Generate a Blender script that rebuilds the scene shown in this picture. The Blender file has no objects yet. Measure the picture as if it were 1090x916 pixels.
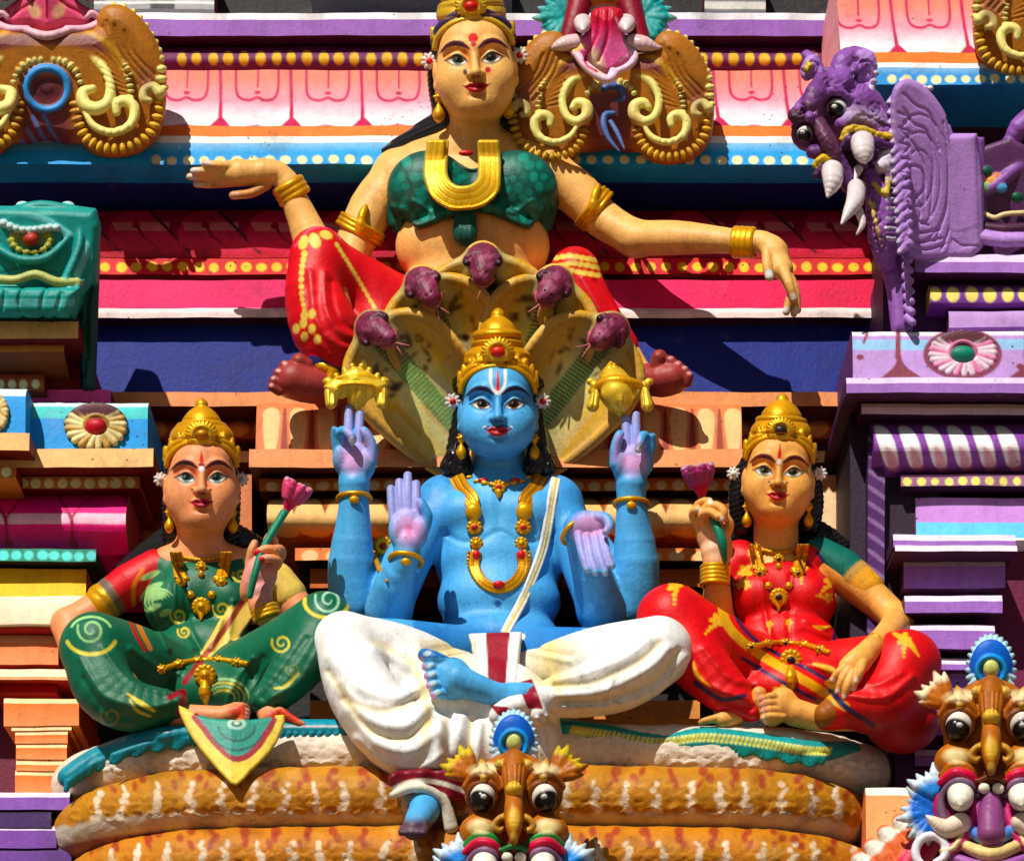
import bpy, math, random
import numpy as np
from mathutils.bvhtree import BVHTree
from mathutils import Vector

random.seed(7); RNG = np.random.RandomState(11)
ONLY = None
def want(n): return (not ONLY) or n in ONLY.split(',')
QH = 1.0
scene = bpy.context.scene
COL = scene.collection

# ------------------------------------------------------------------ units: one world unit = 100 model units
U = 0.01; D = 2600.0; EL = D*math.tan(math.radians(25)); TH = math.radians(25)
CT, ST = math.cos(TH), math.sin(TH)
def place(x, y, d):
    """a point of the facade: x across, y down, d out from the wall (model units) -> world"""
    k = (D-d)/D
    return ((x-545)*k*U, -d*U, (-EL + (458-y+EL)*k)*U)
def out(y, d):
    """distance along the statues' facing direction for a point at height y standing d out from the wall"""
    k = (D-d)/D
    z = -EL + (458-y+EL)*k
    return d*CT - z*ST
def locate(x, y, w):
    """sculpting coordinates (across, down, along the facing direction) -> world"""
    qx = x-545.0; qz = 458.0-y+EL
    den = D*CT + qz*ST
    t = (-w + D*CT + EL*ST)/den      # camera C=(0,-D,-EL); W=(0,-CT,-ST); (C+tq).W = w
    return np.stack([qx*t, -D + D*t, -EL + qz*t], -1)*U

def lin(c):
    c = np.asarray(c, dtype=np.float64)/255.0
    return np.where(c <= .04045, c/12.92, ((c+.055)/1.055)**2.4)
class K:   # paint: sRGB-ish albedo plus gilt amount
    def __init__(s, r, g, b, gilt=0.0): v = lin((r, g, b)); v = np.minimum(v*1.2, .62+v*.34); s.v = np.array(list(v)+[1-gilt], dtype=np.float32)
GOLD = K(222,158,38,.55); GOLDD = K(176,112,24,.5); GOLDL = K(236,188,78,.45)
BLUE = K(72,158,214); BLUED = K(30,88,160); PINK = K(220,142,190); LIL = K(164,156,216)
SKIN = K(232,170,108); SKINR = K(226,140,96); SKIND = K(190,110,60)
BLACK = K(22,20,22); WHITE = K(228,226,220); CREAM = K(232,214,150); RED = K(206,26,30); DRED = K(120,14,26)
MAROON = K(74,14,30); GREEN = K(10,92,66); TEAL = K(16,140,140); TEALD = K(6,80,74); NAVY = K(22,34,96)
PURP = K(140,96,172); PURPD = K(86,40,110); PURPL = K(190,170,214)
ORANGE = K(214,112,44); TAN = K(204,140,88); YEL = K(232,190,60); LYEL = K(238,220,130); BROWN = K(130,66,30)
SERP = K(222,176,92); MAG = K(120,44,72)

# ------------------------------------------------------------------ materials
def paint_material(name, rough=.5, bump=.35, grime=.55, scale=1.0, speck=.6, attr='Col', base=None):
    m = bpy.data.materials.new(name); m.use_nodes = True
    nt = m.node_tree; N = nt.nodes; L = nt.links; N.clear()
    o = N.new('ShaderNodeOutputMaterial'); b = N.new('ShaderNodeBsdfPrincipled'); L.new(b.outputs[0], o.inputs[0])
    geo = N.new('ShaderNodeNewGeometry'); tc = N.new('ShaderNodeTexCoord')
    if base is None:
        a = N.new('ShaderNodeVertexColor'); a.layer_name = attr; c = a.outputs['Color']; al = a.outputs['Alpha']
    else:
        a = N.new('ShaderNodeRGB'); a.outputs[0].default_value = (*base.v[:3], 1); c = a.outputs[0]; al = None
    def noise(sc, det=4, rgh=.6, vec=None):
        n = N.new('ShaderNodeTexNoise'); n.inputs['Scale'].default_value = sc; n.inputs['Detail'].default_value = det
        n.inputs['Roughness'].default_value = rgh; L.new(vec or tc.outputs['Object'], n.inputs['Vector']); return n.outputs['Fac']
    def ramp(f, p0, v0, p1, v1):
        r = N.new('ShaderNodeMapRange'); r.inputs[1].default_value = p0; r.inputs[2].default_value = p1
        r.inputs[3].default_value = v0; r.inputs[4].default_value = v1; L.new(f, r.inputs[0]); return r.outputs[0]
    def mul(c, f):
        x = N.new('ShaderNodeMix'); x.data_type = 'RGBA'; x.blend_type = 'MULTIPLY'; x.inputs[0].default_value = 1
        L.new(c, x.inputs[6]); L.new(f, x.inputs[7]); return x.outputs[2]
    def mixc(c, col, f):
        x = N.new('ShaderNodeMix'); x.data_type = 'RGBA'; L.new(f, x.inputs[0]); L.new(c, x.inputs[6]); x.inputs[7].default_value = (*col, 1); return x.outputs[2]
    # brushed, uneven coats of paint
    c = mul(c, ramp(noise(3.2*scale, 5), .3, .90, .7, 1.10))
    c = mul(c, ramp(noise(22*scale, 3), .3, .92, .7, 1.06))
    # weathering: streaks that run down
    mp = N.new('ShaderNodeMapping'); mp.inputs['Scale'].default_value = (9*scale, 9*scale, .9*scale); L.new(tc.outputs['Object'], mp.inputs[0])
    c = mul(c, ramp(noise(1.0, 4, .7, mp.outputs[0]), .34, .86, .55, 1.0))
    # faded, chalky patches and a film of soot
    c = mixc(c, (.42, .36, .32), ramp(noise(2.1*scale, 6, .7), .60, 0, .76, .20))
    c = mul(c, ramp(noise(1.1*scale, 6, .75), .30, .62, .46, 1.0))
    # dirt settled in the hollows, worn edges
    pt = geo.outputs['Pointiness']
    dn = noise(7*scale, 5, .7)
    mm = N.new('ShaderNodeMath'); mm.operation = 'MULTIPLY'
    L.new(ramp(pt, .41, grime, .497, 0), mm.inputs[0]); L.new(ramp(dn, .25, .5, .6, 1), mm.inputs[1])
    c = mixc(c, (.022, .012, .008), mm.outputs[0])
    # chips and soot specks
    vo = N.new('ShaderNodeTexVoronoi'); vo.inputs['Scale'].default_value = 13*scale; L.new(tc.outputs['Object'], vo.inputs['Vector'])
    m2 = N.new('ShaderNodeMath'); m2.operation = 'MULTIPLY'
    L.new(ramp(vo.outputs['Distance'], .06, speck, .17, 0), m2.inputs[0]); L.new(ramp(noise(1.7*scale, 3), .50, 0, .60, 1), m2.inputs[1])
    c = mixc(c, (.03, .022, .02), m2.outputs[0])
    hs = N.new('ShaderNodeHueSaturation'); hs.inputs['Saturation'].default_value = 1.07; L.new(c, hs.inputs['Color']); L.new(hs.outputs[0], b.inputs['Base Color'])
    if al is not None:
        L.new(ramp(al, 0, .75, 1, 0), b.inputs['Metallic'])
        L.new(ramp(al, 0, .36, 1, rough), b.inputs['Roughness'])
    else: b.inputs['Roughness'].default_value = rough
    b.inputs['Specular IOR Level'].default_value = .32
    bp = N.new('ShaderNodeBump'); bp.inputs['Strength'].default_value = bump; bp.inputs['Distance'].default_value = .012
    ad = N.new('ShaderNodeMath'); ad.operation = 'ADD'; L.new(noise(30*scale, 5, .65), ad.inputs[0]); L.new(noise(6*scale, 3), ad.inputs[1])
    L.new(ad.outputs[0], bp.inputs['Height']); L.new(bp.outputs[0], b.inputs['Normal'])
    return m
M_STAT = paint_material('painted_plaster', .46, .4, .75, 1.0, .55)
M_SNAKE = paint_material('rough_painted_plaster', .6, .7, .7, .9, .6)
M_WALL = paint_material('painted_masonry', .62, .5, .35, .8, .95)
M_GILT = paint_material('gilt_paint', .38, .25, .75, 1.6, .2)
M_GLOSS = paint_material('enamel_paint', .25, .08, .3, 1.0, .1)

# ------------------------------------------------------------------ object bookkeeping
LOC = {}
def link(o, parent=None):
    COL.objects.link(o)
    if parent is not None: o.parent = parent
    return o
def thing(name, label, cat, base, group=None, kind=None):
    o = bpy.data.objects.new(name, None); o.location = base; link(o); LOC[o.name] = Vector(base)
    o.empty_display_size = .2
    o['label'] = label; o['category'] = cat
    if group: o['group'] = group
    if kind: o['kind'] = kind
    return o
def origin_of(parent):
    v = Vector((0, 0, 0)); p = parent
    while p is not None: v += p.location; p = p.parent
    return v
def mesh_obj(name, V, F, mat, parent, cols=None, smooth=True, label=None):
    """V world coordinates (n,3); F (m,4)/(m,3) array or list of tuples"""
    off = np.array(origin_of(parent), dtype=np.float64) if parent is not None else np.zeros(3)
    V = np.asarray(V, dtype=np.float64)-off
    me = bpy.data.meshes.new(name)
    if isinstance(F, np.ndarray):
        n, k = F.shape
        me.vertices.add(len(V)); me.vertices.foreach_set('co', V.astype(np.float32).ravel())
        me.loops.add(n*k); me.loops.foreach_set('vertex_index', F.astype(np.int32).ravel())
        me.polygons.add(n); me.polygons.foreach_set('loop_start', np.arange(0, n*k, k, dtype=np.int32))
        me.polygons.foreach_set('loop_total', np.full(n, k, dtype=np.int32))
        me.update(calc_edges=True); me.validate()
    else:
        me.from_pydata([tuple(v) for v in V], [], F)
    me.polygons.foreach_set('use_smooth', np.full(len(me.polygons), smooth))
    if cols is not None:
        a = me.color_attributes.new('Col', 'FLOAT_COLOR', 'POINT'); a.data.foreach_set('color', cols.astype(np.float32).ravel())
    me.materials.append(mat)
    me.update()
    o = bpy.data.objects.new(name, me); link(o, parent)
    if label: o['label'] = label
    return o

# ------------------------------------------------------------------ 2-D helpers for painting and for plates
def seg_dist(x, y, pts, wid=None):
    best = None
    for i in range(len(pts)-1):
        ax, ay = pts[i][:2]; bx, by = pts[i+1][:2]
        dx, dy = bx-ax, by-ay; l2 = dx*dx+dy*dy+1e-9
        h = np.clip(((x-ax)*dx+(y-ay)*dy)/l2, 0, 1)
        d = np.hypot(x-ax-dx*h, y-ay-dy*h)
        if wid is not None:
            w0, w1 = wid[i], wid[i+1]; d = d-(w0+(w1-w0)*h)
        best = d if best is None else np.minimum(best, d)
    return best
def poly_sd(x, y, pts):
    n = len(pts); d = np.full(np.broadcast(x, y).shape, 1e18); s = np.ones_like(d)
    for i in range(n):
        ax, ay = pts[i][:2]; bx, by = pts[i-1][:2]
        ex, ey = bx-ax, by-ay; wx, wy = x-ax, y-ay
        h = np.clip((wx*ex+wy*ey)/(ex*ex+ey*ey+1e-9), 0, 1)
        d = np.minimum(d, (wx-ex*h)**2+(wy-ey*h)**2)
        c1 = y >= ay; c2 = y < by; c3 = ex*wy > ey*wx
        fl = (c1 & c2 & c3) | (~c1 & ~c2 & ~c3)
        s = np.where(fl, -s, s)
    return s*np.sqrt(d)
def spline(pts, n=6, closed=False):
    P = [np.array(p, dtype=float) for p in pts]
    if len(P) < 3 or n <= 1: return [tuple(p) for p in P]
    out_ = []; m = len(P)
    rng = range(m) if closed else range(m-1)
    for i in rng:
        if closed: p0, p1, p2, p3 = P[i-1], P[i], P[(i+1) % m], P[(i+2) % m]
        else:
            p1, p2 = P[i], P[i+1]; p0 = P[i-1] if i > 0 else 2*p1-p2; p3 = P[i+2] if i+2 < m else 2*p2-p1
        for j in range(n):
            t = j/n
            out_.append(tuple(.5*((2*p1)+(-p0+p2)*t+(2*p0-5*p1+4*p2-p3)*t*t+(-p0+3*p1-3*p2+p3)*t**3)))
    if not closed: out_.append(tuple(P[-1]))
    return out_
def arc(cx, cy, rx, ry, a0, a1, n=16):
    return [(cx+rx*math.cos(math.radians(a0+(a1-a0)*i/n)), cy+ry*math.sin(math.radians(a0+(a1-a0)*i/n))) for i in range(n+1)]
def spiral(cx, cy, r0, r1, a0, a1, n=26):
    return [(cx+(r0+(r1-r0)*i/n)*math.cos(math.radians(a0+(a1-a0)*i/n)), cy+(r0+(r1-r0)*i/n)*math.sin(math.radians(a0+(a1-a0)*i/n))) for i in range(n+1)]

class Paint:
    def __init__(s, x, y, w, col, aa=.7): s.x, s.y, s.w, s.col, s.aa = x, y, w, col, aa
    def _sel(s, x0, x1, y0, y1, wr):
        m = (s.x > x0) & (s.x < x1) & (s.y > y0) & (s.y < y1)
        if wr is not None: m &= (s.w > wr[0]) & (s.w < wr[1])
        return np.nonzero(m)[0]
    def _put(s, i, sd, col, a, soft=0):
        aa = max(s.aa, soft)
        c = (np.clip(.5-sd/(2*aa), 0, 1)*a)[:, None]
        s.col[i] = s.col[i]*(1-c)+col.v*c
    def disk(s, cx, cy, rx, ry, col, ang=0, a=1, wr=None, soft=0):
        r = max(rx, ry)+2+soft; i = s._sel(cx-r, cx+r, cy-r, cy+r, wr)
        if not len(i): return
        t = math.radians(ang); dx = s.x[i]-cx; dy = s.y[i]-cy
        u = dx*math.cos(t)+dy*math.sin(t); v = -dx*math.sin(t)+dy*math.cos(t)
        q = np.sqrt((u/rx)**2+(v/ry)**2); s._put(i, (q-1)*min(rx, ry), col, a, soft)
    def line(s, pts, wid, col, a=1, wr=None, soft=0):
        if not isinstance(wid, (list, tuple)): wid = [wid]*len(pts)
        if len(wid) != len(pts): wid = list(np.interp(np.linspace(0, 1, len(pts)), np.linspace(0, 1, len(wid)), wid))
        wid = [q/2 for q in wid]; r = max(wid)+2+soft
        X = [p[0] for p in pts]; Y = [p[1] for p in pts]
        i = s._sel(min(X)-r, max(X)+r, min(Y)-r, max(Y)+r, wr)
        if len(i): s._put(i, seg_dist(s.x[i], s.y[i], pts, wid), col, a, soft)
    def poly(s, pts, col, a=1, wr=None, soft=0):
        X = [p[0] for p in pts]; Y = [p[1] for p in pts]; r = 2+soft
        i = s._sel(min(X)-r, max(X)+r, min(Y)-r, max(Y)+r, wr)
        if len(i): s._put(i, poly_sd(s.x[i], s.y[i], pts), col, a, soft)
    def grad(s, fn, col, wr=None, box=(-1e4, 1e4, -1e4, 1e4)):
        i = s._sel(box[0], box[1], box[2], box[3], wr)
        if len(i):
            c = np.clip(fn(s.x[i], s.y[i], s.w[i]), 0, 1)[:, None]; s.col[i] = s.col[i]*(1-c)+col.v*c

# ------------------------------------------------------------------ sculpting: smooth unions of simple solids, skinned as one surface
class Raw(float): pass
EDGES = [(0,1),(2,3),(4,5),(6,7),(0,2),(1,3),(4,6),(5,7),(0,4),(1,5),(2,6),(3,7)]
class Sculpt:
    def __init__(s, h=1.5):
        s.h = h; s.p = []; s.mods = []; s.w0 = None; s.paints = []; s.fine = []
    def cv(s, p):
        d = p[2]
        if isinstance(d, Raw): return np.array([p[0], p[1], float(d)])
        if s.w0 is not None: return np.array([p[0], p[1], s.w0+d])
        return np.array([p[0], p[1], out(p[1], d)])
    def add(s, f, lo, hi, col, k, op, cs): s.p.append((f, np.array(lo, float), np.array(hi, float), col, k, op, cs))
    def e(s, c, r, col=None, k=4, rot=0, op='u', tilt=0, cs=.8, yaw=0):
        c = s.cv(c); r = r if isinstance(r, (tuple, list)) else (r, r, r)
        ca, sa = math.cos(math.radians(rot)), math.sin(math.radians(rot))
        ct, st = math.cos(math.radians(tilt)), math.sin(math.radians(tilt))
        cy_, sy_ = math.cos(math.radians(yaw)), math.sin(math.radians(yaw))
        def f(x, y, w):
            dx = x-c[0]; dy = y-c[1]; dw = w-c[2]
            u = dx*ca+dy*sa; v = -dx*sa+dy*ca
            if tilt: v, dw = v*ct+dw*st, -v*st+dw*ct
            if yaw: u, dw = u*cy_+dw*sy_, -u*sy_+dw*cy_
            a = (u/r[0])**2+(v/r[1])**2+(dw/r[2])**2
            b = (u/r[0]**2)**2+(v/r[1]**2)**2+(dw/r[2]**2)**2
            k0 = np.sqrt(a); k1 = np.sqrt(b)+1e-6
            return k0*(k0-1)/k1
        if rot or tilt or yaw:
            R = max(r); ext = np.array([R, R, R] if (tilt or yaw) else [math.hypot(r[0]*ca, r[1]*sa), math.hypot(r[0]*sa, r[1]*ca), r[2]])
        else: ext = np.array(r, float)
        s.add(f, c-ext, c+ext, col, k, op, cs); return s
    def c(s, pts, col=None, k=4, n=1, f=1.0, op='u', cs=.8, ki=None):
        """chain of tapered limbs: pts (x, y, d, r); n>1 rounds the path off"""
        Q = [tuple(s.cv(p))+(p[3],) for p in pts]
        if n > 1: Q = spline(Q, n)
        segs = [(np.array(Q[i][:3]), np.array(Q[i+1][:3]), Q[i][3], Q[i+1][3]) for i in range(len(Q)-1)]
        if not segs: segs = [(np.array(Q[0][:3]), np.array(Q[0][:3])+.01, Q[0][3], Q[0][3])]
        def mk(seg):
            a, b, r1, r2 = seg; ba = b-a; ba2 = np.array([ba[0], ba[1], ba[2]/f]); l2 = float(ba2@ba2)+1e-9
            def g(x, y, w):
                px = x-a[0]; py = y-a[1]; pw = (w-a[2])/f
                h = np.clip((px*ba2[0]+py*ba2[1]+pw*ba2[2])/l2, 0, 1)
                return np.sqrt((px-ba2[0]*h)**2+(py-ba2[1]*h)**2+(pw-ba2[2]*h)**2)-(r1+(r2-r1)*h)
            return g
        if len(segs) > 10 and max(np.ptp([q[0] for q in Q]), np.ptp([q[1] for q in Q])) > 130:
            for i, sg in enumerate(segs):
                r = max(sg[2], sg[3]); lo = np.minimum(sg[0], sg[1])-r; hi = np.maximum(sg[0], sg[1])+r
                s.add(mk(sg), lo, hi, col, k if i == 0 else (ki if ki is not None else .6), op, cs)
        else:
            gs = [mk(sg) for sg in segs]
            def f2(x, y, w):
                d = gs[0](x, y, w)
                for g in gs[1:]: d = np.minimum(d, g(x, y, w))
                return d
            r = max(q[3] for q in Q); A = np.array([q[:3] for q in Q])
            s.add(f2, A.min(0)-r, A.max(0)+r, col, k, op, cs)
        return s
    def ring(s, c, R, r, col=None, axis=(0, 1, 0), k=1, f=1.0, fl=1.0):
        """torus: axis in sculpting space; f squashes the hole front to back, fl flattens the tube along the axis"""
        c = s.cv(c); n = np.array(axis, float); n /= np.linalg.norm(n)
        def g(x, y, w):
            dx = x-c[0]; dy = y-c[1]; dw = (w-c[2])/f
            h = dx*n[0]+dy*n[1]+dw*n[2]
            rho = np.sqrt(np.maximum(dx*dx+dy*dy+dw*dw-h*h, 0))
            return np.hypot(rho-R, h/fl)-r
        E = R+r*max(1, fl); s.add(g, c-E, c+E, col, k, 'u', .8); return s
    def plate(s, pts, wc, th, col=None, k=1, rnd=1.0, pillow=0, n=1, op='u', closed=True, curve=None):
        """flat outline with thickness; pillow swells it, curve(x,y) bends it"""
        if n > 1: pts = spline(pts, n, closed=True)
        pts = [p[:2] for p in pts]
        A = np.array(pts); cen = A.mean(0); w = s.cv((cen[0], cen[1], wc))[2]
        cmin = cmax = 0.0
        if curve is not None:
            vals = [float(curve(np.array(p[0]), np.array(p[1]))) for p in pts]+[float(curve(np.array(cen[0]), np.array(cen[1])))]
            cmin, cmax = min(vals), max(vals)
            span = cmax-cmin; cmin -= span*.3; cmax += span*.3
        def g(x, y, ww):
            sh = np.broadcast(x, y).shape
            sd = poly_sd(np.broadcast_to(x, sh).astype(np.float64), np.broadcast_to(y, sh).astype(np.float64), pts)
            t = th
            if pillow: t = th+pillow*np.sqrt(np.clip(-sd/ (pillow*1.6), 0, 1))
            wc_ = w+(curve(x, y) if curve is not None else 0)
            q0 = sd+rnd; q1 = np.abs(ww-wc_)-t+rnd
            return np.minimum(np.maximum(q0, q1), 0)+np.hypot(np.maximum(q0, 0), np.maximum(q1, 0))-rnd
        T = th+pillow
        lo = np.array([A[:, 0].min(), A[:, 1].min(), w-T+cmin]); hi = np.array([A[:, 0].max(), A[:, 1].max(), w+T+cmax])
        s.add(g, lo, hi, col, k, op, .8); return s
    def ridge(s, pts, wid, ht, wr=None, n=1):
        """raised (ht>0) or cut (ht<0) line over the front of the form"""
        if n > 1: pts = spline(pts, n)
        s.mods.append((pts, wid, ht, wr)); return s
    def field(s, fn, box, amp): s.mods.append((fn, box, amp, None)); return s
    def bounds(s):
        lo = np.min([p[1] for p in s.p if p[5] == 'u'], 0); hi = np.max([p[2] for p in s.p if p[5] == 'u'], 0)
        return lo-3, hi+3
    def grid(s, lo, hi, h):
        n = np.maximum(np.ceil((hi-lo)/h).astype(int)+1, 3)
        ax = [(lo[i]+h*np.arange(n[i])).astype(np.float32) for i in range(3)]
        F = np.full(tuple(n), 60.0, dtype=np.float32)
        def sl(a, b, pad):
            r = []
            for i in range(3):
                i0 = max(0, int(math.floor((a[i]-pad-lo[i])/h))); i1 = min(n[i], int(math.ceil((b[i]+pad-lo[i])/h))+1)
                if i1 <= i0: return None
                r.append(slice(i0, i1))
            return tuple(r)
        for f, a, b, col, k, op, cs in s.p:
            q = sl(a, b, k+2.5*h+1)
            if q is None: continue
            d = f(ax[0][q[0]][:, None, None], ax[1][q[1]][None, :, None], ax[2][q[2]][None, None, :])
            G = F[q]
            if op == 'u':
                if k > 0:
                    hh = np.maximum(k-np.abs(G-d), 0)/k; F[q] = np.minimum(G, d)-hh*hh*k*.25
                else: F[q] = np.minimum(G, d)
            else:
                if k > 0:
                    hh = np.maximum(k-np.abs(G+d), 0)/k; F[q] = np.maximum(G, -d)+hh*hh*k*.25
                else: F[q] = np.maximum(G, -d)
        for md in s.mods:
            if callable(md[0]):
                fn, box, amp, _ = md; q = sl(np.array([box[0], box[2], box[4] if len(box) > 4 else lo[2]]), np.array([box[1], box[3], box[5] if len(box) > 4 else hi[2]]), 0)
                if q is not None: F[q] -= (amp*fn(ax[0][q[0]][:, None, None], ax[1][q[1]][None, :, None], ax[2][q[2]][None, None, :])).astype(np.float32)
                continue
            pts, wid, ht, wr = md
            A = np.array([p[:2] for p in pts]); W2 = wid*2.2
            a = np.array([A[:, 0].min()-W2, A[:, 1].min()-W2, lo[2] if wr is None else wr[0]]); b = np.array([A[:, 0].max()+W2, A[:, 1].max()+W2, hi[2] if wr is None else wr[1]])
            q = sl(a, b, 0)
            if q is None: continue
            dd = seg_dist(ax[0][q[0]][:, None].astype(float), ax[1][q[1]][None, :].astype(float), pts)
            F[q] -= (ht*np.exp(-(dd/wid)**2)).astype(np.float32)[:, :, None]
        return F, n
    def nets(s, lo, hi, h):
        F, n = s.grid(lo, hi, h)
        I = F < 0
        c = [I[i:n[0]-1+i, j:n[1]-1+j, k:n[2]-1+k] for i in (0, 1) for j in (0, 1) for k in (0, 1)]
        al = c[0].copy(); an = c[0].copy()
        for q in c[1:]: al &= q; an |= q
        act = an & ~al
        ci = np.argwhere(act)
        if not len(ci): return np.zeros((0, 3)), np.zeros((0, 4), int)
        idx = np.full(act.shape, -1, dtype=np.int32); idx[act] = np.arange(len(ci))
        cor = [(i, j, k) for i in (0, 1) for j in (0, 1) for k in (0, 1)]
        vals = np.stack([F[ci[:, 0]+i, ci[:, 1]+j, ci[:, 2]+k] for i, j, k in cor], 1).astype(np.float64)
        acc = np.zeros((len(ci), 3)); cnt = np.zeros(len(ci))
        C = np.array(cor, float)
        for a, b in EDGES:
            fa, fb = vals[:, a], vals[:, b]; m = (fa < 0) != (fb < 0)
            t = np.where(m, fa/(fa-fb+1e-20), 0)
            acc += np.where(m[:, None], C[a]+(C[b]-C[a])*t[:, None], 0); cnt += m
        V = lo+(ci+acc/cnt[:, None])*h
        faces = []
        for axn in range(3):
            u, v = (axn+1) % 3, (axn+2) % 3
            s0 = [slice(None)]*3; s1 = [slice(None)]*3
            s0[axn] = slice(0, n[axn]-1); s1[axn] = slice(1, n[axn])
            for t in (u, v): s0[t] = slice(1, n[t]-1); s1[t] = slice(1, n[t]-1)
            A = I[tuple(s0)]; B = I[tuple(s1)]
            e = np.argwhere(A != B)
            if not len(e): continue
            inside = A[e[:, 0], e[:, 1], e[:, 2]]
            base = e.copy(); base[:, u] += 1; base[:, v] += 1
            def cell(du, dv):
                q = base.copy(); q[:, u] -= du; q[:, v] -= dv; return idx[q[:, 0], q[:, 1], q[:, 2]]
            quad = np.stack([cell(1, 1), cell(0, 1), cell(0, 0), cell(1, 0)], 1)
            quad[~inside] = quad[~inside][:, ::-1]
            faces.append(quad)
        Fq = np.concatenate(faces); Fq = Fq[(Fq >= 0).all(1)]
        return V, Fq
    def colours(s, V):
        F = np.full(len(V), 60.0); C = np.tile(np.array([.5, .5, .5, 1], np.float32), (len(V), 1))
        for f, a, b, col, k, op, cs in s.p:
            pad = k+3
            i = np.nonzero(((V > a-pad) & (V < b+pad)).all(1))[0]
            if not len(i): continue
            # plates need pointwise outlines: evaluated on 1-D arrays
            d = f(V[i, 0], V[i, 1], V[i, 2]); G = F[i]
            if op == 'u':
                if col is not None:
                    t = np.clip(.5+.5*(G-d)/cs, 0, 1)[:, None]; C[i] = C[i]*(1-t)+col.v*t
                F[i] = np.minimum(G, d)
            else:
                if col is not None:
                    t = np.clip(.5+.5*(d*-1-G)/cs, 0, 1)[:, None]; C[i] = C[i]*(1-t)+col.v*t
                F[i] = np.maximum(G, -d)
        return C
    def build(s, name, parent, mat=None, blocks=None, label=None, aa=None):
        """blocks: finer regions [(x0,x1,y0,y1,h)] of the same surface"""
        lo, hi = s.bounds(); Vs = []; Fs = []; n0 = 0
        fine = blocks or []
        V, F = s.nets(lo, hi, s.h*QH)
        for (x0, x1, y0, y1, h) in fine:
            cen = V[F].mean(1); F = F[~((cen[:, 0] > x0) & (cen[:, 0] < x1) & (cen[:, 1] > y0) & (cen[:, 1] < y1))]
        if len(fine):
            used = np.unique(F); mp = np.full(len(V), -1); mp[used] = np.arange(len(used)); V = V[used]; F = mp[F]
        Vs.append(V); Fs.append(F); n0 = len(V)
        for j, (x0, x1, y0, y1, h) in enumerate(fine):
            o = s.h
            V2, F2 = s.nets(np.array([x0-o, y0-o, lo[2]]), np.array([x1+o, y1+o, hi[2]]), h*QH)
            for (a0, a1, b0, b1, _) in fine[:j]:
                cen = V2[F2].mean(1); F2 = F2[~((cen[:, 0] > a0) & (cen[:, 0] < a1) & (cen[:, 1] > b0) & (cen[:, 1] < b1))]
            Vs.append(V2); Fs.append(F2+n0); n0 += len(V2)
        V = np.concatenate(Vs); F = np.concatenate(Fs)
        C = s.colours(V)
        p = Paint(V[:, 0], V[:, 1], V[:, 2], C, aa or .6)
        for fn in s.paints: fn(p)
        s.V, s.F = V, F
        s.obj = mesh_obj(name, locate(V[:, 0], V[:, 1], V[:, 2]), F, mat or M_STAT, parent, C, label=label)
        return s.obj
    def surf(s):
        if not hasattr(s, 'bvh'):
            s.bvh = BVHTree.FromPolygons([Vector(v) for v in s.V.tolist()], s.F.tolist())
        def q(x, y, off=0):
            h = s.bvh.ray_cast(Vector((x, y, 5000)), Vector((0, 0, -1)))
            return Raw((h[0][2] if h[0] is not None else last[0])+off)
        last = [float(np.median(s.V[:, 2]))]
        def q2(x, y, off=0):
            r = q(x, y, 0); last[0] = float(r); return Raw(float(r)+off)
        return q2
def join_surf(*ss):
    fs = [s.surf() for s in ss]
    def q(x, y, off=0):
        return Raw(max(float(f(x, y, 0)) for f in fs)+off)
    return q
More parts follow.
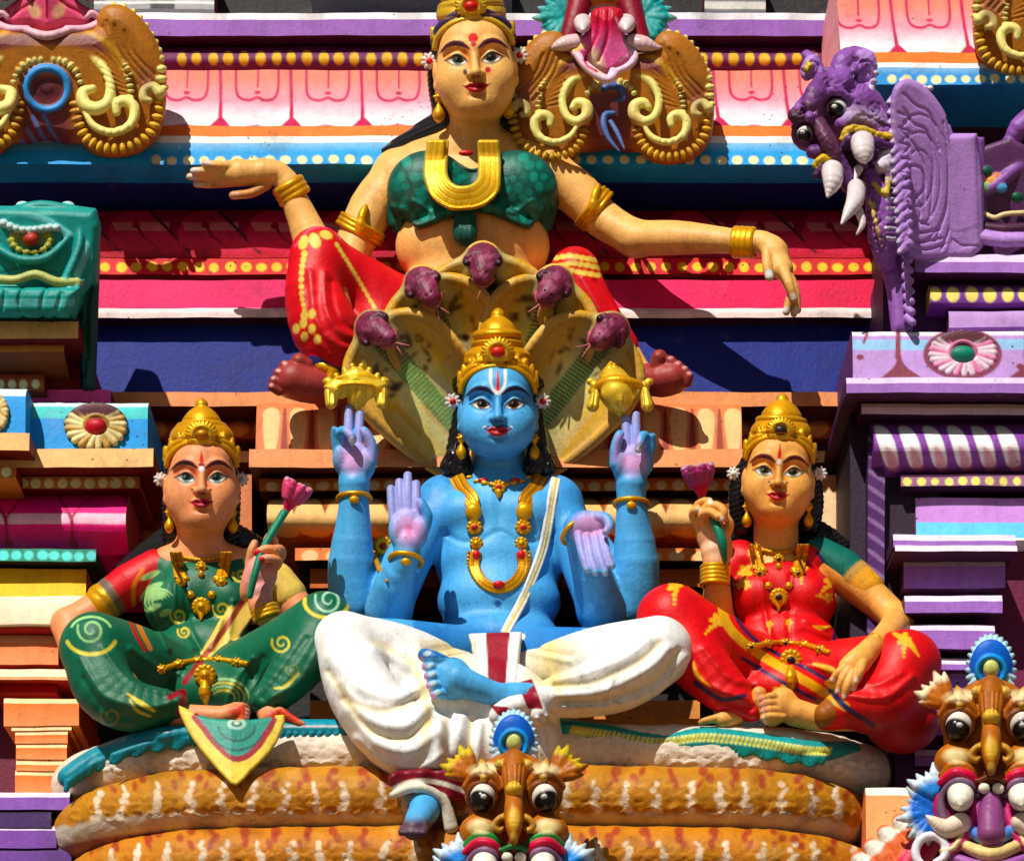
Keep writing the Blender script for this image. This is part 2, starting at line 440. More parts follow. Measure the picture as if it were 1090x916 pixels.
# ------------------------------------------------------------------ masonry: courses run out to a profile
_ph = RNG.rand(12)*6.28
def wob(x, y, a=.8):
    return a*(np.sin(x*.021+_ph[0]+y*.05)+.6*np.sin(x*.057+_ph[1]+y*.09)+.35*np.sin(x*.13+_ph[2]-y*.04))
def course(name, x0, x1, segs, parent, caps=MAROON, back=-30, res=None, wobble=.38, label=None, skew=0, mat=None, slant=(0, 0)):
    """segs: [(points[(y,d)..], colour, painter)]; runs from x0 to x1, x measured at its most forward depth.
    slant: how far each end runs inwards (x) per unit of depth going back"""
    dref = max(p[1] for s_ in segs for p in s_[0])
    V = []; F = []; C = []; n = 0
    def emit(rows, xs, colr, painter, flip=False):
        nonlocal n
        ny, nx = len(rows), len(xs)
        Y = np.array([r[0] for r in rows])[:, None]+0*xs[None]; Dp = np.array([r[1] for r in rows])[:, None]+0*xs[None]
        t = (xs-x0)/(x1-x0)
        X = xs[None]+0*Y
        back_ = np.clip(dref-Dp, 0, None)
        X = X + back_*(slant[0]*(1-t)+slant[1]*t)[None]
        C_ = np.tile(colr.v, (ny*nx, 1)).astype(np.float32)
        if painter:
            p = Paint(X.ravel(), Y.ravel(), Dp.ravel(), C_, .6); painter(p)
        wy = wob(X, Y, wobble); wd_ = wob(X+333, Y*.5, wobble)
        kk = (D-dref)/D; k2 = (D-(Dp+wd_))/D
        Z = -EL+(458-(Y+wy)+EL)*k2
        P3 = np.stack([(X-545)*kk*U, -(Dp+wd_)*U, Z*U], -1).reshape(-1, 3)
        V.append(P3); C.append(C_)
        i = (np.arange(ny-1)[:, None]*nx+np.arange(nx-1)[None]).ravel()+n
        q = np.stack([i, i+nx, i+nx+1, i+1], 1)
        F.append(q); n += ny*nx
    for pts, colr, painter in segs:
        rs = res or (1.25 if painter else 4)
        xs = np.linspace(x0, x1, max(2, int((x1-x0)/rs)+1))
        rows = spline(pts, 5) if len(pts) > 2 else list(pts)
        if painter:
            rr = []
            for a, b in zip(rows[:-1], rows[1:]):
                m = max(1, int(math.hypot(b[0]-a[0], (b[1]-a[1])*.5)/1.2))
                rr += [(a[0]+(b[0]-a[0])*i/m, a[1]+(b[1]-a[1])*i/m) for i in range(m)]
            rows = rr+[rows[-1]]
        emit(rows, xs, colr, painter)
    xs = np.linspace(x0, x1, max(2, int((x1-x0)/8)+1))
    fy, fd = segs[0][0][0]; ly, ld = segs[-1][0][-1]
    # top and bottom run level into the wall: same world height, so the drawn y shifts with depth
    def lvl(y, d, db):
        z = -EL+(458-y+EL)*(D-d)/D; return 458+EL-(z+EL)*D/(D-db)
    emit([(lvl(fy, fd, back), back), (fy, fd)], xs, segs[0][1], None)
    emit([(ly, ld), (lvl(ly, ld, back), back)], xs, segs[-1][1], None)
    prof = [(lvl(fy, fd, back), back)]
    for pts, _, _ in segs: prof += (spline(pts, 5) if len(pts) > 2 else list(pts))
    prof.append((lvl(ly, ld, back), back))
    V = np.concatenate(V); C = np.concatenate(C); F = np.concatenate(F)
    faces = [tuple(f) for f in F]
    for side in (0, 1):
        xx = (x0, x1)[side]; ring_ = []
        for (y, d) in prof:
            xq = xx+(dref-d)*slant[side]
            wy = float(wob(np.array(xq), np.array(y), wobble)); wd_ = float(wob(np.array(xq)+333, np.array(y)*.5, wobble))
            k2 = (D-(d+wd_))/D
            ring_.append(((xq-545)*(D-dref)/D*U, -(d+wd_)*U, (-EL+(458-(y+wy)+EL)*k2)*U))
        m0 = len(V); V = np.concatenate([V, np.array(ring_)]); C = np.concatenate([C, np.tile(caps.v, (len(ring_), 1))])
        f = tuple(range(m0, m0+len(ring_))); faces.append(f if side == 0 else f[::-1])
    o = mesh_obj(name, V, faces, mat or M_WALL, parent, C, label=label)
    return o
def dots(y, x0, x1, pitch, rx, ry, col, jit=.8, ph=0):
    def f(p):
        x = x0+ph; i = 0
        while x < x1:
            p.disk(x+RNG.uniform(-jit, jit), y+RNG.uniform(-.5, .5), rx*RNG.uniform(.88, 1.1), ry*RNG.uniform(.9, 1.08), col, soft=.3)
            x += pitch; i += 1
    return f
def multi(*fs):
    def f(p):
        for q in fs: q(p)
    return f
def vgrad(y0, y1, col, a=1):
    return lambda p: p.grad(lambda x, y, w: np.clip((y-y0)/(y1-y0), 0, 1)*a, col)

if want('arch'):
    T = thing('temple_tower', 'brightly painted temple tower of stepped cornices and mouldings behind the statues', 'temple tower', place(545, 916, 0))
    # core wall behind everything
    course('wall', -70, 1160, [([(-60, -12), (1000, -12)], MAROON, None)], T, back=-120)
    # --- very top: solid strip coloured near-black for the shade in the gaps, with a lintel
    course('painted_gap', -60, 1160, [([(-60, 12), (16, 12)], K(14, 12, 16), None)], T)
    course('parapet', 330, 545, [([(-40, 44), (-6, 44)], K(60, 60, 70), None)], T)
    course('parapet', 100, 228, [([(-40, 50), (10, 50)], K(150, 150, 150), lambda p: (p.poly([(160, -40), (186, -40), (186, 14), (160, 14)], K(60, 60, 66)), p.line([(100, 3), (230, 3)], 3, WHITE)))], T)
    course('parapet', 750, 815, [([(-40, 44), (14, 44)], K(90, 90, 96), lambda p: p.line([(750, 6), (820, 6)], 8, K(190, 186, 180)))], T)
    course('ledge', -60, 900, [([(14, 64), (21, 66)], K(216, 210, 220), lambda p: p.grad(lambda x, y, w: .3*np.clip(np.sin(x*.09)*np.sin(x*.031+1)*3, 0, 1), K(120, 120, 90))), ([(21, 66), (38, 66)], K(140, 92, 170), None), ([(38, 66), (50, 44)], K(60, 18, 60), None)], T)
    course('moulding', -60, 900, [([(49, 44), (52, 52), (62, 57), (72, 52), (75, 46)], K(100, 34, 84), dots(62.5, 193, 900, 16.8, 5.4, 7.4, K(210, 170, 60)))], T, label='dark purple band with a row of yellow dots')
    def lotus_cornice(off):
        def f(p):
            p.grad(lambda x, y, w: np.clip((y-(off+6))/34, 0, 1), K(236, 150, 176))
            p.grad(lambda x, y, w: np.clip((y-(off+30))/24, 0, 1), K(240, 222, 222))
            for i in range(-2, 14):
                cx = 234+76*i+(0 if off > 40 else 38); cr = K(176, 50, 84)
                p.line([(cx-4, off-2), (cx-2, off+30), (cx, off+56)], [4, 3.4, 5], cr)
                p.poly([(cx-13, off+59), (cx-3, off+49), (cx+3, off+49), (cx+13, off+59)], cr)
                c2 = cx+37
                p.line(spline([(c2-24, off-2), (c2-23, off+20), (c2-18, off+28), (c2-8, off+30), (c2, off+27), (c2+8, off+30), (c2+18, off+28), (c2+22, off+18), (c2+22, off-2)], 4), 3, cr)
                p.line([(c2, off-2), (c2, off+16)], 2.2, cr); p.disk(c2, off+22, 3.6, 2, cr)
                p.line(arc(c2, off+62, 12, 5, 180, 360, 8), 3, cr)
        return f
    c0 = course('cornice', -60, 905, [([(75, 92), (95, 98), (115, 110), (134, 128)], K(232, 128, 112), lotus_cornice(77))], T, label='curved cornice shading from salmon to white with petal outlines')
    course('ledge', -60, 905, [([(134, 130), (145, 134)], K(226, 120, 66), None), ([(145, 134), (152, 135)], K(232, 228, 220), None),
        ([(152, 135), (175, 137)], K(62, 158, 234), multi(lambda p: p.grad(lambda x, y, w: np.clip((162-y)/12, 0, 1)*.45, K(190, 220, 236)), dots(170.5, 166, 905, 17.2, 5.6, 4.6, K(238, 232, 170))))], T, caps=K(50, 120, 190), label='blue band with a row of cream dots')
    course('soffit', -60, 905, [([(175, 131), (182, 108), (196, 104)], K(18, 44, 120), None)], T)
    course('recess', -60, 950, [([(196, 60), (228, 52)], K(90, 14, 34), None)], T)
    def red_petals(p):
        p.grad(lambda x, y, w: np.clip((y-240)/28, 0, 1)*.8, K(190, 30, 50))
        for i in range(-1, 11):
            cx = 146+74*i
            p.poly(spline([(cx-26, 262), (cx-30, 240), (cx-16, 226), (cx+8, 226), (cx+26, 240), (cx+50, 266), (cx+10, 270)], 4, True), K(204, 60, 84))
            p.grad(lambda x, y, w: .7*((np.abs(x-cx-4-(y-240)*.5) < 30) & (y > 236) & (y < 246)), K(226, 130, 120), box=(cx-28, cx+34, 230, 250))
            p.disk(cx-2, 240, 4.4, 3.4, K(170, 10, 20)); p.line([(cx, 242), (cx+6, 252), (cx+20, 262)], [3, 2.4, 1], K(130, 10, 30))
            p.line([(cx+12, 226), (cx+30, 242), (cx+56, 268)], 3, K(70, 8, 24))
    course('moulding', 84, 960, [([(224, 62), (236, 76), (252, 84), (274, 82)], K(150, 26, 52), red_petals)], T, label='crimson roll moulding with pink petals')
    course('moulding', 84, 960, [([(275, 92), (292, 94)], K(196, 24, 34), dots(284, 112, 960, 16.6, 5.6, 5, K(238, 188, 64))), ([(292, 94), (298, 84)], K(70, 6, 16), None)], T, label='red band with a row of yellow dots')
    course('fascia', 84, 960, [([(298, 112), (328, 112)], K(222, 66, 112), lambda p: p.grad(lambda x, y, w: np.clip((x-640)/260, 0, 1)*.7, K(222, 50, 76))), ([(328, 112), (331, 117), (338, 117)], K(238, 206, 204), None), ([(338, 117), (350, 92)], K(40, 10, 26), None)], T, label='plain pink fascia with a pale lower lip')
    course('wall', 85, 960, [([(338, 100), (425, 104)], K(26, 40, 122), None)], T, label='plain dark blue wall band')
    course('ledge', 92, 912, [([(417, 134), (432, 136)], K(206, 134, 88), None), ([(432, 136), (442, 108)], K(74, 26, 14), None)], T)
    # recessed dotted courses each side of the pedestal
    for x0, x1 in ((150, 300), (740, 912)):
        course('moulding', x0, x1, [([(444, 92), (454, 100), (467, 94)], K(170, 74, 34), dots(456, x0+16, x1, 29, 11, 9, K(224, 140, 76)))], T)
        course('moulding', x0, x1, [([(467, 84), (480, 84)], K(60, 14, 14), None), ([(480, 96), (492, 96)], K(196, 104, 56), dots(487, x0+10, x1, 25, 9, 6.5, K(236, 172, 112))), ([(492, 96), (503, 78)], K(50, 12, 12), None)], T)
    course('pilaster', 150, 268, [([(505, 100), (640, 100)], K(196, 120, 80), lambda p: (p.poly([(230, 500), (250, 500), (252, 560), (238, 570), (230, 640), (218, 640)], K(232, 176, 128)), p.line([(240, 505), (236, 640)], 5, K(160, 88, 60)), p.grad(lambda x, y, w: ((x > 163) & (x < 172))*1.0, K(160, 88, 60))))], T)
    course('pilaster', 858, 905, [([(505, 100), (640, 100)], K(214, 140, 100), lambda p: p.poly(spline([(868, 530), (880, 520), (890, 530), (893, 600), (880, 640), (866, 600)], 4, True), K(236, 190, 150)))], T)
    # pedestal: three stacked courses behind the blue statue
    def fluting(x0, x1):
        def f(p):
            for i, cx in enumerate(np.arange(x0+16, x1, 29)):
                p.poly(spline([(cx-8, 438), (cx, 434), (cx+8, 438), (cx+9, 452), (cx+5, 480), (cx-5, 480), (cx-9, 452)], 4, True), K(236, 182, 128), soft=.6)
                p.line([(cx+14.5, 436), (cx+14.5, 480)], [3, 8], K(140, 62, 50))
        return f
    course('pedestal_block', 272, 790, [([(430, 138), (436, 150), (478, 160)], K(204, 120, 80), fluting(272, 790))], T, caps=K(190, 110, 70), label='block of cream tapering flutes')
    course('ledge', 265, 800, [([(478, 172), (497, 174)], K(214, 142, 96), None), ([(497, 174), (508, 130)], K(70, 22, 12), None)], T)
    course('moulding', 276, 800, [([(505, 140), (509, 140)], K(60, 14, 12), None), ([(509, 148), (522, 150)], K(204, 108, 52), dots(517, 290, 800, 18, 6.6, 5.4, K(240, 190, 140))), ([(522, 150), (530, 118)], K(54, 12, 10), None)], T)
    def rolls(p):
        for cx in np.arange(300, 800, 33):
            p.poly(spline([(cx-16, 566), (cx-20, 548), (cx-12, 532), (cx, 530), (cx+10, 540), (cx+18, 566), (cx+4, 572)], 4, True), K(232, 178, 116), soft=.7)
            p.line([(cx+8, 530), (cx+16, 548), (cx+24, 572)], [3, 5, 3], K(132, 66, 34))
    course('moulding', 284, 812, [([(529, 122), (534, 146), (548, 156), (562, 150), (573, 128)], K(176, 96, 52), rolls)], T)
    course('moulding', 314, 800, [([(583, 150), (596, 152)], K(212, 118, 62), dots(592, 330, 800, 26, 9, 6, K(236, 180, 130))), ([(596, 152), (604, 116)], K(50, 12, 10), None)], T)
    course('moulding', 330, 790, [([(605, 136), (625, 136)], K(196, 100, 50), None), ([(625, 136), (634, 106)], K(44, 10, 10), None)], T)
    course('ledge', 330, 745, [([(745, 130), (765, 130)], K(206, 134, 76), None)], T)
    course('wall', 60, 330, [([(640, 40), (850, 40)], K(14, 10, 12), None)], T)
    course('wall', 330, 1160, [([(634, 60), (960, 60)], K(18, 12, 14), None)], T)

    # --- projecting bay, top right
    course('cornice', 895, 1160, [([(-40, 170), (-10, 176), (20, 184), (56, 204)], K(232, 128, 112), lotus_cornice(0))], T, caps=K(226, 160, 170), label='curved pink cornice with petal outlines on the projecting bay')
    course('ledge', 895, 1160, [([(56, 206), (67, 210)], K(226, 120, 66), None), ([(67, 210), (72, 211)], K(232, 228, 220), None),
        ([(72, 211), (90, 211)], K(66, 146, 214), multi(lambda p: p.grad(lambda x, y, w: np.clip((80-y)/10, 0, 1)*.45, K(190, 220, 236)), dots(84, 950, 1160, 15.6, 5.4, 4.4, K(238, 232, 170))))], T, caps=K(50, 120, 190))
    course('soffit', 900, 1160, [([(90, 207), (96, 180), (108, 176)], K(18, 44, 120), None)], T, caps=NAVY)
    course('wall', 935, 1160, [([(108, 140), (340, 140)], K(60, 12, 40), None)], T, caps=K(40, 8, 26))

    # --- left stack
    course('ledge', -60, 83, [([(342, 236), (360, 238)], K(222, 176, 116), None), ([(360, 238), (366, 222)], K(90, 20, 20), None)], T, caps=K(120, 20, 30))
    course('moulding', -60, 68, [([(363, 212), (366, 220), (374, 222)], K(200, 150, 84), None), ([(374, 222), (384, 214), (398, 196)], K(120, 64, 34), None)], T, caps=K(110, 20, 26))
    course('moulding', -60, 47, [([(398, 200), (403, 204), (415, 204)], K(150, 80, 50), dots(409, 0, 48, 12.5, 4.6, 5, K(238, 212, 150)))], T, caps=K(110, 20, 26))
    course('wall', -60, 86, [([(360, 180), (420, 180)], K(110, 14, 30), None)], T, caps=K(90, 10, 24))
    course('ledge', -60, 118, [([(415, 188), (428, 188)], K(226, 90, 150), None)], T)
    def bluebox(x0):
        def f(p):
            p.grad(lambda x, y, w: ((y > 432) & (y < 446))*.9, K(78, 196, 190)); p.grad(lambda x, y, w: (y < 433)*.9, K(206, 224, 222))
        return f
    course('frieze', -60, 157, [([(429, 206), (436, 214), (478, 216)], K(60, 148, 220), bluebox(0))], T, caps=K(60, 148, 220), label='sky blue frieze block with a turquoise stripe')
    course('frieze', -60, 27, [([(414, 236), (422, 244), (461, 246)], K(60, 148, 220), lambda p: p.grad(lambda x, y, w: (y < 422)*.9, K(206, 224, 222)))], T, caps=K(60, 148, 220))
    course('ledge', -60, 31, [([(461, 256), (479, 258)], K(214, 168, 112), None), ([(479, 258), (486, 236)], K(110, 30, 24), None)], T, caps=K(120, 40, 26))
    course('ledge', -60, 163, [([(477, 228), (497, 230)], K(222, 178, 120), None), ([(497, 230), (507, 200)], K(110, 26, 26), None)], T, caps=K(110, 30, 26))
    course('moulding', -60, 148, [([(507, 204), (520, 206)], K(190, 120, 60), dots(514, 24, 150, 14.2, 5.6, 5.4, K(238, 228, 170))), ([(520, 206), (530, 176)], K(120, 12, 34), None)], T, caps=K(120, 14, 34))
    course('moulding', -60, 17, [([(496, 236), (508, 238)], K(190, 120, 60), dots(502, -8, 20, 14, 5.2, 5.4, K(238, 228, 170)))], T, caps=K(120, 14, 34))
    def pinkroll(p):
        p.grad(lambda x, y, w: ((y > 546) & (y < 557))*.75, K(240, 196, 214))
        for cx in (8, 78, 148):
            p.line(spline([(cx+2, 592), (cx-2, 570), (cx-2, 552), (cx-14, 534), (cx-20, 528)], 4), [4, 4, 3], K(160, 20, 70)); p.line([(cx-2, 552), (cx+8, 536), (cx+16, 529)], 3, K(160, 20, 70))
            p.disk(cx-2, 578, 5, 4, K(150, 16, 60))
    course('moulding', -60, 134, [([(527, 186), (540, 204), (560, 208), (590, 186)], K(216, 60, 128), pinkroll)], T, caps=K(150, 20, 60), label='magenta roll moulding with a pale stripe and lobed petals')
    course('moulding', -60, 102, [([(584, 206), (597, 208)], K(18, 120, 96), dots(591, 4, 102, 13.4, 5.6, 5, K(90, 206, 200))), ([(597, 208), (605, 180)], K(30, 30, 30), None)], T, caps=K(10, 70, 60), label='green band with a row of turquoise dots')
    course('panel', -60, 88, [([(605, 192), (634, 194)], K(250, 176, 16), vgrad(612, 650, K(250, 210, 70))), ([(634, 200), (664, 212)], K(240, 220, 190), vgrad(636, 662, K(238, 190, 160)))], T, caps=K(200, 120, 40), label='yellow panel above a cream lip')
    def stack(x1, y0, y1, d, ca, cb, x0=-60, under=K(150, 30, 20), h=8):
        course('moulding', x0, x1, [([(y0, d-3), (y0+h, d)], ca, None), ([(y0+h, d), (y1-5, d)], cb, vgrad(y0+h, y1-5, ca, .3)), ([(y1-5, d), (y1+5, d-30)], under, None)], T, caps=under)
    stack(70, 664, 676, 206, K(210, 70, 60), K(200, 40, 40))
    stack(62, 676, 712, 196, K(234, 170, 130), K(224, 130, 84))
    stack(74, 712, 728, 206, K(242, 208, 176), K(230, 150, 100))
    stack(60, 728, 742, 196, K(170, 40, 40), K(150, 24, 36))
    def cap_block(name, cx, prof, col0, col1, d, lab=None):
        """a little pier of stacked slabs: prof [(y0,y1,halfwidth)]"""
        pr = None
        for i, (y0, y1, hw) in enumerate(prof):
            q = course('pier' if pr is None else 'slab', cx-hw, cx+hw, [([(y0, d-2), (y0+5, d)], col0, None), ([(y0+5, d), (y1, d)], col1, vgrad(y0+5, y1, col0, .25))], pr or T, caps=K(170, 60, 40), back=100, label=lab if pr is None else None)
            if pr is None: pr = q
        return pr
    cap_block('pier', 44, [(743, 772, 40), (772, 777, 32), (777, 791, 28), (791, 808, 27), (809, 820, 27), (820, 845, 28)], K(244, 196, 150), K(228, 120, 66), 220, 'little orange pier of stacked slabs')
    course('wall', -60, 60, [([(742, 150), (850, 150)], K(100, 30, 50), None)], T)
    for (x1, y0, y1, ca, cb) in ((74, 843, 861, K(206, 196, 214), K(130, 84, 170)), (54, 861, 880, K(40, 24, 60), K(60, 30, 90)), (60, 878, 902, K(210, 196, 222), K(116, 70, 156)), (76, 902, 930, K(90, 60, 120), K(100, 60, 140))):
        course('ledge', -60, x1, [([(y0, 246), (y0+5, 250)], ca, None), ([(y0+5, 250), (y1, 250)], cb, None), ([(y1, 250), (y1+6, 226)], K(40, 16, 50), None)], T, caps=K(60, 30, 80))

    # --- right purple stack: one bay set forward, its mouldings turning back down its left flank
    SK = (-.04, 0)
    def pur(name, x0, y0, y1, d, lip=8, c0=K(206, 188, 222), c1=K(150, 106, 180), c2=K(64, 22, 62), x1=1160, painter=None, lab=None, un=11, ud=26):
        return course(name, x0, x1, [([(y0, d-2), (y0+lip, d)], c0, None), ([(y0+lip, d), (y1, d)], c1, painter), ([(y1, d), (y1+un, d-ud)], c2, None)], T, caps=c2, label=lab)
    course('wall', 940, 1160, [([(268, 196), (352, 196)], K(58, 22, 64), None)], T, caps=K(70, 40, 86))
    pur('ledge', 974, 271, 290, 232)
    course('moulding', 990, 1160, [([(303, 212), (308, 219), (322, 219), (328, 212)], K(112, 60, 140), dots(313, 996, 1160, 19, 6.6, 8, K(226, 206, 116)))], T, caps=K(200, 180, 100), label='purple roll with a row of yellow dots')
    course('moulding', 1010, 1160, [([(331, 214), (336, 216), (348, 216)], K(176, 140, 196), None)], T)
    def rosette_frieze(p):
        p.grad(lambda x, y, w: ((y > 361) & (y < 372))*.8, K(130, 190, 226)); p.grad(lambda x, y, w: (y < 357)*.9, K(226, 220, 234))
        for cx in (957, 1094):
            p.line([(cx, 352), (cx-1, 380)], [5, 6], K(120, 54, 70)); p.poly(spline([(cx-20, 402), (cx-4, 388), (cx, 370), (cx+6, 388), (cx+24, 402)], 4), K(120, 54, 70))
        p.line([(924, 354), (920, 364)], 3, K(120, 54, 70)); p.disk(916, 380, 4, 3, K(120, 54, 70)); p.disk(1086, 390, 4, 3, K(120, 54, 70))
        p.disk(1025, 377, 42, 28, K(120, 54, 80))
    course('frieze', 908, 1160, [([(353, 236), (358, 244), (402, 248)], K(176, 140, 200), rosette_frieze)], T, caps=K(90, 50, 110), label='lilac frieze with a sky blue stripe and brown petal outlines')
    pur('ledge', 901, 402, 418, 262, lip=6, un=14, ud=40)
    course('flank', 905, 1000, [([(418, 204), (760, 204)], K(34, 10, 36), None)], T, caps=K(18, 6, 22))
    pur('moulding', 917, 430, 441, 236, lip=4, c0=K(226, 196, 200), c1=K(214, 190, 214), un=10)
    def stripes(p):
        for cx in np.arange(944, 1100, 26):
            p.poly(spline([(cx-12, 456), (cx-3, 453), (cx+4, 460), (cx+12, 484), (cx+14, 496), (cx+2, 496), (cx-8, 476)], 4, True), K(236, 230, 238), soft=.8)
            p.poly(spline([(cx-2, 476), (cx+6, 480), (cx+16, 498), (cx+6, 500)], 4, True), K(196, 110, 140), a=.7, soft=1.5)
    course('moulding', 930, 1160, [([(450, 214), (462, 236), (480, 238), (502, 216)], K(124, 66, 150), stripes)], T, caps=K(90, 40, 110), label='thick purple roll with slanting white petals')
    def stripes_v(p):
        for cy_ in np.arange(474, 760, 17):
            p.line([(918, cy_-12), (930, cy_-4), (952, cy_+12)], [1, 5, 3], K(120, 92, 136), soft=.8)
    course('flank', 924, 942, [([(470, 218), (484, 222), (740, 214)], K(70, 30, 90), stripes_v)], T, caps=K(60, 24, 76))
    course('moulding', 959, 1160, [([(505, 222), (517, 222)], K(150, 100, 140), dots(512.5, 966, 1160, 14.6, 4.6, 4.4, K(236, 224, 120))), ([(517, 222), (528, 196)], K(44, 14, 40), None)], T)
    course('panel', 976, 1160, [([(530, 208), (572, 212)], K(184, 132, 204), lambda p: p.grad(lambda x, y, w: (y > 556)*1., K(104, 190, 230))) , ([(572, 214), (574, 216)], K(230, 226, 232), None)], T, caps=K(110, 70, 130))
    course('wall', 950, 1160, [([(574, 190), (960, 180)], K(98, 26, 60), None)], T, caps=K(50, 14, 50))
    def pier_slab(x0, x1, y0, y1, d, lip=6, c0=K(214, 200, 226), c1=K(150, 104, 184), par=None, nm='slab'):
        return course(nm, x0, x1, [([(y0, d-3), (y0+lip, d)], c0, None), ([(y0+lip, d), (y1, d)], c1, None), ([(y1, d), (y1+8, d-24)], K(56, 18, 56), None)], par, caps=K(50, 18, 54), back=150)
    P1 = pier_slab(951, 1081, 569, 582, 262, nm='pier', par=T); P1['label'] = 'purple pier of stepped slabs under the striped roll'
    for (a, b, y0, y1, d) in ((953, 1083, 580, 586, 266), (962, 1070, 596, 626, 236), (963, 1067, 634, 652, 256), (965, 1059, 665, 690, 250), (970, 1058, 700, 712, 244), (975, 1050, 712, 760, 232)):
        pier_slab(a, b, y0, y1, d, par=P1)
    pier_slab(958, 1160, 762, 782, 262, par=T, nm='ledge'); pier_slab(974, 1160, 798, 815, 250, par=T, nm='moulding'); pier_slab(978, 1160, 822, 850, 244, par=T, nm='moulding')
    course('flank', 953, 1000, [([(782, 246), (900, 240)], K(66, 26, 80), None)], T, caps=K(40, 14, 46))
    course('corner_block', 922, 975, [([(838, 300), (846, 304)], K(246, 226, 210), None), ([(846, 304), (930, 306)], K(240, 160, 110), None)], T, caps=K(220, 130, 90), label='peach coloured corner block')
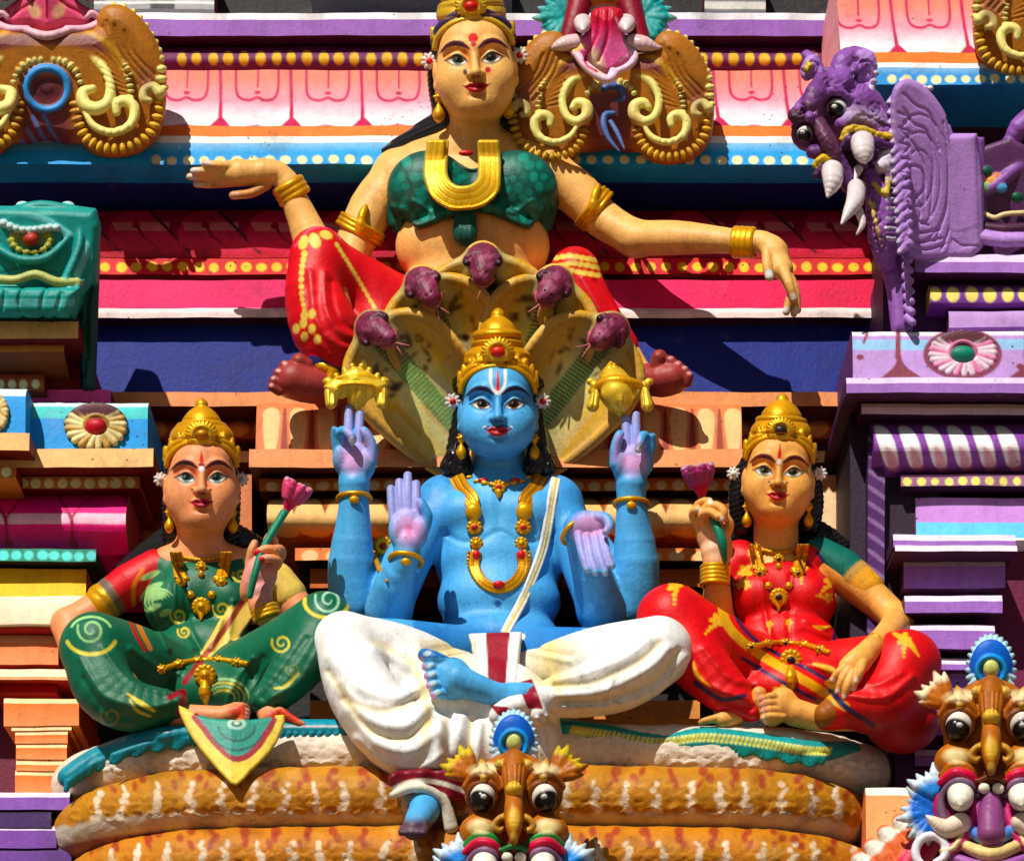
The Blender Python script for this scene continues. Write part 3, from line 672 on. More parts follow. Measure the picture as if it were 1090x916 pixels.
# ------------------------------------------------------------------ pieces every statue shares
def face(s, cx, cy, a, d, skin, brow, lips, roll=0, yaw=0, lidc=None, iris=K(60, 34, 20), dark=BLACK, shade=None, big=1.0, under=None, chin=1.55):
    """head on a sculpt: eye line at (cx, cy), half width a, centred d out from the wall. Returns a mapper (u, v, t) -> sculpt point."""
    w0 = out(cy, d); cr, sr = math.cos(math.radians(roll)), math.sin(math.radians(roll)); cyw, syw = math.cos(math.radians(yaw)), math.sin(math.radians(yaw))
    def P(u, v, t=0.):
        uu = u*cyw+t*syw; tt = -u*syw+t*cyw+.24*(v-.3)
        return (cx+a*(uu*cr-v*sr), cy+a*(uu*sr+v*cr), Raw(w0+a*tt))
    def E(u, v, t, ru, rv, rt, col=skin, k=.3, rot=0, op='u', **kw): s.e(P(u, v, t), (a*ru, a*rv, a*rt), col, k=k*a, rot=rot+roll, op=op, **kw)
    def Cn(pts, col=skin, k=.1, n=3, **kw): s.c([(*P(*q[:3]), q[3]*a) for q in pts], col, k=k*a, n=n, **kw)
    E(0, -.15, -.1, .98, 1.1, 1.0, k=0)
    E(0, .58, .0, 1.04, 1.02*(chin-.53), .86, k=.25)
    E(0, chin-.55, .34, .64, .50, .52, k=.35)                 # chin
    E(0, -.5, .35, .74, .55, .55, k=.3)                  # forehead
    for q in (-1, 1):
        E(q*.52, .58, .38, .46, .54, .44, k=.3)           # cheek
        E(q*.42, -.02, 1.02, .30, .19, .20, k=.14, op='s')  # socket
        E(q*.44, .03, .66, .25*big, .17*big, .20, k=.02, col=skin)  # eyeball
        Cn([(q*(.44-.24), .06, .83, .03), (q*.36, -.10, .90, .045), (q*.50, -.12, .88, .045), (q*.68, .0, .76, .035)], k=.06, n=4)  # upper lid
        Cn([(q*(.44-.23), .08, .80, .025), (q*.40, .17, .83, .03), (q*.56, .15, .80, .03), (q*.68, .03, .74, .025)], k=.06, n=4)  # lower lid
        Cn([(q*.16, -.30, .86, .06), (q*.45, -.44, .88, .07), (q*.80, -.26, .66, .05)], k=.16, n=4)  # brow ridge
        E(q*.15, .42, .93, .095, .085, .11, k=.07)        # nostril wing
        E(q*1.0, .35, -.1, .13, .36, .2, k=.08)           # ear
        E(q*1.03, .68, -.05, .10, .14, .12, k=.08)
    Cn([(0, -.28, .86, .09), (0, .05, .97, .095), (0, .30, 1.08, .12), (0, .38, 1.10, .135)], k=.14, n=4)   # nose
    Cn([(-.30, .75, .82, .02), (-.13, .68, .93, .05), (0, .71, .95, .045), (.13, .68, .93, .05), (.30, .75, .82, .02)], k=.06, n=4)   # upper lip
    Cn([(-.22, .79, .84, .02), (-.08, .84, .92, .065), (.08, .84, .92, .065), (.22, .79, .84, .02)], k=.06, n=4)
    E(0, .97, .88, .20, .07, .06, k=.1, op='s')
    for q in (-1, 1): E(q*.055, .47, 1.12, .04, .03, .05, k=.03, op='s', col=None)
    def Q(u, v, t=.8): p = P(u, v, t); return (p[0], p[1])
    def pt(p):
        wr = (w0-.2*a, 1e9)
        def L(pts, wd, col, **kw): p.line(spline([Q(*q) for q in pts], 5), [z*a for z in wd], col, wr=wr, **kw)
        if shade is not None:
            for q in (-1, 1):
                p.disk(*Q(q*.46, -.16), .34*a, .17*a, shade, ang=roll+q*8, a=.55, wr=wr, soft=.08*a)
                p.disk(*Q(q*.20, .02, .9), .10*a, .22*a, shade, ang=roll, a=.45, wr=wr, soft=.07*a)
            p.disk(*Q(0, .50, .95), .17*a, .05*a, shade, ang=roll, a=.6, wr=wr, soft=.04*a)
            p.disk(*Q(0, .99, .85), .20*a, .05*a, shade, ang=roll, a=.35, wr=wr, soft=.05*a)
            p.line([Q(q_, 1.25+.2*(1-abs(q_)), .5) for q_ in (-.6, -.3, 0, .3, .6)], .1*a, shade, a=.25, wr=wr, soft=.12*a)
        for q in (-1, 1):
            es = 1.1*big; z_ = lambda u, v: Q(q*(.455+(u-.455)*es), .03+(v-.03)*es)
            e = spline([z_(.22, .08), z_(.33, -.055), z_(.47, -.085), z_(.60, -.03), z_(.69, .05), z_(.56, .115), z_(.40, .14), z_(.29, .125)], 4, True)
            p.poly(e, K(214, 208, 196), wr=wr)
            if under is not None: L([(q*.24, .15, .8), (q*.42, .205, .8), (q*.62, .15, .8)], [.03, .08, .03], under, a=.45, soft=.8)
            ex, ey = Q(q*.44+yaw*.004, .025)
            p.disk(ex, ey, .14*a, .14*a, iris, wr=wr); p.disk(ex, ey, .075*a, .075*a, K(10, 8, 8), wr=wr); p.disk(ex-.04*a, ey-.045*a, .028*a, .028*a, WHITE, wr=wr)
            L([(q*.19, .10, .8), (q*.32, -.07, .8), (q*.47, -.115, .8), (q*.63, -.045, .8), (q*.80, .03, .75)], [.03, .055, .06, .055, .03], dark)
            L([(q*.20, .11, .8), (q*.38, .175, .8), (q*.57, .145, .8), (q*.75, .04, .75)], [.02, .03, .03, .03], dark, a=.75)
            if lidc is not None: L([(q*.26, -.04, .8), (q*.44, -.17, .8), (q*.64, -.11, .8)], [.03, .07, .03], lidc, a=.85)
            L([(q*.13, -.25, .86), (q*.32, -.385, .86), (q*.52, -.42, .84), (q*.72, -.35, .75), (q*.90, -.18, .62)], [.06, .14, .14, .10, .03], brow)
        p.poly([Q(-.34, .74), Q(-.16, .655), Q(-.07, .645), Q(0, .675), Q(.07, .645), Q(.16, .655), Q(.34, .74), Q(.20, .86), Q(.09, .915), Q(-.09, .915), Q(-.20, .86)], lips, wr=wr)
        L([(-.37, .715, .8), (-.15, .755, .9), (0, .765, .92), (.15, .755, .9), (.37, .715, .8)], [.025, .04, .04, .04, .025], dark, a=.8)
        L([(-.1, .84, .9), (.1, .84, .9)], [.04, .04], K(236, 140, 140), a=.4)
        for q in (-1, 1): p.disk(*Q(q*.06, .485, 1.0), .04*a, .025*a, dark, a=.8, wr=wr)
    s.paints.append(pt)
    return P, Q, w0

def finger(s, pts, col, r0, r1, k=1.2, nail=None, ncol=None, n=3):
    s.c([(p[0], p[1], p[2], r0+(r1-r0)*i/(len(pts)-1)) for i, p in enumerate(pts)], col, k=k, n=n, ki=.3)
def bangle(name, parent, c, R, r, axis, n=1, gap=4, f=.9, mat=None, h=.9, beads=0, col=GOLD, fl=1.0):
    s = Sculpt(h); s.w0 = 0
    ax = np.array(axis, float); ax /= np.linalg.norm(ax); cx = s_cv = c
    for i in range(n):
        o = (i-(n-1)/2)*gap; q = (c[0]+ax[0]*o, c[1]+ax[1]*o, Raw(float(c[2])+ax[2]*o))
        s.ring(q, R, r, col, axis=axis, f=f, fl=fl)
        if beads:
            s.e((q[0], q[1]+r*.6, Raw(float(q[2])+R*f+r*.5)), (r*2.0, r*1.6, r), col, k=1)
    return s.build(name, parent, mat or M_GILT)
def flower_stud(s, x, y, w, r, petals=10, c1=GOLD, c2=RED, pr=.28, k=.8):
    for i in range(petals):
        t = 2*math.pi*i/petals
        s.e((x+r*.68*math.cos(t), y+r*.68*math.sin(t), Raw(w)), (r*.36, r*pr, r*.3), c1, k=k, rot=math.degrees(t))
    s.e((x, y, Raw(w)), (r*.62, r*.62, r*.38), c1, k=k)
    s.e((x, y, Raw(w+r*.22)), (r*.38, r*.36, r*.34), c2, k=.3)
def ear_drop(name, parent, x, y, w, sc, c=GOLD):
    s = Sculpt(.8); s.w0 = 0
    flower_stud(s, x, y, w, 5.2*sc, 6, c, c)
    s.c([(x, y+5*sc, Raw(w), 1.5*sc), (x, y+8*sc, Raw(w), 1.5*sc)], c, k=1)
    s.c([(x, y+9*sc, Raw(w), 2.5*sc), (x, y+14*sc, Raw(w), 5.0*sc), (x, y+17*sc, Raw(w), 4.8*sc), (x, y+21*sc, Raw(w), 1.6*sc)], c, k=1.5, n=3)
    return s.build(name, parent, M_GILT)
def ear_flower(name, parent, x, y, w, r, cc=RED):
    s = Sculpt(.8); s.w0 = 0
    for i in range(9):
        t = 2*math.pi*i/9
        s.e((x+r*.62*math.cos(t), y+r*.62*math.sin(t), Raw(w)), (r*.42, r*.24, r*.22), K(226, 214, 206), k=.5, rot=math.degrees(t))
    s.e((x, y, Raw(w+r*.15)), (r*.36, r*.36, r*.3), cc, k=.5)
    return s.build(name, parent, M_STAT)
def crown(name, parent, P, a, tiers, gem, gcol, spikes=9, tall=2.0, band=None, col=GOLD, gold2=GOLDD, front=(0, -1.25)):
    """tiers: [(v, radius, tube)] stacked rings from brow upwards in head units"""
    s = Sculpt(.9); s.w0 = 0
    up = np.array(P(0, -1, 0))-np.array(P(0, 0, 0)); up = up/np.linalg.norm(up); ax = (up[0], up[1], .0)
    def w_(v): return P(0, v, -.12)
    # arched brow band following the hairline
    pts = []
    for i in range(15):
        t = math.radians(186+168*i/14); u = math.cos(t)*1.03; v = -.22+math.sin(t)*.80
        z = .95*math.sqrt(max(0, 1-(u/1.12)**2))*.92
        pts.append((*P(u, v-.02, z-.08), a*.085))
    s.c(pts, col, k=1, n=2, ki=.3)
    pts2 = [(p[0]+up[0]*a*.18, p[1]+up[1]*a*.18, Raw(float(p[2])-a*.1), a*.12) for p in pts]
    s.c(pts2, col if band is None else band, k=1, n=2, ki=.3)
    s.e(P(0, -1.12, -.12), (a*.98, a*.62, a*.92), col, k=2)
    # standing leaves
    for i in range(spikes):
        t = math.radians(196+148*i/(spikes-1)); u = math.cos(t)*1.05; v = -.50+math.sin(t)*.80
        z = .9*math.sqrt(max(0, 1-(u/1.15)**2))*.8
        u2 = u*1.06; v2 = v-.17
        if abs(u) < .2: continue
        s.c([(*P(u, v+.1, z-.06), a*.12), (*P((u+u2)/2, (v+v2)/2, z-.05), a*.10), (*P(u2, v2, z-.12), a*.028)], col, k=1)
    for v, R, r in tiers:
        c = P(0, v, -.12); s.ring(c, a*R, a*r, col, axis=(up[0], up[1], -.12), k=1.2)
        s.e(c, (a*R, a*r*1.1, a*R), col, k=1.5)
    for (v0, R0), (v1, R1) in zip([(t[0], t[1]) for t in tiers[:-1]], [(t[0], t[1]) for t in tiers[1:]]):
        s.c([(*P(0, v0, -.12), a*R0*.86), (*P(0, v1, -.12), a*R1*.92)], col, k=2)
    vt = tiers[-1][0]
    s.c([(*P(0, vt, -.12), a*.2), (*P(0, vt-.18, -.12), a*.16), (*P(0, vt-.32, -.12), a*.2), (*P(0, vt-.46, -.12), a*.08)], col, k=1.5, n=2)
    gx, gy, gw = P(front[0], front[1], .92)
    r = a*gem
    for i in range(22):
        t = 2*math.pi*i/22
        s.c([(gx+r*.72*math.cos(t), gy+r*.66*math.sin(t), Raw(float(gw)+r*.05), r*.08), (gx+r*1.0*math.cos(t), gy+r*.92*math.sin(t), Raw(float(gw)-r*.12), r*.11)], col, k=.5)
    s.e((gx, gy, Raw(float(gw)-r*.1)), (r*.95, r*.86, r*.3), col, k=1)
    s.ring((gx, gy, Raw(float(gw)+r*.12)), r*.6, r*.1, GOLDL, axis=(0, .1, 1), k=.5)
    s.e((gx, gy, Raw(float(gw)+r*.12)), (r*.46, r*.38, r*.3), gcol, k=.3)
    # chased rows round the lower bowl
    def chase(p):
        for (v, wdt) in ((-.98, .03), (-1.55, .03)):
            q = [P(math.cos(math.radians(t))*.98, v+math.sin(math.radians(t))*.16*-1, 0)[:2] for t in range(0, 181, 12)]
            p.line(q, wdt*a, gold2, a=.8)
        if band is not None:
            pass
    s.paints.append(chase)
    s.ridge([P(math.cos(math.radians(t))*.98, -1.0-math.sin(math.radians(t))*.13, 0)[:2] for t in range(0, 181, 15)], a*.04, -.9)
    return s.build(name, parent, M_GILT)
# ------------------------------------------------------------------ the blue four-armed statue in the middle
if want('blue'):
    B = thing('deity_statue', 'blue four-armed seated statue with gold crown and white lower garment on the serpent coils', 'statue', place(530, 790, 230))
    s = Sculpt(2.0)
    SB = K(90, 164, 216)
    # torso
    s.e((531, 560, 205), (70, 52, 34), SB, k=0)
    s.e((497, 548, 218), (37, 28, 26), SB, k=8); s.e((565, 548, 218), (37, 28, 26), SB, k=8)
    s.e((531, 600, 205), (68, 46, 33), SB, k=14)
    s.e((531, 640, 205), (66, 42, 36), SB, k=14); s.e((530, 680, 208), (68, 32, 40), SB, k=12)
    s.c([(474, 530, 203, 25), (530, 522, 198, 25), (588, 530, 203, 25)], SB, k=10)
    s.e((468, 536, 205), (25, 27, 26), SB, k=8); s.e((596, 536, 205), (25, 27, 26), SB, k=8)
    s.c([(531, 470, 208, 29), (531, 500, 204, 30), (531, 522, 200, 38)], SB, k=10)
    # rear arms
    s.c([(466, 540, 190, 22), (410, 612, 186, 24), (378, 640, 196, 25)], SB, k=8)
    s.c([(377, 645, 198, 27), (374, 600, 214, 25), (376, 560, 226, 19), (377, 528, 236, 15.5), (377, 515, 240, 16)], SB, k=8, n=2)
    s.c([(594, 540, 190, 22), (650, 612, 186, 24), (674, 640, 196, 25)], SB, k=8)
    s.c([(674, 648, 198, 27), (677, 600, 214, 25), (674, 560, 226, 19), (672, 528, 236, 15.5), (672, 515, 240, 16)], SB, k=8, n=2)
    # front arms
    s.c([(466, 540, 208, 24), (432, 600, 222, 25), (414, 648, 240, 24)], SB, k=8, n=2)
    s.c([(414, 650, 242, 24), (419, 625, 262, 22), (429, 603, 282, 15), (433, 590, 290, 14)], SB, k=8, n=2)
    s.c([(594, 540, 208, 24), (622, 600, 222, 25), (640, 648, 240, 25)], SB, k=8, n=2)
    s.c([(640, 650, 242, 25), (630, 612, 268, 21), (617, 575, 292, 15), (614, 560, 302, 13)], SB, k=8, n=2)
    # legs inside the garment
    s.c([(498, 700, 225, 34), (420, 690, 280, 32), (366, 684, 326, 28)], SB, k=10)
    s.c([(366, 690, 326, 26), (400, 760, 352, 22), (440, 824, 362, 17), (448, 846, 366, 16)], SB, k=8)
    s.c([(562, 700, 225, 34), (640, 700, 285, 32), (700, 694, 326, 29)], SB, k=10)
    s.c([(700, 698, 326, 27), (640, 734, 338, 24), (575, 742, 345, 14), (545, 738, 349, 12)], SB, k=8)
    # resting foot, seen from above
    s.c([(560, 741, 350, 14), (530, 739, 356, 13), (506, 731, 362, 15), (486, 723, 364, 17)], SB, k=5, n=3, f=.9)
    s.c([(482, 716, 360, 17), (474, 718, 361, 17), (480, 730, 360, 15)], SB, k=8, f=.7)
    for (x0, y0, x1, y1, r) in ((473, 706, 452, 697, 7.6), (467, 712, 454, 709, 5.6), (467, 721, 456, 719, 5.4), (468, 730, 458, 729, 5.0), (472, 739, 462, 739, 4.8)):
        s.c([(x0, y0, 363, r+.8), ((x0+x1)/2, (y0+y1)/2-1.5, 368, r), (x1, y1, 362, r-.2)], SB, k=1.5, n=2)
    # hanging foot
    s.c([(449, 842, 366, 17), (453, 858, 378, 17), (446, 872, 400, 15), (440, 882, 424, 12)], SB, k=5, n=2)
    for i in range(5): s.c([(431+i*5, 880-abs(i-2)*-.5, 424, 5), (427+i*6, 886, 434, 3.6)], SB, k=1.5)
    # hands ------------------------------------------------
    HC = SB; G = 1.1
    # upper left hand
    s.c([(377, 520, 240, 15), (377, 500, 246, 17)], HC, k=4, f=.6)
    s.e((377, 490, 247), (20, 20, 9.5), HC, k=4); s.e((392, 493, 251), (8, 15, 8), HC, k=4); s.e((361, 488, 250), (7, 14, 8), HC, k=4)
    finger(s, [(371, 478, 250), (371, 458, 252), (371.5, 434, 252)], HC, 5.8, 4.7)
    finger(s, [(381, 478, 250), (382, 460, 253), (383, 441, 254)], HC, 5.8, 4.7)
    finger(s, [(363, 478, 250), (361, 463, 258), (366, 458, 267), (374, 464, 270), (375, 469, 268)], HC, 5.6, 4.6)
    finger(s, [(359, 484, 250), (356, 468, 256), (356, 457, 262)], HC, 4.4, 3.6)
    finger(s, [(395, 492, 252), (396, 475, 258), (390, 462, 262), (387, 458, 262)], HC, 6.4, 4.6)
    # upper right hand
    s.c([(672, 520, 240, 15), (672, 502, 246, 17)], HC, k=4, f=.6)
    s.e((674, 492, 247), (20, 19, 9.5), HC, k=4); s.e((659, 494, 251), (8, 15, 8), HC, k=4); s.e((689, 490, 250), (7, 14, 8), HC, k=4)
    finger(s, [(668, 480, 250), (667, 464, 252), (666, 446, 253)], HC, 5.8, 4.7)
    finger(s, [(677, 480, 250), (677, 462, 253), (677, 442, 254)], HC, 5.8, 4.7)
    finger(s, [(686, 480, 250), (688, 466, 258), (684, 464, 267), (681, 472, 270), (680, 478, 268)], HC, 5.6, 4.6)
    finger(s, [(691, 486, 250), (695, 474, 256), (695, 464, 262)], HC, 4.4, 3.4)
    finger(s, [(655, 494, 252), (655, 478, 258), (658, 466, 262), (660, 462, 262)], HC, 6.4, 4.6)
    # lower left hand, raised, palm out
    s.c([(433, 592, 290, 13.5), (434, 578, 296, 15.5)], HC, k=4, f=.7)
    s.e((434, 562, 298), (20, 21, 9), HC, k=4); s.e((448, 566, 302), (8, 15, 8), HC, k=4); s.e((421, 566, 301), (7, 14, 7), HC, k=4)
    finger(s, [(419, 552, 300), (417, 536, 302), (416, 520, 302)], HC, 5.2, 4.4)
    finger(s, [(427, 548, 301), (426, 530, 303), (425, 513, 302)], HC, 5.4, 4.5)
    finger(s, [(435, 546, 302), (434, 526, 304), (434, 506, 303)], HC, 5.8, 4.7)
    finger(s, [(443, 550, 301), (443, 532, 303), (443, 515, 302)], HC, 5.6, 4.6)
    finger(s, [(452, 562, 303), (455, 549, 308), (450, 538, 310), (448, 534, 309)], HC, 6.4, 4.6)
    # lower right hand, lowered, palm out
    s.c([(614, 562, 302, 14), (622, 558, 306, 15)], HC, k=4, f=.75)
    s.e((628, 561, 306), (21, 17, 10), HC, k=4); s.e((642, 556, 310), (9, 10, 9), HC, k=4)
    finger(s, [(616, 570, 310), (620, 590, 316), (625, 606, 318)], HC, 5.4, 4.5)
    finger(s, [(625, 572, 311), (629, 592, 317), (634, 609, 319)], HC, 5.4, 4.5)
    finger(s, [(634, 571, 311), (638, 592, 317), (644, 609, 319)], HC, 5.4, 4.5)
    finger(s, [(641, 568, 311), (646, 588, 316), (651, 602, 317)], HC, 5, 4.3)
    finger(s, [(634, 550, 312), (645, 551, 320), (649, 560, 323), (645, 566, 323)], HC, 6.4, 4.2)
    # chest and belly modelling
    s.ridge([(472, 566), (490, 576), (512, 575), (528, 566)], 3, -1.6, n=4); s.ridge([(534, 566), (550, 575), (572, 576), (590, 566)], 3, -1.6, n=4)
    s.ridge([(531, 520), (531, 566)], 4, -1.2); s.e((530, 641, 243), (3.5, 3.5, 4), K(24, 60, 120), k=2, op='s')
    s.ridge([(480, 506), (510, 514)], 2.5, .8); s.ridge([(582, 506), (552, 514)], 2.5, .8)
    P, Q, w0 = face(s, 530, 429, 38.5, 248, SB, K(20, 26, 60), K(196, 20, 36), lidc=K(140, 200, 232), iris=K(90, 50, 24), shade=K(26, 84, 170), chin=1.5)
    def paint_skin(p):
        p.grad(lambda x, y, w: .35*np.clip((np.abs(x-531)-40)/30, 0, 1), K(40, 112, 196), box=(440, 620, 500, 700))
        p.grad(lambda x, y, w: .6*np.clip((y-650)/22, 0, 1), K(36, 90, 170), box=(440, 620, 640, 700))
        for (x, y, rx, ry) in ((376, 486, 15, 17), (674, 488, 15, 17), (435, 562, 16, 18), (628, 562, 19, 16)):
            p.disk(x, y, rx, ry, PINK, a=.7, wr=(out(y, 225), 1e9), soft=6)
        for pts in ([(371, 478), (371, 434)], [(382, 478), (383, 442)], [(668, 480), (666, 446)], [(677, 480), (677, 442)], [(419, 550), (416, 518)], [(427, 546), (425, 511)], [(435, 546), (434, 504)], [(443, 550), (443, 513)],
                    [(616, 572), (624, 600)], [(625, 574), (633, 602)], [(634, 574), (643, 602)], [(641, 572), (649, 597)], [(396, 486), (390, 462)], [(655, 488), (659, 466)]):
            p.line(pts, 9, LIL, a=.85, wr=(out(pts[0][1], 225), 1e9), soft=1.5)
        for (x, y) in ((375, 470), (680, 479)): p.disk(x, y, 3, 5, WHITE, a=.9)
        for (x, y) in ((625, 607), (634, 610), (644, 610), (651, 603), (646, 566)): p.disk(x, y, 3, 3, K(150, 170, 200), a=.9)
        p.disk(435, 564, 4, 6, K(206, 84, 130), a=.6, soft=1.5)
        for (x, y) in ((452, 696), (454, 709), (456, 718), (458, 728), (462, 738)): p.disk(x+3, y-1, 4.4, 2.6, K(196, 216, 224), a=.85, soft=.8, ang=-20)
        p.line(spline([(448, 700), (452, 716), (458, 736), (463, 742)], 3), 3.4, K(214, 130, 180), a=.9, soft=1)
        p.disk(530, 642, 4, 3.6, K(20, 60, 130), a=.9)
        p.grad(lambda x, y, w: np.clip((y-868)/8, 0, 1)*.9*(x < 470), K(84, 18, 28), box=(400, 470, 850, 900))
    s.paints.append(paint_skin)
    def mark(p):
        wr = (w0, 1e9)
        for q in (-1, 1):
            p.line(spline([Q(q*.20, -.92), Q(q*.20, -.60), Q(q*.12, -.36), Q(0, -.32)], 4), 3.2, WHITE, wr=wr)
        p.line([Q(0, -.88), Q(0, -.38)], [1.5, 4], RED, wr=wr); p.disk(*Q(0, -.28), 3.4, 2.2, WHITE, wr=wr)
        p.line(spline([Q(-.36, .70), Q(-.30, .66), Q(-.14, .62), Q(0, .66), Q(.14, .62), Q(.30, .66), Q(.36, .70)], 3), 1.4, BLACK, wr=wr)
        p.line([Q(-.40, .66), Q(-.34, .64)], 1.6, WHITE, wr=wr); p.line([Q(.40, .66), Q(.34, .64)], 1.6, WHITE, wr=wr)
    s.paints.append(mark)
    s.build('body', B, blocks=[(488, 572, 385, 492, .75), (352, 402, 424, 515, 1.0), (648, 702, 434, 515, 1.0), (408, 462, 498, 590, 1.0), (602, 656, 545, 618, 1.0), (444, 500, 690, 760, 1.2)])
    on = s.surf()
    crown('crown', B, P, 37.5, [(-1.28, .86, .10), (-1.62, .66, .09), (-1.86, .60, .13), (-2.10, .36, .08)], .44, K(206, 30, 16), spikes=11, front=(0, -1.42))
    # hair
    h = Sculpt(1.3); h.w0 = w0
    for q in (-1, 1):
        h.c([(530+q*33, 424, -12, 10), (530+q*39, 450, -12, 11), (530+q*43, 478, -10, 12), (530+q*42, 492, -8, 14)], BLACK, k=3, n=3)
        for j, (dx, dy, r) in enumerate(((44, 486, 13), (50, 496, 12), (38, 500, 12))): h.e((530+q*dx, dy, -2), (r, r*.9, r*.8), BLACK, k=2)
    h.c([(495, 410, -14, 14), (530, 392, -14, 18), (565, 410, -14, 14)], BLACK, k=3, n=3)
    h.field(lambda x, y, w: np.sin(x*1.1+y*.35)*np.sin(y*.5-x*.2), (470, 590, 400, 520), .9)
    h.build('hair', B, M_GLOSS)
    for q, nm in ((-1, 0), (1, 0)):
        ear_drop('earring', B, 530+q*39, 466, w0+8, 1.05)
        ear_flower('ear_flower', B, 530+q*48, 427, w0-4, 9)
    # necklaces
    n = Sculpt(.9); n.w0 = 0
    for q in (-1, 1):
        pts = [(531+q*47, 508), (531+q*40, 520), (531+q*29, 532), (531+q*27, 546)]
        for j in range(6):
            o = (j-2.5)*3.0
            n.c([(x+o*(1-.35*i/3), y-abs(o)*.3*q*0+o*q*.55, on(x+o*.8, y, 1.0), 1.9) for i, (x, y) in enumerate(pts)], GOLD if j % 2 else GOLDD, k=.5, n=3, ki=.3)
        x, y = 531+q*27, 545; n.e((x, y, on(x, y, 2)), (9, 9.5, 5), GOLD, k=1.5)
        flower_stud(n, 531+q*26, 561, float(on(531+q*26, 561, 2)), 9, 10)
        flower_stud(n, 531+q*24, 578, float(on(531+q*24, 578, 2)), 7.5, 9, GOLD, GOLD)
        n.e((531+q*24, 591, on(531+q*24, 591, 2)), (5, 6, 4), RED, k=.5)
    U_ = [(507, 588), (505, 603), (512, 617), (522, 624), (531, 626), (540, 624), (550, 617), (557, 603), (555, 588)]
    for j in range(4):
        o = (j-1.5)*3.2
        n.c([(531+(x-531)*(1+o/30), 600+(y-600)*(1+o/34), on(x, y, 1.8), 2.2) for x, y in U_], GOLD if j % 2 else GOLDD, k=.5, n=3, ki=.3)
    for i in range(34):
        t = math.radians(-10+200*i/33); x, y = 531+33*math.cos(t), 594+36*math.sin(t)
        n.e((x, y, on(x*.97+531*.03, y-2, 1.5)), 1.9, GOLD, k=.3)
    n.e((531, 622, on(531, 622, 5)), (6, 4.6, 3), RED, k=.4)
    for x, y in ((500, 508), (508, 512), (516, 514), (524, 515), (539, 515), (547, 514), (555, 512), (563, 508)): n.e((x, y, on(x, y, 1)), (4.6, 2.6, 2), GOLD, k=1)
    n.e((514, 511, on(514, 511, 2)), (5.5, 2.8, 2), RED, k=.3); n.e((548, 511, on(548, 511, 2)), (5.5, 2.8, 2), RED, k=.3)
    flower_stud(n, 531, 518, float(on(531, 518, 2.5)), 8, 9)
    n.c([(531, 524, on(531, 524, 2), 4), (531, 530, on(531, 530, 2), 1.2)], GOLD, k=1)
    n.build('necklace', B, M_GILT)
    # sacred thread
    t_ = Sculpt(1.0); t_.w0 = 0
    path = [(592, 510), (588, 530), (584, 556), (578, 584), (568, 612), (556, 640), (544, 662), (538, 674)]
    for o, c_ in ((-3.4, WHITE), (0, K(210, 190, 110)), (3.0, WHITE)):
        t_.c([(x+o, y+o*.3, on(x+o, y, 1.2), 2.3) for x, y in path], c_, k=.6, n=3, ki=.3)
    t_.build('shoulder_thread', B)
    # bangles and arm ornaments
    bangle('bracelet', B, (377, 530, Raw(out(530, 236))), 17, 2.8, (0, 1, .35), beads=1)
    bangle('bracelet', B, (672, 536, Raw(out(536, 234))), 17.5, 2.8, (0, 1, .35), beads=1)
    bangle('bracelet', B, (432, 596, Raw(out(596, 287))), 17, 2.8, (-.15, 1, .5), beads=1)
    bangle('bracelet', B, (611, 566, Raw(out(566, 300))), 15.5, 2.6, (.6, .6, .5))
    a_ = Sculpt(.9); a_.w0 = 0
    flower_stud(a_, 408, 581, float(on(408, 584, 3)), 11, 11); a_.c([(398, 590, on(400, 590, 1), 3), (404, 606, on(404, 606, 1), 3), (412, 618, on(412, 618, 1), 2)], GOLD, k=1)
    a_.build('arm_ornament', B, M_GILT)
    # lower garment
    g = Sculpt(1.8); WG = K(240, 237, 230); CG = K(230, 200, 116)
    g.e((530, 706, 214), (84, 28, 46), WG, k=0)
    g.c([(484, 724, 242, 34), (424, 700, 292, 36), (366, 682, 330, 31)], WG, k=10, n=4)
    g.c([(366, 686, 332, 31), (386, 738, 354, 37), (424, 782, 364, 40), (452, 800, 364, 36)], WG, k=12, n=4)
    g.c([(572, 722, 242, 34), (640, 704, 296, 38), (701, 690, 332, 35)], WG, k=10, n=4)
    g.c([(701, 694, 334, 34), (660, 722, 348, 34), (612, 738, 356, 26), (580, 742, 358, 18)], WG, k=8, n=4)
    g.c([(462, 690, 246, 9), (496, 684, 252, 9), (530, 682, 254, 9), (566, 684, 252, 9), (600, 692, 244, 9)], WG, k=5, n=3); g.e((506, 762, 312), (88, 66, 42), WG, k=16); g.e((430, 716, 306), (36, 32, 32), WG, k=12); g.e((548, 800, 318), (54, 64, 36), WG, k=14); g.e((470, 800, 330), (60, 40, 34), WG, k=14)
    g.plate([(498, 674), (556, 672), (552, 712), (548, 748), (516, 748), (508, 712)], 296, 10, WG, k=5, rnd=5, curve=lambda x, y: (y-712)*1.0)
    g.c([(566, 748, 366, 10), (546, 752, 370, 12), (530, 762, 366, 10), (545, 776, 362, 8)], WG, k=5, n=3)
    g.c([(572, 742, 360, 12), (572, 760, 362, 12)], WG, k=3)
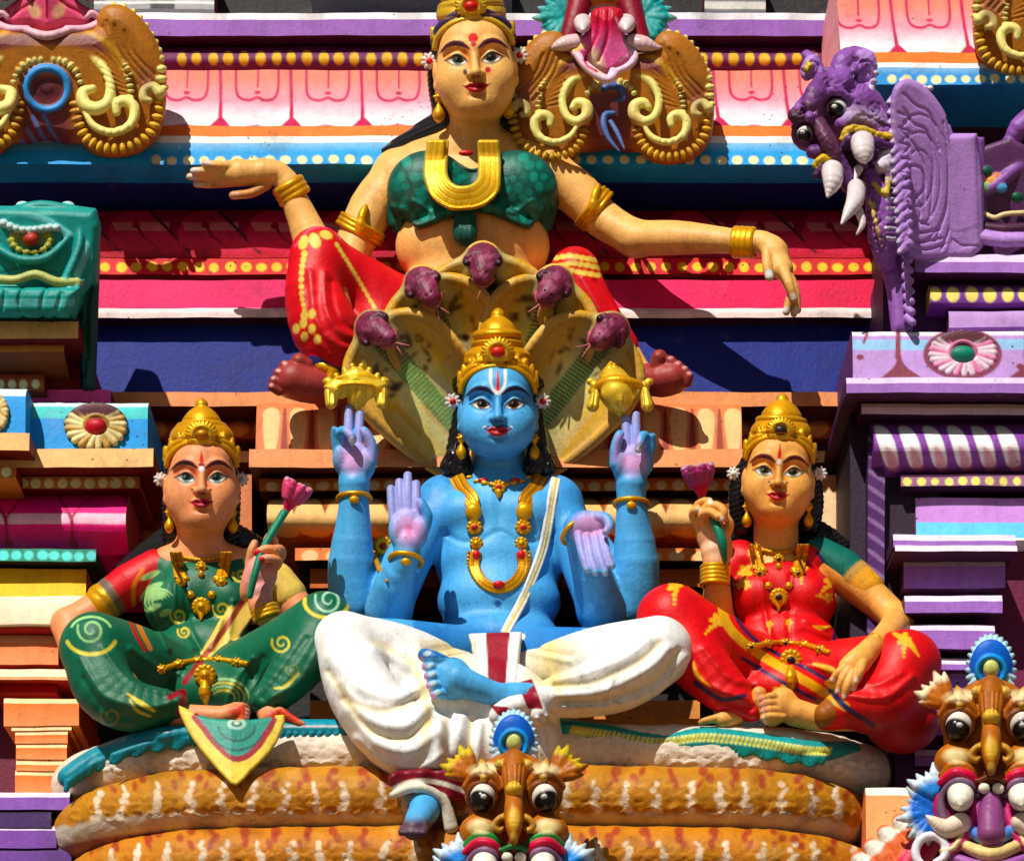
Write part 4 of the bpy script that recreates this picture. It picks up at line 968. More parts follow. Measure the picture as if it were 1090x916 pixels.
    # folds
    for pts, wd_, ht in (([(352, 700), (380, 730), (420, 742), (452, 728)], 6, 3.6), ([(362, 728), (392, 764), (430, 772), (456, 752)], 6, 4), ([(372, 756), (398, 790), (436, 800), (462, 780)], 6, 4),
                      ([(380, 786), (410, 812), (446, 818), (470, 804)], 5, 3.4), ([(400, 690), (430, 706), (446, 716)], 5, 2.4), ([(350, 715), (376, 748), (410, 757), (445, 742)], 4, -2.6), ([(366, 744), (395, 778), (432, 786), (458, 766)], 4, -2.6), ([(470, 770), (466, 800), (470, 836)], 5, 3),
                      ([(492, 764), (488, 800), (490, 836)], 5, 3), ([(512, 770), (510, 800), (512, 836)], 4, 3), ([(480, 766), (477, 800), (480, 836)], 4, -2.6), ([(502, 766), (499, 800), (501, 836)], 4, -2.6),
                      ([(570, 790), (580, 810), (580, 840)], 4, 3), ([(572, 764), (582, 782), (584, 812)], 2, 2), ([(582, 762), (594, 782), (597, 812)], 2, 2), ([(577, 763), (588, 782), (590, 812)], 2, -2), ([(562, 766), (571, 784), (572, 812)], 2, -2), ([(730, 700), (700, 734), (650, 752), (600, 752)], 5, 3.4), ([(712, 690), (690, 712), (640, 736), (592, 740)], 5, 3.4), ([(690, 680), (664, 700), (620, 716), (590, 722)], 5, 3.0),
                      ([(722, 692), (698, 722), (646, 744), (598, 747)], 3.4, -2.2), ([(702, 684), (680, 704), (632, 726), (590, 731)], 3.4, -2.2), ([(652, 724), (648, 740), (664, 752)], 3, 2), ([(450, 702), (500, 694)], 3, 1.6), ([(560, 694), (606, 704)], 3, 1.6), ([(450, 692), (500, 686)], 2.4, -1.4), ([(560, 686), (608, 696)], 2.4, -1.4)):
        g.ridge(pts, wd_, ht, n=4)
    def paint_g(p):
        p.grad(lambda x, y, w: .75*np.clip(1-np.abs(x-478)/46, 0, 1)*np.clip((760-y)/30, 0, 1), CG, box=(440, 505, 680, 760))
        p.grad(lambda x, y, w: .8*np.clip(1-np.abs(x-585)/40, 0, 1), CG, box=(556, 620, 680, 730))
        for pts in ([(475, 766), (472, 800), (474, 830)], [(501, 766), (499, 800), (500, 834)], [(456, 756), (452, 790), (446, 812)], [(350, 715), (376, 748), (410, 757), (445, 742)], [(366, 744), (395, 778), (432, 786), (458, 766)], [(722, 692), (698, 722), (646, 744), (598, 747)], [(702, 684), (680, 704), (632, 726), (590, 731)], [(400, 684), (436, 704), (452, 740), (456, 770)], [(592, 712), (596, 740)]):
            p.line(spline(pts, 4), 6, CG, a=.55, soft=3.5)
        p.line(spline([(360, 660), (380, 690), (400, 700)], 3), 14, K(196, 206, 214), a=.4, soft=8)
        p.line(spline([(452, 694), (500, 686)], 3), 2, K(150, 120, 60), a=.6, soft=1); p.line([(558, 686), (608, 697)], 2, K(150, 120, 60), a=.6, soft=1)
        R_ = K(140, 20, 40)
        p.poly([(517, 668), (543, 668), (538, 732), (520, 732)], R_)
        p.poly([(551, 726), (566, 722), (572, 736), (578, 754), (562, 754), (556, 740)], R_)
        p.poly([(521, 750), (540, 752), (552, 760), (545, 768), (530, 760)], R_)
        p.line([(505, 682), (512, 730)], 1.6, K(170, 140, 90), a=.7); p.line([(554, 682), (548, 730)], 1.6, K(170, 140, 90), a=.7)
        p.grad(lambda x, y, w: np.clip((y-(823-((x-420)*.04)))/1.5, 0, 1)*(x < 512), K(110, 14, 34), box=(400, 512, 812, 860))
    g.paints.append(paint_g)
    g.build('lower_garment', B, blocks=[(500, 600, 720, 800, 1.2)])
    f_ = Sculpt(1.3); f_.plate([(414, 824), (440, 818), (490, 820), (512, 834), (506, 850), (470, 852), (440, 846), (420, 842)], 380, 10, K(120, 14, 36), k=2, rnd=6, n=3, curve=lambda x, y: 3*np.sin(x*.2))
    f_.c([(418, 846, 384, 4), (440, 838, 392, 5), (460, 842, 392, 5), (474, 856, 384, 6), (480, 880, 376, 8)], K(214, 208, 190), k=3, n=3)
    f_.paints.append(lambda p: p.line(spline([(416, 840), (440, 831), (470, 833), (506, 846)], 4), 5, K(220, 214, 200)))
    f_.build('garment_hem', B)
# ------------------------------------------------------------------ five-hooded serpent: coils below, hoods spread behind the blue statue
if want('serp'):
    N_ = thing('coiled_serpent', 'ochre and white coiled serpent with five spread hoods behind the blue statue', 'serpent statue', place(500, 916, 200))
    OC = K(176, 120, 46); OCW = K(190, 180, 164); YG = K(222, 190, 96)
    def coil(y0, y1, x0, x1, d, top, bot, spots, seed, drop=18, name='coil'):
        rs = np.random.RandomState(seed); yc, r = (y0+y1)/2, (y1-y0)/2
        s = Sculpt(2.0)
        pts = [(x0+r*.7, yc+drop*2.4, d-120, r*.95), (x0+r+14, yc+drop*1.35, d-66, r*.97), (x0+r+70, yc+drop*.5, d-26, r), (x0+r+150, yc+drop*.08, d-6, r), ((x0+x1)/2, yc-2, d, r), (x1-r-150, yc, d-4, r), (x1-r-60, yc+drop*.3, d-18, r), (x1-r-8, yc+drop*.9, d-56, r*.96), (x1-r*.6, yc+drop*1.5, d-120, r*.92)]
        s.c(pts, top, k=0, n=4, ki=2)
        bx = (x0-10, x1+10, y0-30, y1+50)
        s.field(lambda x, y, w: np.sin(x*.11+y*.07)*.7+np.sin(x*.31+np.sin(y*.2)*2)*np.sin(y*.33+x*.05)*.45, bx, .7)
        loops = []
        for i in range(int((x1-x0)/17)):
            cx = x0+24+i*17+rs.uniform(-4, 4); cy_ = yc+r*.30+rs.uniform(-4, 5)+drop*.9*max(0, (abs(cx-(x0+x1)/2)-(x1-x0)*.38)/((x1-x0)*.12))**2*.4
            L = arc(cx, cy_, rs.uniform(6, 10), rs.uniform(3.5, 5.5), rs.uniform(0, 90), rs.uniform(240, 360), 9); s.ridge(L, 1.5, 1.5)
        for row in range(4):
            for i in range(int((x1-x0-70)/15)):
                cx = x0+40+i*15+(row % 2)*7+rs.uniform(-1.5, 1.5)
                if rs.rand() < .7: s.ridge(arc(cx, yc-r*.62+row*r*.27, 6.5, 5, 10, 170, 5), 1.0, -1.0)
        def pt(p):
            def yn(x): return drop*1.0*np.clip((np.abs(x-(x0+x1)/2)-(x1-x0)*.36)/((x1-x0)*.14), 0, 1.2)**2
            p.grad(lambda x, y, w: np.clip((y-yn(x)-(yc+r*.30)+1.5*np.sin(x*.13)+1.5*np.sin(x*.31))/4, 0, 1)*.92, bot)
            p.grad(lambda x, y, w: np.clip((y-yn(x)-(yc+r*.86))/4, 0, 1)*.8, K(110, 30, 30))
            if spots:
                for i in range(int((x1-x0)/33)):
                    cx = x0+30+i*33+rs.uniform(-6, 6); yo = float(yn(np.array(cx)))
                    for j in range(3):
                        p.disk(cx+rs.uniform(-8, 8), yc-r*.88+j*r*.2+yo, rs.uniform(3, 6)*(1-.15*j), rs.uniform(4, 6.5), K(140, 36, 40), a=.75, soft=1.2, ang=rs.uniform(-40, 40))
                    cx += 17
                    for j in range(5):
                        p.disk(cx+rs.uniform(-3.5, 3.5), yc-r*.5+j*r*.19+yo, rs.uniform(2.6, 5.4)*(.7+.18*j), rs.uniform(2.6, 5), K(222, 206, 182), a=.8, soft=.6, ang=rs.uniform(-60, 60))
                    for j in range(3): p.disk(cx+16+rs.uniform(-6, 6), yc+r*.1+yo+rs.uniform(-6, 6), rs.uniform(2.5, 5), rs.uniform(2, 4), K(150, 92, 16), a=.7, soft=1)
                for i in range(70): p.disk(rs.uniform(x0, x1), rs.uniform(yc-r, yc+r*.4), rs.uniform(4, 14), rs.uniform(2, 6), K(*[(150, 92, 16), (206, 160, 90), (120, 60, 24)][i % 3]), a=.35, soft=3, ang=rs.uniform(-25, 25))
        s.paints.append(pt)
        return s.build(name, N_, M_SNAKE)
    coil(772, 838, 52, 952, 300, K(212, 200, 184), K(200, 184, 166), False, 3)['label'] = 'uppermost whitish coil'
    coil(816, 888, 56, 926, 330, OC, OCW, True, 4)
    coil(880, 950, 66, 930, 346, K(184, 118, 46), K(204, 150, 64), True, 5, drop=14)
    course('seat', 340, 745, [([(772, 296), (778, 298), (800, 290)], K(190, 170, 140), None)], N_, back=60)
    # hoods: leaf-like cupped plates
    def hood(cx0, cy0, tip, wdt, d0, d1, lean, seed, nm='hood'):
        """fans out from (cx0, cy0) up to tip (x, y); wdt widest half width"""
        tx, ty = tip; L = math.hypot(tx-cx0, ty-cy0); ux, uy = (tx-cx0)/L, (ty-cy0)/L; vx, vy = -uy, ux
        prof = [(0, .45), (.2, .68), (.4, .86), (.6, .97), (.74, 1.0), (.86, .93), (.95, .68), (1.0, .34)]
        wl, wr_ = wdt if isinstance(wdt, tuple) else (wdt, wdt)
        def pnt(t, q):
            w__ = wl if q < 0 else wr_
            return (cx0+ux*L*t+vx*w__*q, cy0+uy*L*t+vy*w__*q)
        out_l = [pnt(t, -q) for t, q in prof]; out_r = [pnt(t, q) for t, q in prof[::-1]]
        pts = spline(out_l+[pnt(1.03, 0)]+out_r, 3, True)
        s = Sculpt(1.9)
        def tq(x, y):
            v_ = (x-cx0)*vx+(y-cy0)*vy
            return ((x-cx0)*ux+(y-cy0)*uy)/L, v_/np.where(v_ < 0, wl, wr_)
        def cup(x, y):
            t, q = tq(x, y); return (d1-d0)*np.clip(t, 0, 1.1)**1.2+20*np.clip(np.abs(q), 0, 1.2)**2*np.clip(t*1.5, 0, 1)+20*np.clip(t-.85, 0, .4)*1.6
        s.plate(pts, d0, 5.5, K(240, 186, 76), k=0, rnd=4, curve=cup)
        rim = [(x, y, 0) for x, y in pts]
        w_ = s.cv((sum(p[0] for p in pts)/len(pts), sum(p[1] for p in pts)/len(pts), d0))[2]
        s.c([(x, y, Raw(w_+float(cup(np.array(x), np.array(y)))+1), 6.4) for x, y in pts+[pts[0]]], SERP, k=4, ki=.6)
        kx, ky = pnt(.97, 0); kw = w_+float(cup(np.array(kx), np.array(ky)))
        s.c([(*pnt(.9, -.3), Raw(kw-4), 11), (*pnt(.99, -.12), Raw(kw+2), 15), (*pnt(1.02, 0), Raw(kw+6), 18), (*pnt(.99, .12), Raw(kw+2), 15), (*pnt(.9, .3), Raw(kw-4), 11)], SERP, k=6, n=3)
        rs = np.random.RandomState(seed)
        def pt(p):
            base = (0, 1e4)
            A = np.array(pts); bx = (A[:, 0].min()-8, A[:, 0].max()+8, A[:, 1].min()-8, A[:, 1].max()+8)
            def m(fn): return lambda x, y, w: fn(*tq(x, y))
            p.grad(m(lambda t, q: np.clip(1.15-np.abs(q)*.9, 0, 1)*.9), K(246, 226, 150), box=bx)
            p.grad(m(lambda t, q: np.clip(1.0-t*1.6, 0, 1)*.6), K(236, 228, 180), box=bx)
            p.grad(m(lambda t, q: np.clip(.95-np.abs(np.abs(q)-.64)*3.0, 0, 1)*.95*np.clip(t*3, 0, 1)), K(250, 172, 30), box=bx)
            p.grad(m(lambda t, q: np.clip((t-.66)/.22, 0, 1)*np.clip(1.05-np.abs(q), 0, 1)*.75), K(84, 44, 20), box=bx)
            for i in range(16):
                q_ = rs.uniform(-.8, .8); t_ = rs.uniform(.05, .5); p.line([pnt(t_, q_), pnt(t_+rs.uniform(.15, .35), q_*1.02)], rs.uniform(3, 8), K(*[(240, 206, 90), (232, 226, 200), (214, 120, 24), (240, 210, 130), (206, 200, 180)][i % 5]), a=.5, soft=3)
            for i in range(46):
                t = .03+i*.021; a = pnt(t, -.17*(.7+t*.4)); b = pnt(t+.006, .17*(.7+t*.4))
                p.line([a, b], L*.021*.72, K(50, 140, 70) if t < .75 else K(60, 84, 40), a=.95, soft=.2)
            for i in range(22):
                x, y = pnt(rs.uniform(.66, .9), rs.choice([-1, 1])*rs.uniform(.25, .66)); p.disk(x, y, rs.uniform(2, 8), rs.uniform(1.6, 4), K(60, 6, 14), a=.85, soft=1.5, ang=rs.uniform(0, 180))
            p.grad(lambda x, y, w: np.clip((w-(w_+cup(x, y)+3.4))/2.5, 0, 1)*1.0*np.clip(np.abs(tq(x, y)[1])*4-2, 0, 1), K(206, 160, 84), box=bx)
        s.paints.append(pt)
        o = s.build(nm, N_, M_STAT)
        # head hangs over the top of the hood
        hx, hy = pnt(1.0, 0); hd = Raw(w_+float(cup(np.array(hx), np.array(hy))))
        hw = float(hd)
        e = Sculpt(1.1); e.w0 = 0; HM = K(116, 44, 70)
        a = lean
        ca, sa = math.cos(math.radians(a)), math.sin(math.radians(a))
        def R(x, y): return (hx+1.28*(x*ca-y*sa), hy+1.28*(x*sa+y*ca))
        e.c([(*R(0, 8), Raw(hw-4), 17), (*R(0, -1), Raw(hw+8), 18.5), (*R(0, 1), Raw(hw+22), 17), (*R(0, 8), Raw(hw+34), 12.5), (*R(0, 13), Raw(hw+40), 9.5)], HM, k=3, n=4, f=1)
        for q in (-1, 1):
            e.e((*R(q*11, 0), Raw(hw+27)), (8, 7, 7), HM, k=2.5); e.c([(*R(q*6, -7), Raw(hw+30), 3.4), (*R(q*13, -3), Raw(hw+30), 3.4)], K(96, 34, 60), k=2); e.e((*R(q*13.5, 1.5), Raw(hw+32)), (4, 3.6, 4), K(20, 8, 12), k=.5)
            e.e((*R(q*3, 9), Raw(hw+46)), (.9, .8, 1.6), BLACK, k=.5, op='s')
        e.c([(*R(-8, 15), Raw(hw+30), 3), (*R(0, 20), Raw(hw+36), 3.6), (*R(8, 15), Raw(hw+30), 3)], K(170, 90, 96), k=2, n=3)
        e.field(lambda x, y, w: np.sin(x*.9+w*.4)*np.sin(y*.8-w*.3), (hx-50, hx+50, hy-50, hy+50), .22)
        e.paints.append(lambda p: [p.disk(hx+rs.uniform(-18, 18), hy+rs.uniform(-16, 18), rs.uniform(2, 6), rs.uniform(2, 5), K(70, 20, 44) if i % 2 else K(160, 90, 120), a=.6, soft=1.6) for i in range(16)])
        ho = e.build('head', o, M_STAT)
        g = Sculpt(.8); g.w0 = 0
        for q in (-1, 1): g.c([(*R(0, 18), Raw(hw+40), 1.0), (*R(q*2, 25), Raw(hw+43), 1.0), (*R(q*5, 32), Raw(hw+44), .8)], K(226, 130, 130), k=.5, n=3)
        g.build('tongue', o, M_STAT)
    hood(530, 506, (398, 350), (64, 56), 190, 200, -56, 1)
    hood(530, 506, (650, 352), (56, 64), 190, 200, 56, 2)
    hood(530, 500, (450, 303), (58, 58), 178, 200, -34, 3)
    hood(530, 500, (590, 302), (58, 58), 178, 200, 34, 4)
    hood(528, 490, (514, 278), (70, 66), 166, 204, 0, 5)
    # green and yellow fringe where the mat ends under the seated women
    for (nm, pts, c1) in (('fringe', [(72, 822), (88, 810), (112, 797), (160, 781), (210, 775), (300, 771), (420, 772)], K(20, 130, 150)), ('fringe', [(596, 770), (640, 776), (700, 785), (752, 780), (810, 786), (862, 794), (906, 794)], K(14, 140, 140))):
        s = Sculpt(1.5)
        s.c([(x, y+5, 316-(0 if 120 < x < 880 else 40), 11) for x, y in pts], c1, k=1, n=5, ki=1, f=1.5)
        for i, p_ in enumerate(spline(pts, 14)):
            s.c([(p_[0], p_[1]+10, 328-(0 if 120 < p_[0] < 880 else 40), 3.6), (p_[0]-3, p_[1]+19+2*math.sin(i), 326-(0 if 120 < p_[0] < 880 else 40), 1.8)], c1, k=1)
        if pts[0][0] > 500:
            s.paints.append(lambda p: [p.line([(q[0], q[1]+1), (q[0]-3, q[1]+8)], 3, K(220, 210, 80), a=.9) for q in spline(pts, 12)[4:-6]])
        s.build(nm, N_, M_STAT)
# ------------------------------------------------------------------ drapery ornament
def swirl(p, cx, cy, r, c, a=.9, wr=None):
    p.line(spiral(cx, cy, r*.15, r, 0, 560, 30), [1, 2.6, 2.2], c, a=a, wr=wr)
def sprig(p, cx, cy, r, c, ang=0, wr=None):
    for i in range(5):
        t = math.radians(ang+72*i); p.disk(cx+r*.55*math.cos(t), cy+r*.55*math.sin(t), r*.48, r*.36, c, ang=math.degrees(t), wr=wr)
    t = math.radians(ang+90)
    for j in range(3): p.disk(cx+math.cos(t)*r*(1.2+j*.55), cy+math.sin(t)*r*(1.2+j*.55), r*(.34-.07*j), r*(.3-.06*j), c, wr=wr)
def necklace_lady(name, parent, on, cx, cy, sx, drop, gem=GOLD, beads=((.62, .45), (.42, .72)), r=6.5, strap=7, collar=True):
    n = Sculpt(.9); n.w0 = 0
    for q in (-1, 1):
        pts = [(cx+q*sx, cy), (cx+q*sx*.92, cy+drop*.18), (cx+q*sx*.82, cy+drop*.42)]
        for j in range(5):
            o = (j-2)*strap*.36
            n.c([(x+o, y, on(x+o, y, 1.2), 1.7) for x, y in pts], GOLD if j != 2 else GOLDD, k=.5, n=3, ki=.3)
        flower_stud(n, cx+q*sx*.80, cy+drop*.50, float(on(cx+q*sx*.8, cy+drop*.5, 2)), r*.95, 9, GOLD, gem)
        for fx, fy in beads: flower_stud(n, cx+q*sx*fx, cy+drop*fy, float(on(cx+q*sx*fx, cy+drop*fy, 2)), r*.72, 8, GOLD, GOLD)
    flower_stud(n, cx, cy+drop*.92, float(on(cx, cy+drop*.92, 3)), r*1.55, 13, GOLD, gem)
    n.c([(cx, cy+drop*.92+r*1.4, on(cx, cy+drop+r, 2), 3), (cx, cy+drop*.92+r*2.3, on(cx, cy+drop+r*1.5, 2), 1.2)], GOLD, k=1)
    if collar:
        for i in range(13):
            t = -1+2*i/12; x = cx+t*sx*.95; y = cy+2+5.5*(1-t*t); n.e((x, y, on(x, y, 1.2)), (3, 2.6, 2.2), GOLD, k=.8)
        flower_stud(n, cx, cy+15, float(on(cx, cy+15, 2)), 6.5, 9, GOLD, gem); n.e((cx, cy+23, on(cx, cy+23, 1.5)), (3.4, 4.4, 2.4), GOLD, k=1)
    return n.build(name, parent, M_GILT)
def waist_belt(name, parent, on, pts, gem, drop):
    n = Sculpt(.9); n.w0 = 0
    n.c([(x, y, on(x, y, .8), 3.2) for x, y in spline(pts, 6)], GOLD, k=1, n=1, ki=.4)
    sp = spline(pts, 3)
    for i, (x, y) in enumerate(sp): 
        if i % 2 == 0: flower_stud(n, x, y, float(on(x, y, 3)), 6.0, 7, GOLD, gem if i % 4 == 0 else GOLD)
    x, y = drop; flower_stud(n, x, y, float(on(x, y, 4)), 12, 12, GOLD, gem)
    n.c([(x, y+9, on(x, y+9, 4), 4), (x, y+19, on(x, y+19, 4), 6.5), (x+1, y+30, on(x, y+30, 3), 2.5)], GOLD, k=2, n=3)
    return n.build(name, parent, M_GILT)
def lotus(name, label, top, stem, d, c1, c2, scol, ang, sc=1.0):
    """closed lotus bud on a stem: top = centre of the rim"""
    s = Sculpt(.8); s.w0 = 0; ca, sa = math.cos(math.radians(ang)), math.sin(math.radians(ang))
    w = out(top[1], d)
    def R(x, y, t=0): return (top[0]+sc*(x*ca-y*sa), top[1]+sc*(x*sa+y*ca), Raw(w+t*sc))
    s.c([(*R(0, 6), 12*sc), (*R(0, 15), 9.5*sc), (*R(0, 27), 5*sc), (*R(0, 34), 3.8*sc)], c1, k=1, n=3)
    for i in range(7):
        t = 2*math.pi*i/7+.3; x, z = math.cos(t), math.sin(t)
        s.c([(*R(x*7, 14, z*7), 6.5*sc), (*R(x*12, 3, z*12), 6.2*sc), (*R(x*15.5, -3, z*15.5), 3*sc), (*R(x*16.5, -2, z*17), 1.6*sc)], c1, k=1.0, n=2)
    s.e(R(0, -2, 2), (9*sc, 6*sc, 9*sc), None, k=1.5, op='s')
    s.paints.append(lambda p: (p.disk(*R(0, 28)[:2], 9*sc, 9*sc, c2, soft=4, a=.8), p.line([R(-18, -3)[:2], R(-9, -7)[:2], R(0, -5)[:2], R(9, -7)[:2], R(18, -3)[:2]], 3.2*sc, K(196, 176, 196), a=.6, soft=1.2)))
    T_ = thing(name, label, 'lotus flower', place(stem[-1][0], stem[-1][1], d))
    s.build('bud', T_)
    g = Sculpt(.8); g.w0 = 0
    g.c([(x, y, Raw(out(y, dd)), r) for x, y, dd, r in stem], scol, k=1, n=4); g.build('stem', T_)

# ------------------------------------------------------------------ woman in green, left
if want('green'):
    B = thing('deity_statue', 'seated woman statue in green sari with pink lotus, left of the blue statue', 'statue', place(213, 780, 230))
    SK_ = K(234, 150, 108); GR = K(9, 92, 64); RD = K(196, 26, 36)
    s = Sculpt(1.8)
    s.c([(213, 552, 236, 24), (213, 585, 228, 25), (213, 600, 222, 26)], SK_, k=0)
    s.e((213, 640, 216), (54, 50, 30), SK_, k=8); s.e((222, 700, 216), (56, 40, 32), SK_, k=12)
    s.c([(180, 600, 220, 20), (213, 590, 222, 22), (246, 600, 220, 20)], SK_, k=8); s.c([(160, 610, 216, 20), (132, 626, 214, 21), (104, 646, 210, 18), (72, 664, 212, 17)], SK_, k=8, n=3)
    s.c([(72, 664, 212, 18), (78, 690, 226, 15), (100, 710, 240, 13)], SK_, k=5)
    s.c([(266, 606, 216, 20), (296, 626, 216, 21), (318, 650, 218, 18), (336, 684, 226, 18)], SK_, k=8, n=3)
    s.c([(336, 684, 226, 18), (305, 672, 252, 16), (284, 656, 268, 12.5), (277, 644, 272, 12)], SK_, k=6, n=3)
    # hand with the flower
    s.c([(279, 646, 272, 12), (276, 632, 274, 14)], SK_, k=4, f=.8)
    s.e((277, 612, 276), (18, 26, 11), SK_, k=4, rot=14); s.e((266, 618, 278), (9, 22, 9), SK_, k=4, rot=18)
    finger(s, [(266, 600, 280), (268, 586, 286), (271, 578, 286)], SK_, 5.5, 4.2)
    finger(s, [(294, 600, 280), (300, 590, 284), (298, 584, 290), (290, 584, 296)], SK_, 5.2, 4.4)
    finger(s, [(288, 600, 280), (294, 588, 294), (284, 584, 300), (274, 588, 300)], SK_, 5.8, 4.4)
    finger(s, [(290, 606, 280), (296, 598, 294), (288, 594, 300), (278, 595, 301)], SK_, 5.6, 4.4)
    finger(s, [(284, 592, 280), (292, 578, 286), (288, 570, 290), (284, 574, 292)], SK_, 5.0, 4.0)
    # feet
    s.c([(100, 690, 300, 24), (140, 750, 316, 20), (196, 762, 322, 13), (236, 762, 326, 11), (252, 758, 328, 11)], SK_, k=6)
    for i in range(5): finger(s, [(250, 752+i*3.6, 330), (258, 751+i*4, 334), (264+(-abs(i-1)), 753+i*4.2, 330)], SK_, 4.2-.3*i+.8*(i == 0), 3.2)
    s.c([(345, 664, 300, 24), (300, 730, 312, 18), (286, 756, 318, 14), (288, 764, 324, 12)], SK_, k=6)
    for i in range(5): finger(s, [(290+i*3, 759+i*1, 328), (298+i*4.4, 756+i*3, 332), (304+i*4.8, 760+i*2.6, 330)], SK_, 5.4-.5*i, 3.6-.2*i)
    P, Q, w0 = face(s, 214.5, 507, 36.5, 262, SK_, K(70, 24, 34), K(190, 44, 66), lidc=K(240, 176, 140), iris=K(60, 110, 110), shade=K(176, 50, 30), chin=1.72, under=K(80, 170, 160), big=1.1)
    def pt(p):
        wr = (w0, 1e9)
        p.line([Q(0, -.75), Q(0, -.45)], [1, 4.4], RED, wr=wr); p.disk(*Q(0, -.35), 3.4, 2, K(140, 20, 30), wr=wr); p.disk(*Q(0, -.22), 3, 3, K(236, 220, 220), wr=wr); p.disk(*Q(-.27, .38), 1.2, 1.2, BLACK, wr=wr); p.disk(*Q(.27, .38), 1.2, 1.2, BLACK, wr=wr)
        p.disk(277, 614, 18, 24, K(232, 150, 160), a=.7, soft=5, wr=(out(614, 260), 1e9))
        for x, y in ((274, 588), (278, 596)): p.disk(x, y, 4, 4, K(206, 20, 24), wr=(out(600, 285), 1e9))
        p.disk(256, 757, 12, 8, K(206, 50, 50), a=.8, soft=3); p.disk(304, 762, 20, 9, K(206, 50, 50), a=.8, soft=3)
        for i in range(5): p.disk(263, 754+i*4.2, 2, 1.6, K(236, 200, 190))
    s.paints.append(pt)
    s.build('body', B, blocks=[(176, 254, 468, 575, .75), (250, 310, 560, 650, 1.0), (240, 330, 742, 780, 1.1)])
    on0 = s.surf()
    h = Sculpt(1.3); h.w0 = w0
    for q in (-1, 1): h.c([(214+q*28, 490, -14, 9), (214+q*34, 515, -16, 8), (214+q*34, 545, -16, 8), (214+q*30, 575, -22, 10)], BLACK, k=3, n=3)
    h.c([(190, 488, -12, 14), (214, 474, -12, 16), (240, 488, -12, 14)], BLACK, k=3, n=2)
    h.c([(200, 566, -34, 20), (160, 590, -44, 16), (130, 606, -48, 8)], K(30, 32, 34), k=4, n=3); h.c([(228, 566, -34, 20), (268, 584, -44, 16), (292, 600, -48, 8)], K(30, 32, 34), k=4, n=3)
    h.field(lambda x, y, w: np.sin(x*.5+y*1.1)*.8, (100, 320, 460, 640), .6)
    h.build('hair', B, M_GLOSS)
    crown('crown', B, P, 35, [(-1.18, .80, .10), (-1.45, .66, .12), (-1.62, .50, .08), (-1.76, .28, .08)], .46, GOLDD, spikes=9, front=(0, -1.22))
    for q in (-1, 1):
        ear_drop('earring', B, 214+q*34, 545, w0+6, 1.0); ear_flower('ear_flower', B, 214+q*43, 510, w0-8, 8, K(190, 180, 170))
    g = Sculpt(1.6)
    # bodice and sleeves
    g.e((213, 642, 220), (60, 48, 33), GR, k=0); g.e((186, 640, 236), (26, 26, 22), GR, k=8); g.e((242, 640, 236), (26, 26, 22), GR, k=8)
    g.e((222, 700, 222), (58, 44, 34), GR, k=10); g.c([(176, 606, 222, 18), (213, 612, 222, 22), (250, 606, 222, 18)], GR, k=6)
    g.c([(166, 606, 216, 22), (138, 622, 214, 23), (120, 634, 212, 21)], RD, k=4); g.c([(112, 640, 211, 20.5), (120, 634, 212, 21.5)], K(20, 96, 80), k=.5); g.c([(108, 643, 211, 20), (110, 641, 211, 21.5)], GOLD, k=.5)
    g.c([(262, 604, 216, 21), (292, 620, 216, 23), (306, 634, 217, 21)], K(222, 190, 100), k=3)
    # legs
    g.c([(200, 722, 236, 32), (140, 700, 284, 36), (100, 686, 312, 35)], GR, k=10, n=4)
    g.c([(100, 692, 312, 35), (112, 732, 320, 33), (142, 752, 326, 27), (186, 752, 328, 16)], GR, k=10, n=4)
    g.c([(236, 726, 236, 32), (300, 690, 282, 32), (344, 660, 310, 31)], GR, k=10, n=4)
    g.c([(344, 664, 310, 30), (322, 704, 318, 28), (296, 736, 322, 20), (282, 746, 322, 14)], GR, k=8, n=4)
    g.e((228, 736, 262), (54, 34, 40), GR, k=12)
    g.plate([(186, 722), (206, 708), (262, 616), (284, 608), (294, 622), (246, 690), (214, 738), (196, 744)], 259, 4, K(222, 190, 100), k=3, rnd=2, curve=lambda x, y: -(np.abs(x-222)*.32)+(y-680)*.42)
    for pts, wd_, ht in (([(186, 620), (188, 660), (206, 690)], 3, 2), ([(196, 612), (200, 660), (214, 692)], 3, -1.6), ([(236, 660), (226, 690)], 3, 2), ([(248, 640), (244, 680)], 3, 2), ([(160, 650), (180, 690)], 3, 2),
                      ([(84, 700), (110, 740), (160, 752), (190, 744)], 5, 3.4), ([(110, 690), (140, 724), (176, 736)], 4, 2.6), ([(140, 690), (170, 712), (190, 716)], 4, 2.4), ([(90, 722), (116, 758), (160, 766)], 4, -2.4), ([(340, 690), (318, 726), (290, 742)], 4, 2.6), ([(326, 680), (300, 718), (280, 742)], 4, -2.2), ([(300, 690), (276, 724), (266, 752)], 4, 2.6), ([(280, 700), (262, 730), (256, 752)], 4, -2), ([(268, 700), (250, 726), (240, 752)], 3, 2)):
        g.ridge(pts, wd_, ht, n=4)
    LG = K(150, 196, 130); LY = K(206, 190, 76)
    def pg(p):
        for i in range(4): p.line(arc(168, 640, 18-4*i, 14-3*i, 120, 330, 8), [1, 4, 1], LG, wr=(out(640, 215), 1e9)); 
        for i, (x, y) in enumerate(((160, 612), (164, 624), (170, 634), (164, 646), (176, 652))): p.disk(x, y, 11-i, 3.4, LG, ang=-24, a=.85)
        for x, y, r in ((190, 655, 9), (236, 648, 10), (196, 672, 7), (244, 668, 7), (256, 612, 8)): swirl(p, x, y, r, LY)
        swirl(p, 97, 670, 15, LG); p.line(arc(97, 676, 27, 20, 20, 160, 12), 4, LY); p.line(arc(97, 672, 22, 16, 200, 340, 12), 2.4, LG)
        swirl(p, 350, 638, 15, K(170, 214, 190)); p.line(arc(348, 640, 24, 17, -10, 190, 12), 4, LY)
